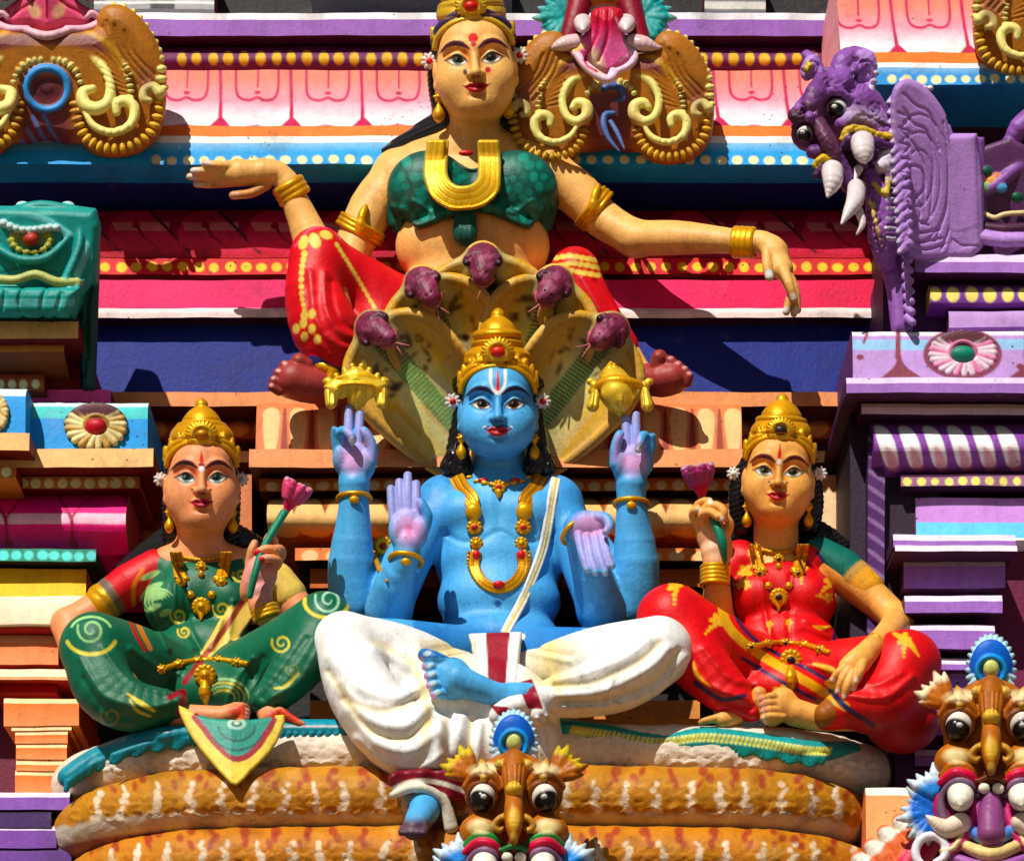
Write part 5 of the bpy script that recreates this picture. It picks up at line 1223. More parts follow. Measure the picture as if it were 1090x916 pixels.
        swirl(p, 300, 684, 11, LY); swirl(p, 118, 762, 11, K(140, 130, 40), a=.7); p.line(spline([(136, 738), (150, 748), (164, 756)], 3), [2, 6, 3], LY); p.line(spline([(138, 744), (146, 756), (160, 762)], 3), [2, 4, 2], LY, a=.7)
        p.line(spline([(318, 716), (304, 730), (292, 732)], 3), [2, 4, 2], LY); swirl(p, 312, 712, 8, K(100, 120, 50), a=.7)
        for i in range(4): p.line(arc(238, 742, 12+5*i, 8+4*i, 200, 380, 10), [1, 3, 1], LG if i % 2 else LY, a=.85, wr=(out(740, 250), 1e9))
        p.line(spline([(152, 606), (142, 626), (146, 660), (160, 690)], 4), 5, K(206, 120, 60), a=.9); p.line(spline([(146, 606), (136, 628), (140, 664), (154, 692)], 4), 3, RD)
        p.line([(296, 606), (262, 640), (206, 742)], 4, K(130, 20, 36), wr=(out(690, 240), 1e9), a=.0)
        p.line(spline([(270, 622), (240, 668), (196, 726)], 3), 6, K(140, 20, 40), a=.9)
        p.line(spline([(180, 742), (196, 736), (190, 760)], 3), 6, K(140, 20, 40), a=.9)
    g.paints.append(pg)
    g.build('sari', B, blocks=[(140, 280, 590, 700, 1.1)])
    on = join_surf(s, g)
    necklace_lady('necklace', B, on, 214, 588, 27, 62)
    waist_belt('belt', B, on, [(172, 712), (200, 704), (232, 702), (262, 706)], GOLD, (218, 718))
    b_ = bangle('bracelet', B, (283, 652, Raw(out(652, 270))), 13, 3.0, (.35, 1, .2), n=3, gap=4.5)
    # apron corner hanging over the coils
    e = Sculpt(1.2)
    cv_ = lambda x, y: -np.abs(x-246)*.12+(y-790)*.5
    e.plate([(190, 750), (216, 762), (250, 766), (282, 764), (303, 760), (300, 778), (288, 800), (268, 820), (252, 836), (240, 828), (222, 808), (206, 788), (196, 770)], 362, 6, K(232, 196, 84), k=0, rnd=3, n=2, curve=cv_)
    e.paints.append(lambda p: (p.poly(spline([(208, 758), (290, 758), (284, 786), (266, 806), (248, 810), (230, 796), (214, 776)], 3, True), K(150, 20, 40)), p.poly(spline([(214, 758), (286, 758), (278, 782), (264, 800), (248, 804), (234, 792), (220, 774)], 3, True), K(40, 140, 124)),
        p.line(arc(252, 770, 20, 18, 10, 170, 12), 2.2, K(10, 80, 76)), p.line(arc(252, 774, 28, 24, 20, 150, 12), 2.2, K(10, 80, 76)), p.disk(252, 770, 10, 6, K(170, 210, 190)), p.disk(252, 770, 6, 3.4, K(30, 120, 110)), p.disk(252, 769, 3, 2, K(210, 220, 190))))
    e.build('sari_corner', B)
    lotus('lotus_flower', 'pink closed lotus on a green stem held up by the woman in green', (317, 518), [(302, 546, 288, 4.6), (290, 566, 294, 4.4), (278, 588, 300, 3.8), (271, 612, 300, 4), (266, 634, 292, 3.4)], 286, K(206, 80, 120), K(214, 40, 90), K(30, 120, 90), 26, .92)

# ------------------------------------------------------------------ woman in red, right
if want('red'):
    B = thing('deity_statue', 'seated woman statue in red sari with purple lotus, right of the blue statue', 'statue', place(830, 780, 230))
    SK_ = K(238, 164, 94); RE = K(206, 16, 22)
    s = Sculpt(1.8)
    s.c([(826, 540, 234, 23), (826, 575, 228, 24), (826, 590, 222, 25)], SK_, k=0)
    s.e((830, 636, 216), (52, 48, 30), SK_, k=8); s.e((834, 690, 216), (56, 40, 32), SK_, k=12)
    s.c([(782, 598, 214, 19), (768, 630, 216, 18), (764, 660, 228, 18)], SK_, k=8, n=3)
    s.c([(764, 662, 230, 18), (764, 636, 252, 15), (763, 612, 264, 12.5), (762, 600, 268, 12)], SK_, k=6, n=3)
    s.c([(762, 602, 268, 12.5), (760, 588, 270, 14)], SK_, k=4, f=.8); s.e((758, 570, 272), (17, 25, 11), SK_, k=4, rot=-14); s.e((770, 576, 274), (9, 22, 9), SK_, k=4, rot=-12)
    finger(s, [(744, 560, 276), (738, 550, 282), (738, 544, 288), (743, 542, 292)], SK_, 5, 4)
    finger(s, [(748, 554, 278), (742, 540, 286), (748, 534, 292), (755, 533, 294)], SK_, 5.2, 4.0)
    finger(s, [(752, 556, 278), (752, 542, 292), (762, 538, 298), (770, 544, 300), (769, 552, 298)], SK_, 6.0, 4.4)
    finger(s, [(748, 560, 278), (747, 548, 290), (756, 545, 297), (764, 550, 299)], SK_, 5.2, 4.2)
    finger(s, [(772, 570, 278), (777, 558, 284), (772, 549, 290)], SK_, 5.6, 4.0)
    s.c([(874, 596, 216, 20), (904, 616, 214, 21), (936, 642, 216, 18), (956, 660, 226, 16)], SK_, k=8, n=3)
    s.c([(956, 660, 226, 16.5), (946, 672, 286, 13.5), (926, 690, 336, 10.5)], SK_, k=6, n=3)
    s.c([(928, 689, 334, 11), (914, 703, 344, 14), (906, 711, 346, 14)], SK_, k=4, n=2, f=.6)
    finger(s, [(904, 706, 348), (892, 716, 350), (886, 724, 346)], SK_, 5.2, 3.8); finger(s, [(904, 712, 350), (896, 724, 352), (892, 736, 348)], SK_, 5.2, 3.8)
    finger(s, [(908, 716, 351), (902, 730, 353), (899, 742, 348)], SK_, 5.2, 3.8); finger(s, [(912, 716, 350), (909, 726, 352), (908, 734, 348)], SK_, 5.0, 3.8); finger(s, [(918, 706, 350), (915, 716, 354), (912, 724, 352)], SK_, 5.4, 4.0)
    s.c([(960, 706, 300, 24), (910, 762, 314, 16), (868, 764, 320, 14), (846, 758, 322, 15), (830, 748, 324, 14)], SK_, k=6)
    s.c([(834, 744, 326, 13), (822, 760, 326, 13)], SK_, k=5)
    s.c([(818, 758, 322, 8), (808, 744, 324, 8.5), (808, 738, 326, 8)], SK_, k=3)
    for i in range(4): finger(s, [(830+i*1, 742+i*7, 332), (820, 741+i*7, 338), (812, 744+i*6.6, 332)], SK_, 5.2-.3*i, 4-.2*i)
    s.c([(720, 660, 290, 26), (770, 740, 300, 16), (782, 762, 310, 12), (770, 766, 318, 9)], SK_, k=6)
    for i in range(4): finger(s, [(780-i*4, 760+i*1.6, 318), (770-i*6, 761+i*1.8, 322), (764-i*6, 765+i*1.2, 320)], SK_, 4.4, 3.4)
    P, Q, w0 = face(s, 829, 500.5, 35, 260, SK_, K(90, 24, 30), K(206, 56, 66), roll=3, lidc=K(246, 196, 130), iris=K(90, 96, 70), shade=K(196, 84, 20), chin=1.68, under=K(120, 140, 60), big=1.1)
    def pt(p):
        wr = (w0, 1e9)
        p.line([Q(0, -.80), Q(0, -.42)], [1, 4.6], RED, wr=wr); p.disk(*Q(0, -.26), 2.6, 2.6, K(236, 220, 220), wr=wr); p.disk(*Q(-.27, .36), 1.2, 1.2, BLACK, wr=wr); p.disk(*Q(.27, .36), 1.2, 1.2, BLACK, wr=wr)
        p.disk(760, 578, 14, 20, K(236, 180, 160), a=.7, soft=5, wr=(out(578, 260), 1e9))
        for x, y in ((743, 542), (756, 533), (769, 552), (887, 723), (892, 735), (899, 741), (908, 733), (912, 723)): p.disk(x, y, 2.6, 3, K(230, 222, 214), a=.85, wr=(out(y, 250), 1e9))
        for i in range(4): p.disk(813, 744+i*6.6, 2, 2, K(236, 220, 210))
        p.line([(808, 738), (814, 756)], 6, K(222, 140, 130), a=.7, soft=2)
    s.paints.append(pt)
    s.build('body', B, blocks=[(792, 868, 462, 562, .75), (730, 790, 525, 605, 1.0), (876, 934, 684, 750, 1.0), (800, 870, 728, 775, 1.1)])
    h = Sculpt(1.3); h.w0 = w0
    for q, dx in ((-1, 6), (1, 0)): h.c([(829+q*28, 486, -14, 9), (829+q*35-dx, 510, -16, 10), (829+q*37-dx, 536, -16, 11), (829+q*32-dx, 560, -20, 12)], BLACK, k=3, n=3)
    h.c([(805, 482, -12, 14), (829, 468, -12, 16), (853, 482, -12, 14)], BLACK, k=3, n=2)
    h.c([(812, 560, -34, 18), (790, 572, -40, 14), (776, 584, -44, 8)], K(28, 28, 30), k=4, n=3); h.c([(842, 560, -34, 20), (880, 576, -44, 16), (912, 598, -48, 8)], K(28, 28, 30), k=4, n=3)
    h.field(lambda x, y, w: np.sin(x*.5+y*1.1)*.8, (700, 940, 440, 640), .6)
    h.build('hair', B, M_GLOSS)
    crown('crown', B, P, 33.5, [(-1.20, .84, .10), (-1.50, .72, .11), (-1.68, .54, .09), (-1.82, .30, .08)], .44, K(30, 24, 30), spikes=9, front=(0, -1.22))
    for q in (-1, 1):
        ear_drop('earring', B, 828+q*33, 539, w0+6, 1.0); ear_flower('ear_flower', B, 829+q*(44 if q > 0 else 48), 504, w0-8, 8, K(230, 226, 220))
    g = Sculpt(1.6)
    g.e((832, 640, 220), (58, 46, 33), RE, k=0); g.e((806, 636, 236), (26, 26, 22), RE, k=8); g.e((860, 636, 236), (26, 26, 22), RE, k=8)
    g.e((836, 690, 222), (58, 44, 34), RE, k=10); g.c([(794, 596, 222, 17), (829, 602, 222, 20), (864, 596, 222, 17)], RE, k=6)
    g.c([(788, 594, 216, 20), (775, 612, 216, 21), (769, 630, 218, 20)], RE, k=4); g.c([(769, 630, 218, 20.6), (767, 637, 219, 19.6)], GOLD, k=.5)
    g.c([(872, 592, 216, 21), (896, 606, 214, 23), (908, 616, 214, 22)], K(14, 96, 84), k=3); g.c([(908, 616, 214, 22.4), (922, 627, 215, 20)], K(222, 160, 70), k=.5)
    g.c([(816, 716, 236, 32), (760, 686, 284, 36), (716, 658, 302, 37)], RE, k=10, n=4)
    g.c([(716, 662, 302, 36), (742, 704, 310, 32), (776, 738, 314, 24), (800, 756, 316, 12)], RE, k=10, n=4)
    g.c([(846, 716, 236, 32), (910, 712, 282, 34), (966, 704, 308, 34)], RE, k=10, n=4)
    g.c([(966, 708, 308, 34), (940, 748, 318, 33), (906, 752, 326, 24), (880, 762, 328, 15)], RE, k=10, n=4)
    g.e((960, 768, 290), (40, 34, 30), RE, k=12)
    g.e((838, 734, 262), (52, 34, 40), RE, k=12)
    for pts, wd_, ht in (([(812, 620), (816, 660), (826, 690)], 3, 2), ([(842, 612), (840, 680)], 3, -1.6), ([(858, 660), (880, 668)], 3, 2), ([(856, 672), (882, 682)], 3, -1.6), ([(780, 650), (800, 690)], 3, 2),
                      ([(724, 690), (752, 728), (790, 742)], 5, 3.4), ([(750, 690), (776, 720), (800, 728)], 4, 2.6), ([(736, 700), (764, 742), (800, 754)], 4, -2.4), ([(972, 720), (940, 742), (890, 738)], 4, 3), ([(900, 716), (930, 728), (960, 716)], 4, 2), ([(860, 706), (890, 716), (910, 730)], 4, 2.4)):
        g.ridge(pts, wd_, ht, n=4)
    GF = K(236, 168, 66); NV = K(40, 34, 80)
    def pg(p):
        for x, y, r, a_ in ((793, 608, 10, 20), (853, 604, 9, 0), (885, 618, 10, 40), (794, 622, 7, 90), (882, 636, 7, 100), (800, 588, 6, 0), (840, 662, 5, 0), (819, 664, 5, 0), (718, 622, 11, 0), (763, 660, 10, 40), (832, 738, 13, 0), (962, 680, 10, 0)): sprig(p, x, y, r*.8, GF, a_)
        p.line(spline([(866, 666), (874, 668), (884, 666)], 3), [2, 5, 1], GF); p.line(spline([(738, 704), (742, 718), (756, 730)], 3), [2, 5, 1], GF); p.line(spline([(866, 706), (884, 712), (896, 720)], 3), [3, 7, 2], GF)
        p.line(spline([(952, 674), (968, 684), (978, 698)], 3), [4, 7, 2], GF)
        p.line(spline([(880, 598), (868, 640), (880, 600)], 2), 0.1, NV); p.line(spline([(870, 588), (886, 612), (893, 640), (888, 680)], 4), 4, NV)
        p.line(spline([(768, 620), (772, 660), (800, 690), (860, 726), (900, 752)], 4), 10, K(214, 160, 60), wr=(out(690, 200), 1e9)); p.line(spline([(778, 616), (782, 652), (808, 684), (868, 716), (890, 730)], 4), 4, NV); p.line(spline([(790, 700), (830, 724), (868, 744)], 4), 4, NV, wr=(out(720, 240), 1e9))
        p.line(spline([(884, 734), (900, 752), (930, 772)], 4), 6, NV)
        p.disk(876, 758, 14, 16, K(130, 84, 30), a=.9); p.disk(890, 728, 12, 6, GF, ang=10)
        p.line(spline([(740, 726), (768, 744), (792, 740)], 3), 5, NV)
        p.grad(lambda x, y, w: .6*np.clip((y-745)/30, 0, 1)*(x > 900), K(90, 4, 16))
    g.paints.append(pg)
    g.build('sari', B, blocks=[(768, 900, 585, 700, 1.1)])
    on = join_surf(s, g)
    necklace_lady('necklace', B, on, 829, 580, 26, 60, gem=K(24, 24, 34))
    waist_belt('belt', B, on, [(800, 688), (826, 684), (856, 686), (882, 694)], K(24, 24, 40), (842, 702))
    bangle('bracelet', B, (761, 613, Raw(out(613, 264))), 14, 2.6, (0, 1, .3), n=5, gap=4.6, f=1)
    bangle('bracelet', B, (933, 685, Raw(out(685, 322))), 11, 2.2, (1, -.9, -.6), n=2, gap=4)
    lotus('lotus_flower', 'purple lotus bud on a short green stem held up by the woman in red', (743, 499), [(750, 532, 286, 3.6), (757, 545, 287, 4), (764, 562, 292, 4.6), (769, 578, 290, 4.6), (772, 596, 282, 2.4)], 284, K(150, 50, 100), K(214, 30, 50), K(20, 130, 100), -8, 1.0)
# ------------------------------------------------------------------ woman in green bodice with outstretched arms, above
if want('upper'):
    B = thing('deity_statue', 'large woman statue in green bodice with outstretched arms, above the serpent hoods', 'statue', place(510, 417, 150))
    SK_ = K(240, 174, 108); RE = K(206, 14, 28); GR = K(6, 78, 66)
    s = Sculpt(1.9)
    s.c([(506, 110, 166, 26), (505, 142, 158, 27), (503, 162, 150, 30)], SK_, k=0)
    s.c([(424, 184, 144, 26), (503, 168, 144, 28), (582, 184, 144, 26)], SK_, k=12); s.c([(450, 168, 146, 18), (504, 152, 150, 24), (560, 168, 146, 18)], SK_, k=12)
    s.e((502, 212, 146), (78, 48, 34), SK_, k=8); s.e((503, 262, 146), (82, 58, 38), SK_, k=12); s.e((505, 330, 140), (84, 60, 32), SK_, k=14)
    s.c([(424, 186, 144, 25), (396, 222, 142, 25), (374, 268, 146, 20), (362, 292, 156, 18)], SK_, k=8, n=3)
    s.c([(362, 294, 158, 18), (338, 268, 178, 21), (322, 232, 184, 16.5), (306, 196, 190, 13)], SK_, k=8, n=3)
    s.c([(582, 184, 144, 25), (612, 204, 142, 25), (640, 232, 144, 21), (676, 254, 154, 19)], SK_, k=8, n=3)
    s.c([(676, 254, 154, 19), (720, 253, 176, 18.5), (760, 255, 192, 15), (794, 258, 204, 12.5)], SK_, k=8, n=3)
    # left hand stretched out
    s.c([(306, 196, 190, 13), (296, 184, 194, 12.5), (280, 180, 198, 12)], SK_, k=4, n=2)
    s.c([(284, 184, 198, 12), (254, 184, 200, 15), (240, 184, 200, 13)], SK_, k=4, f=.8)
    finger(s, [(250, 177, 204), (234, 176, 210), (218, 174, 212)], SK_, 5.8, 3.9); finger(s, [(244, 182, 202), (222, 182, 206), (206, 182, 208)], SK_, 5.6, 3.9)
    finger(s, [(244, 188, 200), (220, 188, 200), (202, 188, 200)], SK_, 5.6, 3.9); finger(s, [(248, 194, 196), (226, 196, 194), (209, 196, 192)], SK_, 5.2, 3.8)
    finger(s, [(284, 196, 194), (268, 205, 196), (248, 208, 198)], SK_, 6.4, 4.4)
    # right hand drooping
    s.c([(794, 258, 204, 12.5), (812, 258, 210, 12.5), (826, 268, 214, 13.5)], SK_, k=4, n=3, f=.9)
    s.c([(822, 264, 214, 13), (832, 286, 218, 12.5)], SK_, k=4, f=.8)
    finger(s, [(817, 268, 220), (817, 284, 224), (819, 295, 224)], SK_, 6.4, 4.8)
    finger(s, [(833, 284, 222), (840, 302, 226), (845, 318, 222)], SK_, 6.0, 4.2); finger(s, [(836, 288, 218), (846, 306, 216), (849, 330, 210)], SK_, 5.6, 4.0)
    finger(s, [(832, 290, 220), (842, 310, 218), (840, 320, 216), (837, 332, 214)], SK_, 5.4, 4.0); finger(s, [(834, 288, 214), (844, 312, 210), (845, 334, 206)], SK_, 5.0, 3.6)
    # legs and feet, soles turned out
    s.c([(450, 350, 138, 28), (380, 300, 160, 26), (338, 268, 184, 24)], SK_, k=6); s.c([(338, 270, 184, 23), (360, 350, 176, 20), (368, 400, 172, 14), (350, 408, 178, 14)], SK_, k=6)
    FT = K(150, 62, 60)
    s.c([(356, 404, 176, 16), (335, 410, 184, 20), (312, 404, 190, 21)], FT, k=5, n=2)
    for i, (x, y, r) in enumerate(((318, 384, 8.5), (303, 389, 6), (296, 397, 5.5), (291, 405, 5), (289, 412, 4.6))): s.c([(x+8, y+5, 196, r), (x, y, 200, r)], FT, k=2)
    s.c([(560, 350, 138, 28), (600, 300, 160, 24), (612, 288, 180, 22)], SK_, k=6); s.c([(612, 290, 180, 22), (660, 370, 170, 18), (684, 404, 172, 14)], SK_, k=6)
    s.c([(684, 404, 176, 16), (704, 404, 184, 19), (716, 402, 188, 18)], FT, k=5, n=2)
    for i, (x, y, r) in enumerate(((702, 380, 8.5), (714, 384, 6), (722, 389, 5.6), (729, 394, 5), (734, 400, 4.6))): s.c([(x-2, y+8, 194, r), (x, y, 198, r)], FT, k=2)
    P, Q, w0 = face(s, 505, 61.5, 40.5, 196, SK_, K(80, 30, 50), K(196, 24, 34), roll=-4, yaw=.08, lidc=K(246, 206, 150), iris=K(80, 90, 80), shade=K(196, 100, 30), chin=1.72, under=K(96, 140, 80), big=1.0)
    def pt(p):
        wr = (w0, 1e9)
        p.disk(*Q(0.0, -.52), 5.2, 5.2, K(206, 20, 16), wr=wr); p.disk(*Q(0.0, -.36), 2.8, 3, K(170, 20, 20), wr=wr)
        p.disk(*Q(-.27, .36), 2.2, 3, K(40, 20, 24), wr=wr); p.disk(*Q(.33, .34), 3, 3.4, K(190, 20, 40), wr=wr)
        for x, y in ((220, 174), (208, 181), (204, 188), (211, 196)): p.disk(x, y, 5, 3, K(226, 200, 190), wr=(out(y, 150), 1e9))
        p.disk(250, 207, 4, 4, K(226, 200, 190), a=.7)
        p.disk(819, 292, 5, 5.5, K(230, 228, 220)); p.disk(844, 316, 3.4, 4, K(226, 216, 206)); p.disk(837, 330, 3.6, 4, K(226, 216, 206)); p.disk(847, 330, 3.6, 4, K(226, 216, 206))
        p.grad(lambda x, y, w: .5*np.clip((y-188)/10, 0, 1), K(160, 80, 40), box=(225, 290, 180, 210))
        for x, y in ((303, 386), (296, 394), (291, 402), (289, 410), (714, 381), (722, 386), (729, 391), (734, 397)): p.disk(x, y, 2.4, 1.8, K(206, 150, 150))
        p.disk(505, 270, 4, 4, K(190, 110, 50), a=.8)
        p.poly([(476, 214), (516, 214), (516, 258), (476, 262)], K(170, 80, 30), a=.0)
    s.paints.append(pt)
    s.ridge([(424, 216), (440, 240), (450, 250)], 4, -1.2, n=3); s.ridge([(503, 225), (503, 262)], 5, -1.5)
    s.build('body', B, blocks=[(462, 548, 20, 136, .75), (198, 312, 166, 216, 1.0), (800, 856, 245, 342, 1.0), (284, 330, 374, 425, 1.2)])
    on0 = s.surf()
    h = Sculpt(1.3); h.w0 = w0
    for q in (-1, 1): h.c([(504+q*32, 44, -14, 10), (504+q*39, 70, -16, 10), (504+q*39, 98, -18, 9), (504+q*34, 122, -24, 9)], BLACK, k=3, n=3)
    h.c([(474, 38, -12, 14), (503, 24, -12, 16), (534, 38, -12, 14)], BLACK, k=3, n=2)
    h.c([(480, 128, -26, 18), (450, 144, -30, 14), (412, 164, -36, 9)], K(28, 28, 30), k=4, n=3); h.c([(530, 128, -26, 18), (560, 138, -30, 14), (586, 148, -36, 8)], K(28, 28, 30), k=4, n=3)
    h.field(lambda x, y, w: np.sin(x*.5+y*1.1)*.8, (380, 620, 0, 190), .6)
    h.build('hair', B, M_GLOSS)
    crown('crown', B, P, 38.5, [(-1.36, .80, .13), (-1.62, .72, .12), (-1.9, .6, .1)], .42, K(200, 20, 16), spikes=3, front=(0, -1.36), col=K(214, 172, 70, .4), band=K(60, 50, 84))
    for q in (-1, 1):
        ear_drop('earring', B, 504+q*37, 101-q*2, w0+6, 1.25); ear_flower('ear_flower', B, 505+q*48, 62-q*3, w0-4, 9.5)
    g = Sculpt(1.6)
    g.e((456, 202, 170), (44, 42, 27), GR, k=0); g.e((550, 202, 170), (44, 42, 27), GR, k=0); g.e((503, 208, 154), (84, 34, 32), GR, k=8)
    g.c([(420, 212, 150, 16), (424, 236, 150, 12), (430, 248, 152, 6)], GR, k=4); g.c([(580, 212, 150, 16), (578, 236, 150, 12), (574, 248, 152, 6)], GR, k=4)
    g.c([(446, 240, 176, 6), (480, 226, 188, 7), (503, 218, 190, 8), (530, 224, 188, 7), (562, 240, 176, 6)], GR, k=4, n=3)
    for pts in ([(418, 220), (430, 240)], [(428, 222), (444, 240), (470, 230)], [(440, 214), (462, 226), (490, 214)], [(588, 220), (576, 240)], [(578, 222), (562, 240), (536, 230)], [(566, 214), (546, 226), (518, 214)]): g.ridge(pts, 3, 2.2, n=3)
    for pts in ([(424, 226), (444, 246), (474, 236)], [(584, 226), (562, 246), (534, 236)]): g.ridge(pts, 3, -2, n=3)
    def pg(p):
        rs = np.random.RandomState(3)
        for i in range(8):
            for j in range(7):
                x = 418+i*11+5*(j % 2)+rs.uniform(-4, 4); y = 168+j*11+rs.uniform(-4, 4)
                if ((x-456)/42)**2+((y-200)/36)**2 < 1: p.disk(x, y, rs.uniform(3, 6), rs.uniform(3, 6), K(30, 150, 130), a=rs.uniform(.2, .7), soft=1)
                x = 590-(i*11+5*(j % 2))
                if ((x-550)/42)**2+((y-200)/36)**2 < 1: p.disk(x, y, rs.uniform(3, 6), rs.uniform(3, 6), K(30, 150, 130), a=rs.uniform(.2, .7), soft=1)
    g.paints.append(pg); g.build('bodice', B)
    k_ = Sculpt(1.2); k_.c([(495, 216, 196, 9), (495, 232, 196, 12), (495, 250, 196, 13)], GR, k=2, f=.6); k_.ridge([(490, 222), (489, 256)], 2, 1.6); k_.ridge([(501, 222), (502, 256)], 2, 1.6)
    k_.c([(484, 212, 200, 5), (493, 204, 204, 5), (505, 210, 202, 5)], GR, k=2, n=3)
    k_.build('bodice_knot', B)
    on = join_surf(s, g)
    n = Sculpt(1.0); n.w0 = 0
    U_ = [(466, 152), (464, 172), (464, 188), (470, 202), (482, 210), (494, 211), (508, 208), (519, 198), (521, 184), (521, 168), (520, 152)]
    cx_, cy_ = 493, 180
    for j in range(7):
        f_ = 1+(j-3)*.105
        n.c([(cx_+(x-cx_)*f_, cy_+(y-cy_)*f_ if y > 175 else y, Raw(max(float(on(x, y, 5)), out(y, 196+(y-150)*.26))), 3.5) for x, y in U_], GOLDL if j % 2 == 0 else GOLD, k=.5, n=3, ki=.3)
    for x, y in spline([(cx_+(x-cx_)*1.38, cy_+(y-cy_)*1.34 if y > 175 else y) for x, y in U_], 7): n.e((x, y, Raw(max(float(on(cx_+(x-cx_)*.9, y, 1.5)), out(y, 194+(y-150)*.26)))), 1.9, GOLD, k=.4)
    n.e((496, 163, on(496, 163, 2)), (8, 3.4, 2.4), RED, k=.5)
    n.build('necklace', B, M_GILT)
    def armlet(c, R, axis, q):
        s2 = Sculpt(.9); s2.w0 = 0; ax = np.array(axis, float); ax /= np.linalg.norm(ax)
        for o in (-5, 0, 5): s2.ring((c[0]+ax[0]*o, c[1]+ax[1]*o, Raw(c[2]+ax[2]*o)), R, 2.6, GOLD, axis=axis, k=1)
        s2.e((c[0], c[1]-2, Raw(c[2]+R)), (6, 8, 4), GOLD, k=2)
        s2.c([(c[0], c[1]-6, Raw(c[2]+R*.95), 5), (c[0]+q*2, c[1]-16, Raw(c[2]+R*.85), 5), (c[0]+q*5, c[1]-24, Raw(c[2]+R*.7), 3)], GOLD, k=2, n=3)
        return s2.build('armlet', B, M_GILT)
    armlet((384, 244, out(244, 144)), 25, (-.5, .9, 0), 1); armlet((632, 222, out(222, 144)), 24, (.8, .62, 0), 1)
    bangle('bracelet', B, (310, 203, Raw(out(203, 189))), 15.5, 3.4, (-.5, -.86, 0), n=3, gap=6.5, fl=1.3)
    bangle('bracelet', B, (792, 258, Raw(out(258, 203))), 14.5, 3.2, (1, .05, .2), n=4, gap=5.8, fl=1.3)
    # red skirt over both legs
    r = Sculpt(1.8)
    r.c([(470, 345, 136, 36), (400, 312, 152, 30), (340, 276, 184, 30)], RE, k=0, n=3)
    r.c([(338, 268, 188, 27), (334, 310, 190, 31), (346, 350, 188, 36), (362, 376, 184, 28)], RE, k=10, n=3)
    r.c([(390, 310, 154, 30), (404, 350, 152, 34)], RE, k=12)
    r.c([(560, 345, 136, 36), (600, 304, 158, 26), (612, 288, 182, 24)], RE, k=10, n=3); r.c([(612, 288, 182, 24), (630, 330, 178, 26), (656, 370, 172, 24)], RE, k=8, n=3)
    r.c([(342, 384, 188, 16), (370, 392, 186, 16), (400, 394, 184, 14)], K(40, 44, 100), k=3); r.c([(640, 384, 184, 14), (676, 396, 180, 12)], K(40, 44, 100), k=3)
    for pts, w_, ht in (([(346, 290), (348, 330), (366, 356), (410, 362)], 4, 2.6), ([(330, 290), (336, 340), (358, 366), (400, 376)], 4, 2.6), ([(352, 300), (356, 330), (372, 350), (410, 352)], 3.4, -2), ([(322, 310), (330, 350), (350, 378)], 4, 2), ([(620, 296), (640, 330), (656, 350)], 4, 2.4), ([(634, 300), (652, 330)], 3, -2)): r.ridge(pts, w_, ht, n=4)
    def pr(p):
        Y_ = K(238, 196, 96)
        p.line(spline([(314, 262), (330, 244), (352, 242), (362, 254)], 4), 3, K(206, 84, 110))
        p.disk(323, 258, 5, 8, Y_, ang=20); p.disk(335, 256, 6, 8.5, Y_, ang=-20); p.disk(347, 250, 7, 4.6, Y_, ang=20)
        for i, (x, y) in enumerate(spline([(324, 270), (321, 290), (321, 312), (324, 330)], 3)): p.disk(x, y, 3.4-.12*i, 3.8-.1*i, Y_)
        for i, (x, y) in enumerate(spline([(359, 261), (372, 282), (384, 302), (398, 326)], 4)): p.disk(x, y, 2.2, 3.6, Y_, ang=-30)
        for x, y in ((324, 336), (332, 334), (323, 344), (332, 350), (324, 358), (338, 361), (315, 350)): p.disk(x, y, 4, 5.4, Y_, ang=10)
        for i in range(7):
            for j in range(3): p.disk(594+i*7+3*(j % 2)-(0 if j else 2), 272+j*8+abs(i-2)*1.2, 4.2, 3.0, Y_)
    r.paints.append(pr)
    r.build('skirt', B)
    a = Sculpt(1.1)
    a.ring((352, 402, 180), 16, 5, GOLD, axis=(1, .3, 0)); a.e((350, 392, 194), (18, 8, 8), GOLD, k=3, rot=20)
    a.build('anklet', B, M_GILT)
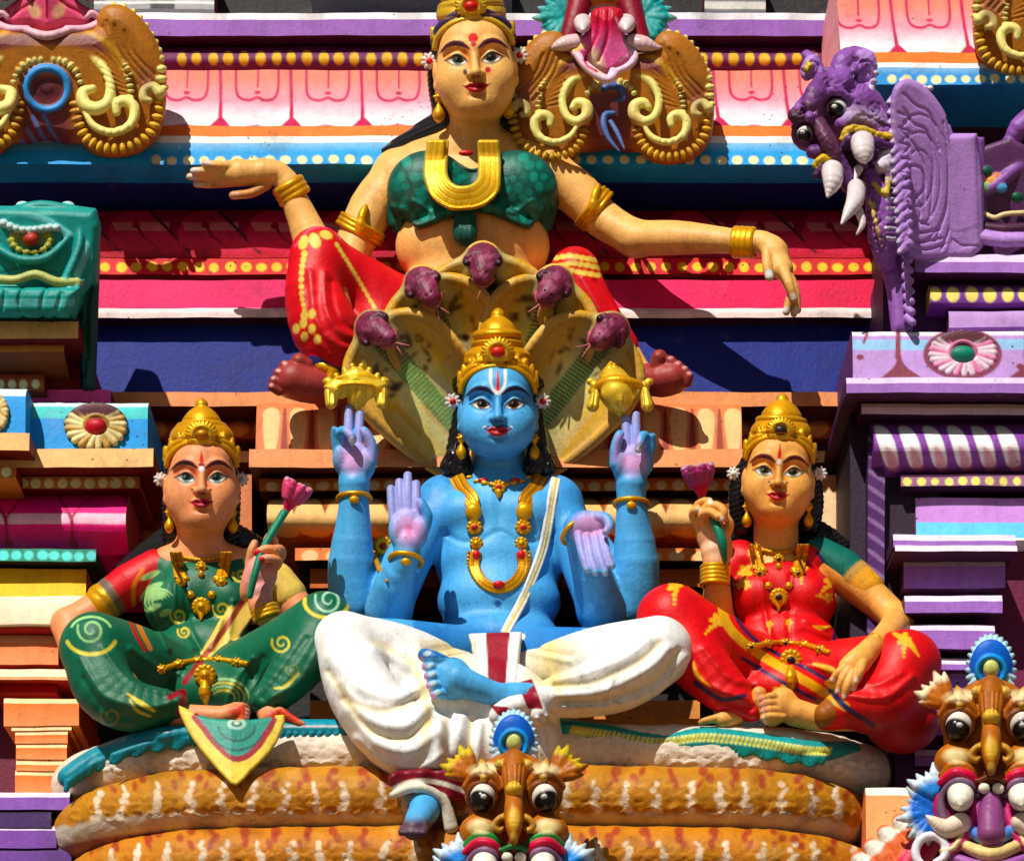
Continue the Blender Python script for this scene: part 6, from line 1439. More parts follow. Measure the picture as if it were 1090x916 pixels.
# ------------------------------------------------------------------ gold discus and conch resting on the blue statue's fingers
if want('att'):
    T1 = thing('conch_shell', 'gold conch shell with ribbons on the blue statue\'s right fingertips', 'conch', place(660, 438, 252))
    s = Sculpt(.9)
    s.c([(661, 443, 252, 2), (660, 432, 254, 9), (657, 418, 256, 19), (653, 404, 254, 15), (651, 395, 252, 8), (650, 386, 252, 2)], GOLDL, k=0, n=4)
    s.c([(630, 416, 258, 4), (640, 408, 264, 5), (654, 404, 270, 5), (670, 406, 268, 5), (688, 412, 258, 4)], GOLD, k=2, n=3)
    for i in range(5): s.c([(640+i*2.6, 401-i*3.4, 262, 2.2), (652+i*.4, 404-i*3.6, 268-i*2, 2.4), (664-i*2.4, 401-i*3.2, 262, 2.2)], GOLD, k=1, n=3)
    for i in range(8): s.c([(641+i*5, 414+abs(i-3.5)*.4, 272-abs(i-3.5)*3, 2.6), (648+i*3.4, 426, 270-abs(i-3.5)*2.4, 2.4), (656+i*1.3, 437, 260, 1.4)], GOLDL, k=.8, n=3)
    s.build('shell', T1, M_GILT)
    for q in (-1, 1):
        r = Sculpt(.9); cx = 660+q*26
        r.e((cx, 410, 260), (6, 5, 5), GOLDL, k=0); r.e((cx+q*5, 406, 260), (5, 4, 4), GOLDL, k=1)
        r.c([(cx, 413, 260, 3.4), (cx+q*1, 422, 262, 5.4), (cx+q*3, 432, 262, 6.6)], GOLDL, k=1); r.ridge([(cx, 414), (cx+q*2, 434)], 1, -1); r.ridge([(cx-2, 414), (cx-3+q*2, 434)], 1, 1)
        r.build('ribbon', T1, M_GILT)
    T2 = thing('discus', 'gold edge-on discus with ribbons on the blue statue\'s left fingertips', 'discus', place(378, 430, 250))
    s = Sculpt(.9)
    s.plate([(344, 411), (352, 404), (361, 403), (366, 395), (380, 390), (393, 396), (403, 402), (413, 408), (409, 418), (411, 430), (402, 431), (397, 424), (392, 426), (388, 432), (380, 435), (372, 431), (368, 423), (362, 425), (359, 432), (350, 434), (349, 423)], 256, 6, GOLDL, k=0, rnd=3, pillow=7)
    s.c([(350, 408, 262, 2.6), (366, 401, 268, 3), (380, 399, 270, 3), (395, 402, 268, 3), (408, 410, 262, 2.6)], GOLD, k=1, n=4)
    s.c([(352, 415, 264, 2), (366, 409, 270, 2.2), (380, 408, 271, 2.2), (394, 410, 270, 2.2), (406, 416, 264, 2)], GOLD, k=1, n=4)
    for x, y in ((358, 400), (367, 394), (375, 390), (385, 390), (393, 394), (402, 400)): s.e((x, y, 262), (3.4, 4, 4), GOLDL, k=1)
    for pts in ([(362, 414), (360, 430)], [(368, 412), (370, 424)], [(379, 412), (380, 432)], [(388, 412), (387, 428)], [(396, 412), (398, 426)]): s.ridge(pts, 1.2, -1.6)
    s.build('ring', T2, M_GILT)
    for q in (-1, 1):
        r = Sculpt(.9); cx = 379+q*27
        r.e((cx+q*3, 405, 258), (6, 4, 5), GOLDL, k=0, rot=q*20); r.c([(cx, 408, 260, 4), (cx+q*2, 418, 262, 5), (cx, 430, 262, 5.6)], GOLDL, k=2); r.ridge([(cx, 410), (cx, 432)], 1.2, -1.2); r.ridge([(cx+3, 410), (cx+4, 432)], 1, 1)
        r.build('ribbon', T2, M_GILT)

def leaf_fan(s, x, y, d, n, r, a0, a1, col, tipc=None, k=.8, wd=.22):
    tips = []
    for i in range(n):
        t = math.radians(a0+(a1-a0)*i/max(1, n-1)); c_, s_ = math.cos(t), math.sin(t)
        rr = r*(1+.12*math.sin(i*2.1))
        s.c([(x+c_*rr*.2, y+s_*rr*.2, d, rr*wd), (x+c_*rr*.65, y+s_*rr*.65, d+3, rr*wd*.85), (x+c_*rr, y+s_*rr, d+1, rr*.05)], col, k=k, n=2); tips.append((x+c_*rr, y+s_*rr))
    return tips
# ------------------------------------------------------------------ lion masks
def lion_mask(label, cx, cy, d, red=True, base=None, crest=True, low=False, sc=1.0, chin=None):
    """bulging-eyed guardian mask; (cx, cy) midway between the eyes"""
    T = thing('guardian_mask', label, 'lion mask', place(cx, cy+100, d), group='lion guardian masks')
    BR = K(168, 96, 34); BRD = K(110, 52, 20); CR = K(226, 206, 150)
    s = Sculpt(1.2); X = lambda x: cx+x*sc; Y = lambda y: cy+y*sc; Dd = lambda z: d+z*sc; R = lambda r: r*sc
    s.e((cx, Y(10), Dd(-14)), (R(52), R(62), R(34)), BR, k=0)
    for q in (-1, 1):
        s.e((X(q*35), Y(-4), Dd(12)), (R(21), R(24), R(18)), BR, k=6)
        s.e((X(q*35), Y(0), Dd(30)), (R(15.5), R(18), R(14)), K(70, 40, 24), k=2, op='s')
        s.ring((X(q*35), Y(0), Dd(26)), R(16.5), R(3), BRD, axis=(0, .1, 1), k=2)
        s.c([(X(q*16), Y(-10), Dd(26), R(5)), (X(q*26), Y(-24), Dd(30), R(7)), (X(q*42), Y(-26), Dd(28), R(7)), (X(q*54), Y(-12), Dd(20), R(5))], BR, k=3, n=3)
        s.c([(X(q*34), Y(-22), Dd(36), R(4)), (X(q*35), Y(-34), Dd(30), R(6)), (X(q*37), Y(-42), Dd(24), R(2))], K(200, 150, 60), k=2, n=2)
        leaf = leaf_fan(s, X(q*46), Y(-22), Dd(10), 6, R(36), -90+q*8 if q > 0 else -98, -90+q*84 if q > 0 else -174, BR, wd=.2)
        # nostril curls, cheeks
        s.c([(X(q*8), Y(22), Dd(36), R(5)), (X(q*16), Y(24), Dd(40), R(4)), (X(q*22), Y(32), Dd(38), R(4)), (X(q*17), Y(38), Dd(37), R(3.4)), (X(q*13), Y(35), Dd(37), R(2.6))], K(190, 140, 60), k=1.5, n=4)
        s.e((X(q*38), Y(40), Dd(12)), (R(24), R(22), R(18)), BR, k=5)
        s.c([(X(q*14), Y(56), Dd(24), R(4)), (X(q*24), Y(46), Dd(32), R(5)), (X(q*40), Y(43), Dd(32), R(5)), (X(q*54), Y(54), Dd(22), R(4))], K(40, 130, 60) if red else BR, k=1.5, n=4)
        s.c([(X(q*14), Y(66), Dd(22), R(4)), (X(q*24), Y(54), Dd(33), R(5)), (X(q*40), Y(51), Dd(33), R(5)), (X(q*55), Y(62), Dd(22), R(4))], K(206, 50, 80), k=1.5, n=4)
        s.c([(X(q*16), Y(76), Dd(22), R(3.4)), (X(q*24), Y(63), Dd(32), R(4)), (X(q*38), Y(60), Dd(32), R(4)), (X(q*52), Y(72), Dd(22), R(3.4)), (X(q*54), Y(92), Dd(16), R(5)), (X(q*46), Y(118), Dd(10), R(6))], K(120, 90, 120), k=1.5, n=4)
        s.c([(X(q*52), Y(60), Dd(6), R(9)), (X(q*54), Y(90), Dd(2), R(12)), (X(q*44), Y(126), Dd(0), R(14))], K(170, 50, 90), k=4, n=3)
    s.c([(X(0), Y(-40), Dd(20), R(15)), (X(0), Y(-20), Dd(32), R(13)), (X(0), Y(0), Dd(36), R(10)), (X(0), Y(14), Dd(42), R(11)), (X(0), Y(30), Dd(46), R(10)), (X(0), Y(44), Dd(46), R(6)), (X(0), Y(50), Dd(44), R(4.4))], BR, k=3, n=4)
    for i in range(-2, 3): s.e((X(i*8), Y(-43+abs(i)*3), Dd(26)), (R(6), R(6), R(6)), K(206, 170, 80), k=1.5)
    for i in range(-2, 3): s.ridge([(X(i*5), Y(-36)), (X(i*4), Y(-14))], 1.2, -1.4)
    s.e((X(0), Y(-10), Dd(45)), (R(9.5), R(9.5), R(8)), K(216, 176, 70), k=.8)
    s.c([(X(0), Y(56), Dd(24), R(10)), (X(0), Y(74), Dd(16), R(14))], K(100, 40, 30), k=4)
    s.c([(X(-14), Y(60), Dd(32), R(3)), (X(0), Y(55), Dd(36), R(3)), (X(14), Y(60), Dd(32), R(3))], K(40, 120, 60) if red else BRD, k=1, n=3)
    s.e((X(0), Y(72), Dd(34)), (R(20), R(9), R(12)), K(30, 8, 12), k=2, op='s')
    def pm(p):
        p.disk(X(0), Y(24), R(7), R(12), K(216, 180, 80), a=.8, soft=2); p.disk(X(0), Y(44), R(4), R(6), K(214, 180, 90), a=.8, soft=1)
        for q in (-1, 1):
            p.disk(X(q*38), Y(33), R(13), R(8), CR, a=.9, soft=3); p.disk(X(q*35), Y(-32), R(16), R(7), K(226, 206, 160), a=.85, soft=2, ang=q*6); p.line(spline([(X(q*18), Y(-14)), (X(q*28), Y(-26)), (X(q*44), Y(-26)), (X(q*54), Y(-12))], 3), R(3), BRD, a=.7, soft=1)
            for t_ in range(5):
                a_ = math.radians(-100+q*t_*16); p.disk(X(q*46)+math.cos(a_)*R(34), Y(-22)+math.sin(a_)*R(34), R(7), R(7), K(196, 180, 60) if red else K(236, 214, 180), a=.8, soft=3)
    s.paints.append(pm)
    s.build('face', T, M_STAT)
    for q in (-1, 1):
        e = Sculpt(.9)
        e.e((X(q*35), Y(0), Dd(22)), (R(15.5), R(17.5), R(18)), K(214, 206, 196), k=0)
        e.e((X(q*35+1.2*q), Y(3), Dd(29)), (R(13.5), R(14), R(12.4)), K(14, 13, 14), k=.2)
        e.e((X(q*34), Y(-1), Dd(41.4)), (R(3.2), R(2.6), R(1.8)), K(206, 206, 206), k=.2)
        e.build('eye', T, M_GLOSS)
        t = Sculpt(.9); TW = K(226, 220, 206)
        t.c([(X(q*33), Y(74), Dd(22), R(15)), (X(q*33), Y(80), Dd(34), R(13)), (X(q*33), Y(86), Dd(44), R(3))], TW, k=2, n=3)
        t.build('fang', T, M_GLOSS)
        t = Sculpt(.9)
        t.c([(X(q*33), Y(106), Dd(22), R(12)), (X(q*48), Y(112), Dd(24), R(11)), (X(q*62), Y(104), Dd(28), R(6)), (X(q*70), Y(98), Dd(30), R(1.8))], K(216, 200, 180), k=2, n=4)
        t.build('tusk', T, M_GLOSS)
        f = Sculpt(1.1)
        BL = K(24, 96, 190)
        leaf_fan(f, X(q*60), Y(96), Dd(2), 9, R(38), (-60 if q > 0 else -120), (75 if q > 0 else -255), BL, wd=.2)
        leaf_fan(f, X(q*58), Y(78), Dd(8), 5, R(34), (-100 if q > 0 else -80), (-30 if q > 0 else -150), K(70, 140, 220), wd=.2)
        f.paints.append(lambda p, q=q: p.grad(lambda x, y, w: np.clip((np.hypot(x-X(q*58), y-Y(90))-R(27))/R(8), 0, 1)*.85, K(206, 226, 234)))
        f.build('feathered_ear', T, M_STAT)
        th = Sculpt(.8); th.e((X(q*7.5), Y(68), Dd(30)), (R(6.6), R(6.4), R(5)), K(232, 224, 204), k=0); th.build('tooth', T, M_GLOSS)
    c_ = Sculpt(1.0)
    for i in range(19):
        t = math.radians(-205+230*i/18)
        c_.c([(X(0)+math.cos(t)*R(19), Y(-60)+math.sin(t)*R(28), Dd(4), R(4.2)), (X(0)+math.cos(t)*R(26), Y(-60)+math.sin(t)*R(38), Dd(3), R(2.6))], K(170, 206, 230), k=1)
    c_.e((X(0), Y(-60), Dd(4)), (R(24), R(34), R(9)), K(24, 90, 190), k=1); c_.ring((X(0), Y(-60), Dd(12)), R(15), R(3), K(60, 150, 226), axis=(0, 0, 1), k=1.5)
    c_.e((X(0), Y(-62), Dd(13)), (R(8.5), R(10), R(5)), K(206, 216, 130), k=.6)
    c_.build('crest', T, M_STAT)
    lo_ = Sculpt(1.2)
    if low:
        VI = K(150, 90, 160)
        lo_.e((cx, Y(110), Dd(0)), (R(30), R(40), R(20)), K(120, 50, 110), k=0)
        lo_.c([(X(0), Y(80), Dd(22), R(10)), (X(0), Y(100), Dd(26), R(14)), (X(0), Y(118), Dd(28), R(15))], K(130, 70, 120), k=3, n=3)
        for j, (yy, hw, c2) in enumerate(((122, 26, K(90, 130, 206)), (138, 34, K(214, 190, 130)), (154, 40, VI))):
            lo_.c([(X(-hw), Y(yy-10), Dd(14), R(6)), (X(0), Y(yy+2), Dd(28), R(8)), (X(hw), Y(yy-10), Dd(14), R(6))], c2, k=2, n=4)
        for q in (-1, 1):
            lo_.c([(X(q*20), Y(66), Dd(14), R(4)), (X(q*18), Y(90), Dd(16), R(5)), (X(q*28), Y(120), Dd(18), R(6)), (X(q*48), Y(136), Dd(18), R(8))], K(190, 60, 110), k=2, n=4)
            lo_.c([(X(q*30), Y(112), Dd(22), R(2.6)), (X(q*40), Y(132), Dd(24), R(3)), (X(q*54), Y(136), Dd(24), R(2.6))], K(232, 206, 150), k=1, n=3)
            lo_.c([(X(q*64)+math.cos(a_)*R(r_), Y(136)+math.sin(a_)*R(r_), Dd(22), R(5)) for a_, r_ in [(math.radians(v*(-1 if q > 0 else 1)+(180 if q > 0 else 0)), 15-v*.018) for v in range(70, -260, -36)]], K(226, 214, 236), k=1, n=3)
        lo_.build('tongue', T, M_STAT)
    else:
        lo_.e((cx, Y(100), Dd(-6)), (R(34), R(44), R(26)), K(150, 30, 60), k=0)
        lo_.build('throat', T, M_STAT)
    return T
if want('masks'):
    lion_mask('brown lion mask with green and red lip rolls below the blue statue', 547, 848, 430, sc=.94)
    lion_mask('brown lion mask with violet tongue at the lower right corner', 1055, 772, 350, red=False, low=True, sc=.98)
    # petalled tail next to the right mask
    T = thing('scale_ornament', 'peach and white overlapping scales curling below the right lion mask', 'ornament', place(935, 916, 320))
    s = Sculpt(1.2)
    for i, (x, y) in enumerate(((966, 886), (950, 898), (936, 912), (922, 926), (912, 940))):
        s.c([(x+14, y+28, 318+i, 12), (x+4, y+2, 324+i, 12), (x-8, y-12, 326+i, 9)], K(230, 120, 84), k=1, n=3)
        s.paints.append(lambda p, x=x, y=y: p.disk(x-7, y-10, 12, 8, K(240, 224, 210), ang=-30, soft=1.5))
    s.c([(990, 890, 316, 16), (975, 910, 320, 18), (960, 940, 320, 18)], K(190, 60, 90), k=3, n=3)
    s.build('scales', T, M_STAT)

# ------------------------------------------------------------------ scrolled medallions on the top cornice
def scrollwork(label, cx, cy, d, style, sc=1.0, mirror=1, face=True):
    T = thing('scroll_medallion', label, 'carved medallion', place(cx, cy+60, d), group='scroll medallions on the cornices')
    OC = K(170, 110, 50); PL = K(112, 54, 60); YE = K(226, 178, 70); YL = K(236, 214, 130)
    X = lambda x: cx+x*sc; Y = lambda y: cy+y*sc
    s = Sculpt(1.3)
    half = [(0, 62), (22, 66), (34, 66), (48, 77), (72, 80), (98, 72), (116, 50), (120, 10), (116, -24), (100, -54), (80, -72), (60, -74), (50, -62), (46, -50), (0, -48)]
    outl = [(X(x), Y(y)) for x, y in half]+[(X(-x), Y(y)) for x, y in half[::-1]]
    s.plate(outl, d, 10, OC, k=0, rnd=5, n=3, pillow=10)
    def both(f):
        for q in (-1, 1): f(q)
    def tube(q, pts, r, col, dz=16, k=1.0, n=5):
        dz += 4
        if not isinstance(r, (list, tuple)): r = [r]*len(pts)
        s.c([(X(q*x), Y(y), d+dz, rr*sc) for (x, y), rr in zip(pts, r)], col, k=k, n=n)
    def beads(q, pts, r, col, dz=17, step=5, el=1.0):
        sp = spline(pts, 12); acc = 0; last = sp[0]
        for a, b in zip(sp[:-1], sp[1:]):
            acc += math.hypot(b[0]-a[0], b[1]-a[1])
            if acc >= step:
                acc = 0; ang = math.degrees(math.atan2((b[1]-a[1]), q*(b[0]-a[0])))
                s.e((X(q*b[0]), Y(b[1]), d+dz), (step*.46*sc, r*sc, r*.8*sc), col, k=.3, rot=ang)
    def side(q):
        # beaded outer rim and inner feather edge
        beads(q, [(58, -72), (80, -69), (99, -50), (113, -20), (116, 10)], 6, YL, dz=18, step=8)
        beads(q, [(113, 8), (113, 30), (104, 54), (84, 68), (60, 70), (40, 60), (30, 40), (28, 22)], 6.4, YE, dz=17, step=7)
        beads(q, [(44, -46), (66, -34), (80, -10), (84, 14), (80, 26)], 4.6, YL, dz=23, step=4.4)
        tube(q, [(113, 14), (106, 8), (98, 12), (97, 20), (103, 22)], [6, 5.4, 5, 4.4, 3.4], YL, dz=20)
        if style == 'eye':
            tube(q, [(0, -30), (30, -29), (52, -16), (63, 2), (62, 22), (50, 30), (38, 26), (36, 14), (46, 10)], [4.4, 4.4, 4.8, 5, 6, 7, 7, 6, 4.4], YL, dz=19)
            beads(q, [(0, -20), (18, -17), (30, -6), (35, 8)], 3.8, YL, dz=25, step=5.6)
        else:
            tube(q, [(22, -26), (44, -18), (56, 2), (52, 22), (40, 30), (28, 24), (28, 12), (38, 8), (44, 14)], [4, 4.6, 5, 5, 6, 7, 7, 6, 4], YL, dz=19)
            beads(q, [(4, -18), (20, -12), (30, 2)], 4, YL, dz=25, step=6.5)
        tube(q, [(38, 34), (48, 48), (66, 54), (84, 46), (88, 30), (78, 22), (70, 26), (70, 34)], [2.6, 4, 4.6, 5, 5.6, 6, 5.4, 4], YL, dz=19)
        for (x0, y0, x1, y1) in ((60, -58, 96, 2), (68, -54, 102, 0), (78, -48, 108, -4), (56, -52, 90, 6)): s.ridge([(X(q*x0), Y(y0)), (X(q*(x0+x1)/2-q*6), Y((y0+y1)/2)), (X(q*x1), Y(y1))], 1.6, -1.5, n=4)
        for i in range(7): s.ridge([(X(q*(48+i*2)), Y(-32+i*7)), (X(q*(74+i)), Y(-10+i*4))], 1.0, -.9)
        for i in range(6): s.ridge([(X(q*(56+i*8)), Y(60-i*1)), (X(q*(60+i*8)), Y(50-i*2))], .9, -.8)
    both(side)
    if style == 'eye': s.ring((X(0), Y(10), d+16), 21*sc, 4*sc, K(76, 150, 220), axis=(0, 0, 1), k=1); s.e((X(0), Y(10), d+10), (17*sc, 12*sc, 8), K(90, 36, 44), k=1)
    else:
        tube(-1, [(8, -8), (0, -12), (-12, -8), (-14, 4), (-4, 6)], [4, 4.6, 4, 3, 2], K(70, 100, 160), dz=19)
        tube(-1, [(-4, 20), (6, 22), (8, 34), (2, 50), (-10, 64)], [3, 4, 4, 3, 1.6], K(80, 110, 170), dz=18); tube(1, [(0, 30), (8, 44), (16, 62)], [3, 3, 1.6], K(96, 120, 176), dz=18)
    def pp(p):
        PLc = lambda pts, a=.9: p.poly([(X(x), Y(y)) for x, y in pts], PL, a=a, soft=1.2, wr=(0, out(cy, d+29)))
        p.grad(lambda x, y, w: (w < out(cy, d+21))*np.clip((30-np.abs(x-cx)/sc)/8, 0, 1)*np.clip(((y-cy)/sc+8)/8, 0, 1), PL, box=(X(-40), X(40), Y(-40), Y(90)))
        for q in (-1, 1):
            p.poly([(X(q*10), Y(-46)), (X(q*50), Y(-44)), (X(q*62), Y(-26)), (X(q*40), Y(-30)), (X(0), Y(-36))], PL, a=.85, soft=3)
            p.disk(X(q*100), Y(4), 9, 18, PL, a=.6, soft=6); p.disk(X(q*26), Y(40), 8, 24, K(150, 84, 50), a=.6, soft=4)
            p.line(spline([(X(q*40), Y(-48)), (X(q*64), Y(-34)), (X(q*76), Y(-12))], 3), 5, YE, a=.5, soft=2)
        if style == 'eye':
            for x0, y0, x1, y1 in ((-4, 34, 14, 66), (-14, 38, 6, 72), (-20, 50, -2, 74), (-26, 62, -12, 76)): p.line([(X(x0), Y(y0)), (X((x0+x1)/2-2), Y((y0+y1)/2)), (X(x1), Y(y1))], [4, 4, 1], K(90, 130, 200), a=.85, soft=.6)
            p.disk(X(0), Y(10), 15*sc, 11*sc, K(96, 40, 50)); p.line(arc(X(0), Y(10), 6*sc, 4*sc, 0, 280, 10), 2, K(40, 10, 20))
    s.paints.append(pp)
    s.build('scroll_panel', T, M_STAT)
    if face:
        t = Sculpt(1.1)
        if style == 'eye':
            t.plate([(X(-50), Y(-64)), (X(-40), Y(-72)), (X(-24), Y(-86)), (X(-16), Y(-112)), (X(16), Y(-112)), (X(24), Y(-86)), (X(40), Y(-72)), (X(54), Y(-66)), (X(54), Y(-56)), (X(36), Y(-46)), (X(20), Y(-48)), (X(0), Y(-42)), (X(-18), Y(-48)), (X(-36), Y(-46)), (X(-52), Y(-54))], d+24, 5, K(224, 96, 130), k=0, rnd=4, n=3, pillow=9, curve=lambda x, y: -(np.abs(x-cx)*.2))
            for q in (-1, 1): t.c([(X(q*20), Y(-50), d+30, 4), (X(q*40), Y(-50), d+26, 5), (X(q*54), Y(-58), d+24, 5), (X(q*46), Y(-66), d+28, 4), (X(q*40), Y(-62), d+28, 3)], K(236, 170, 190), k=1.5, n=4)
            t.c([(X(-20), Y(-48), d+30, 4.4), (X(0), Y(-43), d+34, 5), (X(20), Y(-48), d+30, 4.4)], K(240, 180, 196), k=1.5, n=3)
            t.paints.append(lambda p: [p.grad(lambda x, y, w: np.clip((Y(-78)-y)/20, 0, 1), K(200, 24, 40)), p.line([(X(0), Y(-110)), (X(0), Y(-62))], 2.4, K(150, 10, 30))]+[p.line(spline([(X(q*6), Y(-108)), (X(q*12), Y(-80)), (X(q*34), Y(-66))], 3), [2, 3, 1], K(150, 10, 40)) for q in (-1, 1)]+[p.disk(X(q*12), Y(-68), 6, 8, K(240, 190, 140), soft=2, a=.8, ang=q*30) for q in (-1, 1)])
            for q in (-1, 1): t.ridge([(X(q*6), Y(-108)), (X(q*12), Y(-80)), (X(q*34), Y(-66))], 2, -2, n=3)
        else:
            t.plate([(X(-20), Y(-100)), (X(-26), Y(-76)), (X(-44), Y(-62)), (X(-52), Y(-54)), (X(-36), Y(-36)), (X(-20), Y(-22)), (X(-4), Y(-16)), (X(8), Y(-20)), (X(22), Y(-32)), (X(30), Y(-44)), (X(24), Y(-56)), (X(16), Y(-72)), (X(12), Y(-100))], d+26, 5, K(228, 104, 160), k=0, rnd=4, n=3, pillow=9)
            t.c([(X(-42), Y(-50), d+34, 4), (X(-26), Y(-32), d+36, 5), (X(-6), Y(-19), d+38, 5), (X(4), Y(-24), d+38, 4), (X(2), Y(-30), d+38, 3)], K(240, 190, 214), k=2, n=4)
            t.c([(X(0), Y(-26), d+38, 3), (X(20), Y(-34), d+36, 4), (X(28), Y(-46), d+34, 4), (X(18), Y(-58), d+34, 3)], K(240, 190, 214), k=2, n=4)
            t.paints.append(lambda p: [p.grad(lambda x, y, w: np.clip((Y(-60)-y)/26, 0, 1), K(200, 24, 50)), p.disk(X(-16), Y(-40), 7, 14, K(242, 206, 170), soft=3, a=.85, ang=-20), p.disk(X(-38), Y(-56), 9, 4, K(238, 176, 90), a=.9, ang=-20), p.line(spline([(X(-12), Y(-98)), (X(-16), Y(-70)), (X(-30), Y(-40)), (X(-16), Y(-28))], 3), 2.6, K(180, 20, 60)), p.line(spline([(X(-2), Y(-98)), (X(-4), Y(-66)), (X(-14), Y(-40))], 3), 2, K(180, 20, 60)), p.line(spline([(X(6), Y(-90)), (X(18), Y(-60)), (X(20), Y(-48)), (X(10), Y(-40))], 3), 2, K(240, 170, 200))])
            t.ridge([(X(-12), Y(-98)), (X(-16), Y(-70)), (X(-30), Y(-40))], 2, -2, n=3); t.ridge([(X(-2), Y(-98)), (X(-4), Y(-66)), (X(-14), Y(-40))], 2, -2, n=3)
        t.build('tongue', T, M_STAT)
        fx = 0 if style == 'eye' else -7
        hd = Sculpt(1.1)
        yo = -118 if style == 'eye' else -92
        for q in (-1, 1):
            hd.c([(X(fx+q*24), Y(yo-30), d+20, 15), (X(fx+q*34), Y(yo+4), d+24, 12), (X(fx+q*42), Y(yo+30), d+22, 11)], K(130, 24, 44), k=2, n=3)
        hd.c([(X(fx-20), Y(yo-20), d+20, 10), (X(fx), Y(yo-24), d+26, 10), (X(fx+20), Y(yo-20), d+20, 10)], K(196, 140, 30), k=2, n=3)
        hd.build('jaw', T, M_STAT)
        for q in (-1, 1):
            o = Sculpt(1.0); o.c([(X(fx+q*25), Y(yo+8), d+32, 11*sc), (X(fx+q*25), Y(yo+11), d+42, 9*sc), (X(fx+q*25), Y(yo+16), d+50, 2.6)], K(214, 200, 204), k=1, n=3); o.build('fang', T, M_GLOSS)
            o = Sculpt(1.0); o.c([(X(fx+q*34), Y(yo+30), d+32, 9), (X(fx+q*46), Y(yo+32), d+34, 8.4), (X(fx+q*60), Y(yo+36), d+34, 3.4), (X(fx+q*66), Y(yo+36), d+34, 1.2)], K(206, 176, 180), k=1, n=3); o.build('tusk', T, M_GLOSS)
            o = Sculpt(1.1); leaf_fan(o, X(fx+q*44), Y(yo+2), d+14, 9, 32, (-80 if q > 0 else -100), (80 if q > 0 else -260), K(10, 140, 140), wd=.22)
            o.paints.append(lambda p, q=q: p.grad(lambda x, y, w: np.clip((np.hypot(x-X(fx+q*44), y-Y(yo+2))-25)/6, 0, 1)*.6, K(150, 210, 206)))
            o.build('feathered_ear', T, M_STAT)
            o = Sculpt(.8); o.e((X(fx+q*6), Y(yo+2), d+32), (5, 5, 4), K(232, 214, 190), k=0); o.build('tooth', T, M_GLOSS)
    return T
if want('scrolls'):
    scrollwork('ochre scroll medallion with a blue ringed eye at the top left corner', 50, 84, 156, 'eye', sc=1.06)
    scrollwork("ochre scroll medallion with twisted pink tongue beside the large woman statue's head", 650, 102, 156, 'tendril', sc=.92)
    scrollwork('ochre scroll medallion at the top right corner', 1150, 8, 220, 'tendril', sc=.96, face=False)
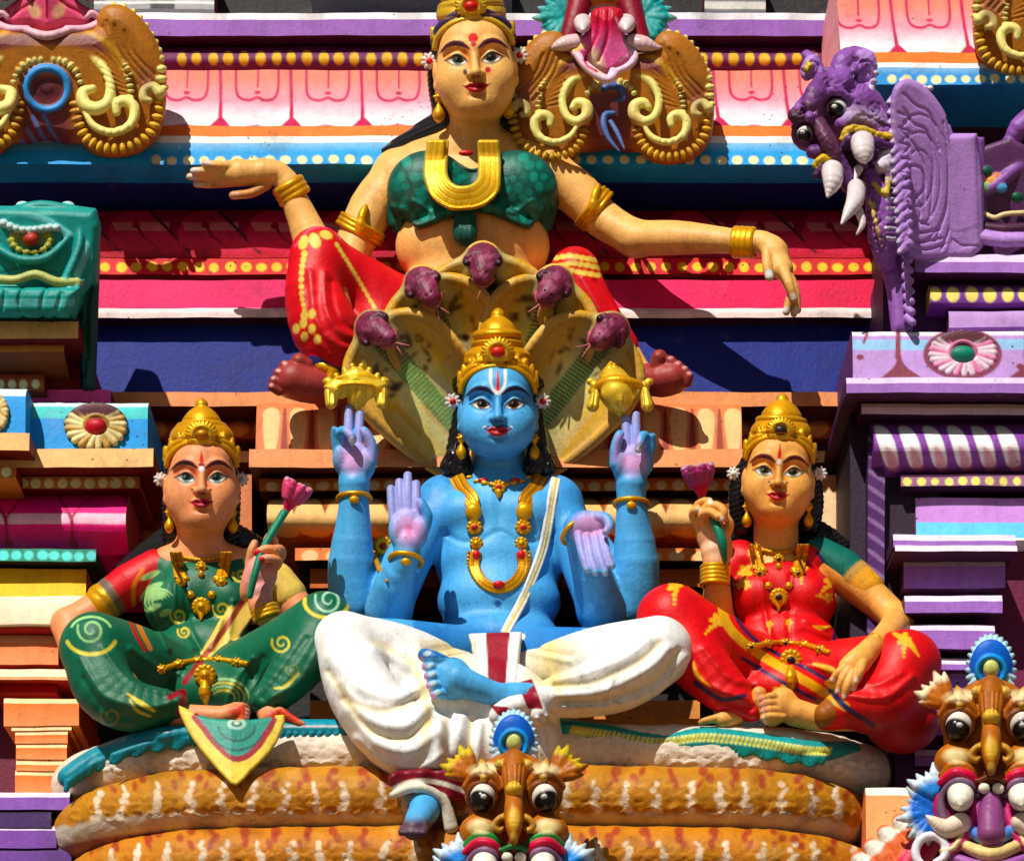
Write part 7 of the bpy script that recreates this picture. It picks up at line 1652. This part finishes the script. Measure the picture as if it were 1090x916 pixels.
# ------------------------------------------------------------------ purple lion-dragon bracket
if want('yali'):
    PU = K(132, 84, 158); PD = K(84, 42, 104); PLi = K(172, 132, 202); PW = K(206, 196, 214)
    T = thing('dragon_bracket', 'purple dragon head with white fangs and lilac fan collar at the upper right', 'dragon carving', place(960, 272, 220))
    s = Sculpt(1.3)
    s.e((905, 120, 268), (38, 36, 30), PU, k=0); s.e((925, 150, 262), (34, 42, 28), PU, k=10)
    s.c([(898, 84, 292, 12), (880, 92, 296, 13), (866, 104, 300, 11), (852, 118, 302, 9), (845, 122, 302, 6)], PU, k=6, n=3)
    s.c([(876, 88, 298, 11), (868, 100, 308, 12), (862, 112, 312, 9)], K(112, 66, 130), k=4)
    s.e((862, 142, 288), (20, 20, 16), PD, k=6); s.e((850, 124, 304), (11, 9, 9), K(70, 30, 60), k=4); s.e((862, 112, 316), (7, 6, 6), K(110, 70, 110), k=3); s.e((862, 124, 314), (6, 6, 6), PU, k=2)
    s.c([(872, 132, 308, 8), (880, 148, 312, 9), (888, 162, 310, 7), (893, 172, 306, 3)], K(86, 44, 74), k=3, n=3)
    # crest curls
    s.c([(894, 86, 286, 12), (898, 66, 286, 12), (912, 58, 284, 9), (920, 66, 286, 7), (912, 74, 290, 6)], PU, k=3, n=4)
    s.plate([(900, 60), (914, 52), (930, 56), (934, 72), (930, 94), (918, 104), (904, 98), (908, 80)], 278, 6, PLi, k=4, rnd=4, n=3, pillow=5)
    for r_ in (0, 5, 10): s.ridge(spline([(908+r_, 62+r_*.3), (918+r_*.8, 78), (910+r_, 96)], 4), 1.4, -1.8)
    for i in range(9):
        t = math.radians(-80+i*20); s.e((914+18*math.cos(t), 78+24*math.sin(t), 284), (3.6, 3.2, 4), PW, k=1)
    s.c([(874, 84, 282, 8), (866, 66, 280, 8), (858, 58, 278, 5)], PU, k=4, n=3); s.e((862, 72, 284), (9, 15, 8), PLi, k=3, rot=20); s.e((860, 72, 291), (4.5, 8, 4), K(206, 180, 60), k=1, rot=20)
    s.c([(880, 76, 288, 5), (890, 82, 292, 5), (886, 92, 296, 5)], PU, k=2, n=3)
    # brows, sockets, cheeks
    s.c([(872, 108, 304, 4), (882, 98, 306, 5), (896, 98, 302, 5.5), (908, 110, 292, 5)], PU, k=2, n=3)
    s.c([(845, 136, 300, 3), (852, 128, 304, 3.4), (862, 128, 306, 3.4), (870, 138, 304, 3)], PD, k=2, n=3)
    s.c([(896, 132, 296, 8), (912, 124, 292, 10), (934, 134, 282, 12), (948, 148, 272, 10)], PU, k=6, n=3)
    s.c([(897, 148, 300, 4), (904, 138, 304, 4.6), (920, 138, 300, 4.4), (936, 144, 292, 4), (950, 146, 284, 4)], K(214, 178, 70), k=1, n=4)
    s.c([(898, 156, 298, 4), (906, 147, 304, 5), (922, 147, 300, 5), (940, 154, 290, 5), (950, 156, 282, 4)], PD, k=2, n=4)
    s.c([(868, 176, 304, 4), (876, 168, 308, 4.4), (888, 170, 306, 4)], K(206, 170, 60), k=1, n=3); s.c([(866, 162, 300, 8), (880, 160, 300, 8), (892, 172, 292, 9), (904, 196, 282, 10)], PD, k=4, n=3)
    s.c([(870, 186, 302, 5), (878, 178, 306, 5), (890, 180, 304, 5)], K(70, 34, 74), k=2, n=3)
    s.e((915, 180, 262), (22, 34, 16), K(50, 18, 44), k=5)
    # lower jaw with ribs
    s.c([(930, 190, 268, 12), (936, 220, 270, 16), (940, 254, 262, 16), (944, 280, 250, 10)], PU, k=5, n=3)
    for i in range(14): s.c([(944, 186+i*5.2, 284-i*.4, 2.2), (953, 184+i*5.4, 276-i*.4, 2.2)], PW if i % 2 else PU, k=.8)
    s.c([(930, 196, 284, 3), (944, 206, 284, 3), (944, 176, 280, 3)], K(206, 180, 80), k=1, n=3); s.c([(926, 214, 284, 3), (932, 236, 284, 3), (938, 262, 276, 2)], K(206, 180, 110), k=1, n=3)
    s.c([(940, 176, 282, 9), (948, 162, 278, 8), (952, 190, 276, 8)], PW, k=3, n=3)
    for pts in ([(930, 200), (926, 230), (936, 262)], [(922, 196), (920, 226), (930, 262)]): s.ridge(pts, 1.6, -1.6, n=3)
    for pts in ([(900, 116), (916, 116), (930, 128)], [(912, 108), (926, 114), (940, 130)], [(902, 86), (892, 92), (884, 90)]): s.ridge(pts, 1.5, 1.6, n=3)
    for cx_, cy_, r_ in ((920, 74, 15), (864, 72, 10), (906, 92, 8), (930, 116, 10), (940, 130, 7), (852, 116, 7), (880, 88, 6), (930, 230, 12), (936, 258, 9), (912, 140, 7)): s.ridge(spiral(cx_, cy_, 2, r_, 0, 520, 18), 1.2, -1.7)
    for i in range(9): s.ridge(arc(918+i*3, 128+i*1.5, 9, 6, 180, 340, 6), 1.1, -1.3)
    s.field(lambda x, y, w: np.sin(x*.55+np.sin(y*.3)*1.5)*np.sin(y*.6+np.sin(x*.25)), (840, 960, 50, 285), .45)
    s.paints.append(lambda p: (p.disk(915, 122, 24, 7, PW, a=.5, soft=6, ang=12), p.disk(924, 110, 18, 8, K(60, 26, 50), a=.6, soft=6, wr=(0, 1e9)), p.grad(lambda x, y, w: .5*np.clip((115-x*0-y)/20, 0, 1)*(x < 872), K(70, 30, 60), box=(836, 872, 95, 135))))
    s.build('head', T)
    for nm, (x, y, r, d) in (('eye', (891, 115, 10.5, 295)), ('eye', (857, 142, 8.5, 301))):
        e = Sculpt(.8); e.e((x, y, d), (r, r, r), K(210, 208, 200), k=0); e.e((x-1, y+2, d+r*.42), (r*.86, r*.84, r*.72), K(14, 13, 14), k=.2); e.e((x-3, y-2, d+r*1.04), (2.4, 2, 1.6), WHITE, k=.2)
        e.build(nm, T, M_GLOSS)
    for pts in ([(918, 152, 304, 13), (919, 162, 308, 11), (921, 173, 312, 2)], [(886, 182, 306, 12), (886, 194, 310, 10), (881, 209, 314, 2)], [(912, 200, 292, 10), (910, 214, 298, 9.5), (903, 226, 304, 6), (896, 238, 308, 1.6)], [(914, 180, 290, 5), (910, 192, 294, 1.6)], [(914, 224, 292, 5), (918, 238, 294, 4), (912, 249, 294, 1.5)]):
        f = Sculpt(.9); f.c(pts, K(206, 196, 200), k=1.5, n=3); f.build('fang', T, M_GLOSS)
    c = Sculpt(1.3)
    c.plate([(949, 100), (956, 88), (968, 84), (984, 92), (1000, 110), (1012, 134), (1020, 170), (1022, 220), (1016, 262), (1004, 276), (970, 276), (960, 262), (954, 220), (950, 170), (948, 130)], 262, 8, PLi, k=0, rnd=5, n=3, pillow=4, curve=lambda x, y: -(x-985)*.3)
    for i in range(16): c.c([(960+i*.5, 100+i*10.6, 276, 6), (953+i*.6, 104+i*10.6, 280, 5.4), (945+i*.8, 110+i*10.6, 286, 2.6)], PLi, k=1.4, n=2)
    for pts in ([(962, 100), (974, 112), (990, 122), (1000, 160)], [(962, 116), (972, 132), (986, 140), (994, 176), (990, 230)], [(960, 140), (974, 156), (984, 180), (984, 214)], [(966, 176), (980, 180), (984, 200), (972, 214)], [(962, 188), (970, 200), (980, 226), (972, 240)],
                [(1004, 130), (1010, 170), (1008, 220), (996, 256)], [(1008, 126), (1016, 170), (1014, 230), (1002, 266)], [(966, 214), (972, 232), (988, 240)], [(964, 236), (978, 248), (1000, 244)], [(964, 250), (980, 258), (1002, 254)], [(966, 262), (986, 266), (1006, 260)]): c.ridge(pts, 1.2, -1.9, n=5)
    for r_ in (16, 26, 36): c.ridge(arc(978, 190, r_*.9, r_*1.9, -120, 100, 14), 1.1, -1.3)
    for i in range(9): c.ridge([(956+i, 120+i*16), (968, 126+i*15), (962, 134+i*15)], 1.2, -1.6, n=3)
    for i in range(6): c.e((960+i*6, 90-abs(i-2)*2+i*2.0, 288-i*3), (4, 3.4, 4), K(226, 222, 228), k=1)
    c.paints.append(lambda p: [p.disk(947+i*.6, 108+i*10.6, 4, 2.4, PW, a=.7, soft=1) for i in range(16)])
    c.build('collar', T)
    b = Sculpt(1.5)
    b.plate([(1006, 142), (1040, 142), (1047, 200), (1047, 262), (1036, 276), (1000, 276), (1004, 200)], 236, 14, PLi, k=0, rnd=5, pillow=4); b.plate([(1030, 146), (1048, 146), (1054, 262), (1036, 270)], 222, 12, PU, k=2, rnd=4)
    b.c([(948, 276, 240, 12), (956, 310, 238, 12), (960, 348, 236, 12)], PU, k=5, f=.8)
    for i in range(7): b.c([(962+i*.6, 272+i*11, 250, 4.5), (968+i*.6, 277+i*11, 256, 4)], PLi, k=1)
    b.ridge([(1040, 150), (1044, 260)], 1.3, -1.4); b.ridge([(1006, 250), (1024, 262), (1040, 262)], 1.2, -1.2)
    for i in range(6): b.ridge([(1002+i*2, 240+i*3.4), (1020, 248+i*3.4), (1042, 240+i*3)], .9, -.9, n=3)
    b.build('neck', T)
    j = Sculpt(1.3)
    j.plate([(1040, 158), (1110, 164), (1110, 280), (1040, 280)], 214, 14, K(92, 52, 96), k=0, rnd=6, n=2)
    j.c([(1044, 206, 232, 7), (1062, 196, 236, 7), (1086, 176, 236, 7), (1110, 160, 232, 7)], PU, k=2, n=3)
    j.c([(1042, 224, 232, 3), (1058, 232, 236, 3), (1070, 228, 236, 3), (1100, 226, 234, 3)], K(220, 200, 150), k=1, n=3)
    j.c([(1044, 252, 230, 8), (1070, 256, 232, 8), (1110, 254, 230, 8)], PLi, k=2, n=2); j.c([(1044, 240, 230, 5), (1070, 244, 232, 6), (1110, 240, 230, 5)], K(70, 34, 60), k=2, n=2)
    for i in range(8): j.e((1046+i*8, 160+abs(i-3)*.6, 232), (4.6, 4, 4), K(170, 150, 196) if i % 2 else K(60, 70, 90), k=1)
    for i in range(6): j.e((1052+i*9, 170, 234), (5, 5, 4), K(210, 204, 220), k=1, rot=30)
    for x, y, cc in ((1050, 182, K(20, 84, 70)), (1066, 200, K(90, 160, 214)), (1056, 194, K(220, 160, 80)), (1083, 210, K(10, 80, 50)), (1062, 190, K(200, 120, 90)), (1048, 200, K(120, 170, 120))): j.e((x, y, 238), (7, 6, 4), cc, k=.6, rot=20)
    j.c([(1076, 150, 240, 8), (1086, 136, 244, 12), (1100, 126, 244, 14)], PU, k=3, n=2)
    j.build('jewelled_body', T)

if want('teal'):
    TE = K(22, 140, 134); TD = K(6, 64, 62); TL = K(110, 190, 190)
    T = thing('corner_capital', 'turquoise carved capital with a red jewel at the left edge', 'capital', place(50, 415, 240))
    s = Sculpt(1.4)
    s.plate([(-50, 226), (0, 219), (60, 220), (102, 222), (108, 240), (104, 300), (90, 312), (80, 342), (-50, 342)], 236, 22, TE, k=0, rnd=8, n=1, pillow=6)
    s.plate([(78, 226), (106, 236), (106, 300), (102, 416), (88, 416), (84, 340)], 196, 34, TD, k=3, rnd=8)
    # eye-shaped cartouche with jewel
    s.c([(-10, 238, 266, 6), (18, 230, 268, 6), (48, 234, 268, 6), (74, 250, 264, 5)], TL, k=2, n=4); s.c([(74, 252, 264, 4), (50, 274, 266, 5), (20, 276, 266, 5), (-6, 262, 264, 4)], TE, k=2, n=4)
    s.e((33, 254, 258), (30, 17, 10), K(120, 150, 70), k=3)
    for i in range(14):
        t = 2*math.pi*i/14; s.e((33+20*math.cos(t), 256+13*math.sin(t), 266), (4.4, 3.6, 4), K(170, 170, 70), k=1)
    s.e((33, 255, 270), (9, 7.5, 6), K(170, 50, 30), k=.5)
    for i in range(9): s.e((4+i*7, 236+8*math.sin(i*.5+.4)*.6+i*1.4, 272), (4.2, 3.8, 4), K(190, 216, 216), k=1)
    s.c([(20, 224, 264, 6), (44, 219, 266, 6), (76, 224, 264, 6), (98, 228, 262, 6)], TE, k=3, n=3); s.e((24, 218, 262), (7, 4, 6), K(170, 200, 206), k=2); s.e((72, 218, 262), (7, 4, 6), K(170, 200, 206), k=2)
    for o, cc in ((0, TE), (9, TL), (18, TE)): s.c([(90+o*.7-6, 234, 264-o*.6, 5), (84+o*.8, 262, 266-o*.6, 5), (70+o, 296, 264-o*.6, 5), (64+o, 306, 262, 4)], cc, k=2, n=4)
    s.c([(-10, 296, 266, 5), (16, 298, 268, 5), (38, 292, 268, 5), (60, 300, 266, 5), (84, 300, 262, 4)], K(176, 186, 110), k=2, n=3)
    s.plate([(-40, 304), (86, 306), (74, 338), (-40, 338)], 252, 12, TE, k=3, rnd=6, pillow=6)
    for pts in ([(24, 308), (20, 322), (26, 340)], [(50, 308), (44, 322), (46, 340)], [(6, 310), (2, 330)], [(66, 312), (58, 336)], [(98, 300), (92, 330), (94, 380)], [(92, 344), (90, 400)]): s.ridge(pts, 2, -2.4, n=3)
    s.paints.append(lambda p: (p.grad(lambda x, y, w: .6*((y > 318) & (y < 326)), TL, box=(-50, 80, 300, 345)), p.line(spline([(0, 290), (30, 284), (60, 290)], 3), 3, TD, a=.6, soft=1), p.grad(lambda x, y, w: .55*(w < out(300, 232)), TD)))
    s.build('block', T)
if want('arch'):
    def rosette(cx, cy, d, rx, ry, cp, cp2, cc, ci, n=20):
        s = Sculpt(1.0)
        s.e((cx, cy, d), (rx, ry, 5), K(90, 50, 60), k=0)
        for i in range(n):
            t = 2*math.pi*i/n+.1
            s.c([(cx+rx*.44*math.cos(t), cy+ry*.44*math.sin(t), d+5, 3.2), (cx+rx*.86*math.cos(t+.12), cy+ry*.86*math.sin(t+.12), d+4, 3.9)], cp if i % 3 else cp2, k=.8)
        s.e((cx, cy, d+4), (rx*.46, ry*.46, 6), K(60, 20, 30), k=.6); s.ring((cx, cy, d+6), rx*.36, 2.2, cp2, axis=(0, 0, 1), k=.6); s.e((cx, cy, d+7), (rx*.32, ry*.34, 6), cc, k=.5)
        return s.build('rosette', bpy.data.objects['temple_tower'])
    rosette(102, 454, 214, 35, 26, K(224, 206, 150), K(196, 160, 90), K(190, 40, 50), None)
    rosette(-6, 439, 244, 14, 20, K(224, 206, 150), K(196, 160, 90), K(190, 40, 50), None)
    rosette(1025, 377, 242, 39, 26, K(214, 190, 204), K(214, 130, 170), K(14, 130, 106), None, n=24)
# ------------------------------------------------------------------ ground, sky, sun, camera
def ground():
    m = bpy.data.materials.new('temple_yard_sand'); m.use_nodes = True; nt = m.node_tree; b = nt.nodes['Principled BSDF']
    n = nt.nodes.new('ShaderNodeTexNoise'); n.inputs['Scale'].default_value = .4; n.inputs['Detail'].default_value = 8
    r = nt.nodes.new('ShaderNodeValToRGB'); r.color_ramp.elements[0].color = (.17, .12, .08, 1); r.color_ramp.elements[1].color = (.26, .2, .14, 1)
    nt.links.new(n.outputs['Fac'], r.inputs[0]); nt.links.new(r.outputs[0], b.inputs['Base Color']); b.inputs['Roughness'].default_value = .95
    z = -(EL*U)-1.7
    o = mesh_obj('ground', np.array([(-900, -900, z), (900, -900, z), (900, 900, z), (-900, 900, z)]), [(0, 1, 2, 3)], m, None, smooth=False)
    o['kind'] = 'structure'
ground()
SUN_EL, SUN_AZ = math.radians(44), math.radians(-24)    # azimuth measured from straight in front of the wall, negative = from the left
w = bpy.data.worlds.new('World'); scene.world = w; w.use_nodes = True
nt = w.node_tree; bg = nt.nodes['Background']
sky = nt.nodes.new('ShaderNodeTexSky'); sky.sky_type = 'NISHITA'; sky.sun_disc = False; sky.sun_elevation = SUN_EL
sd = Vector((math.sin(SUN_AZ)*math.cos(SUN_EL), -math.cos(SUN_AZ)*math.cos(SUN_EL), math.sin(SUN_EL)))
sky.sun_rotation = math.atan2(sd.x, sd.y)
nt.links.new(sky.outputs[0], bg.inputs[0]); bg.inputs[1].default_value = .036
sl = bpy.data.lights.new('sun', 'SUN'); sl.energy = 5.0; sl.angle = math.radians(.5); sl.color = (1, .94, .84)
so = bpy.data.objects.new('sun', sl); COL.objects.link(so); so.location = sd*60
so.rotation_euler = sd.to_track_quat('Z', 'Y').to_euler()
cam = bpy.data.cameras.new('camera'); co = bpy.data.objects.new('camera', cam); COL.objects.link(co)
co.location = (0, -D*U, -EL*U); co.rotation_euler = (math.radians(90), 0, 0)
cam.sensor_width = 36; cam.lens = 36*D/1090; cam.shift_y = EL/1090; cam.clip_end = 3000; cam.clip_start = .5
scene.camera = co
scene.view_settings.view_transform = 'Standard'; scene.view_settings.look = 'None'; scene.view_settings.exposure = 0; scene.view_settings.gamma = 1
cy = scene.cycles; cy.max_bounces = 4; cy.diffuse_bounces = 2; cy.glossy_bounces = 2; cy.use_denoising = True
cy.caustics_reflective = False; cy.caustics_refractive = False; cy.sample_clamp_indirect = 4
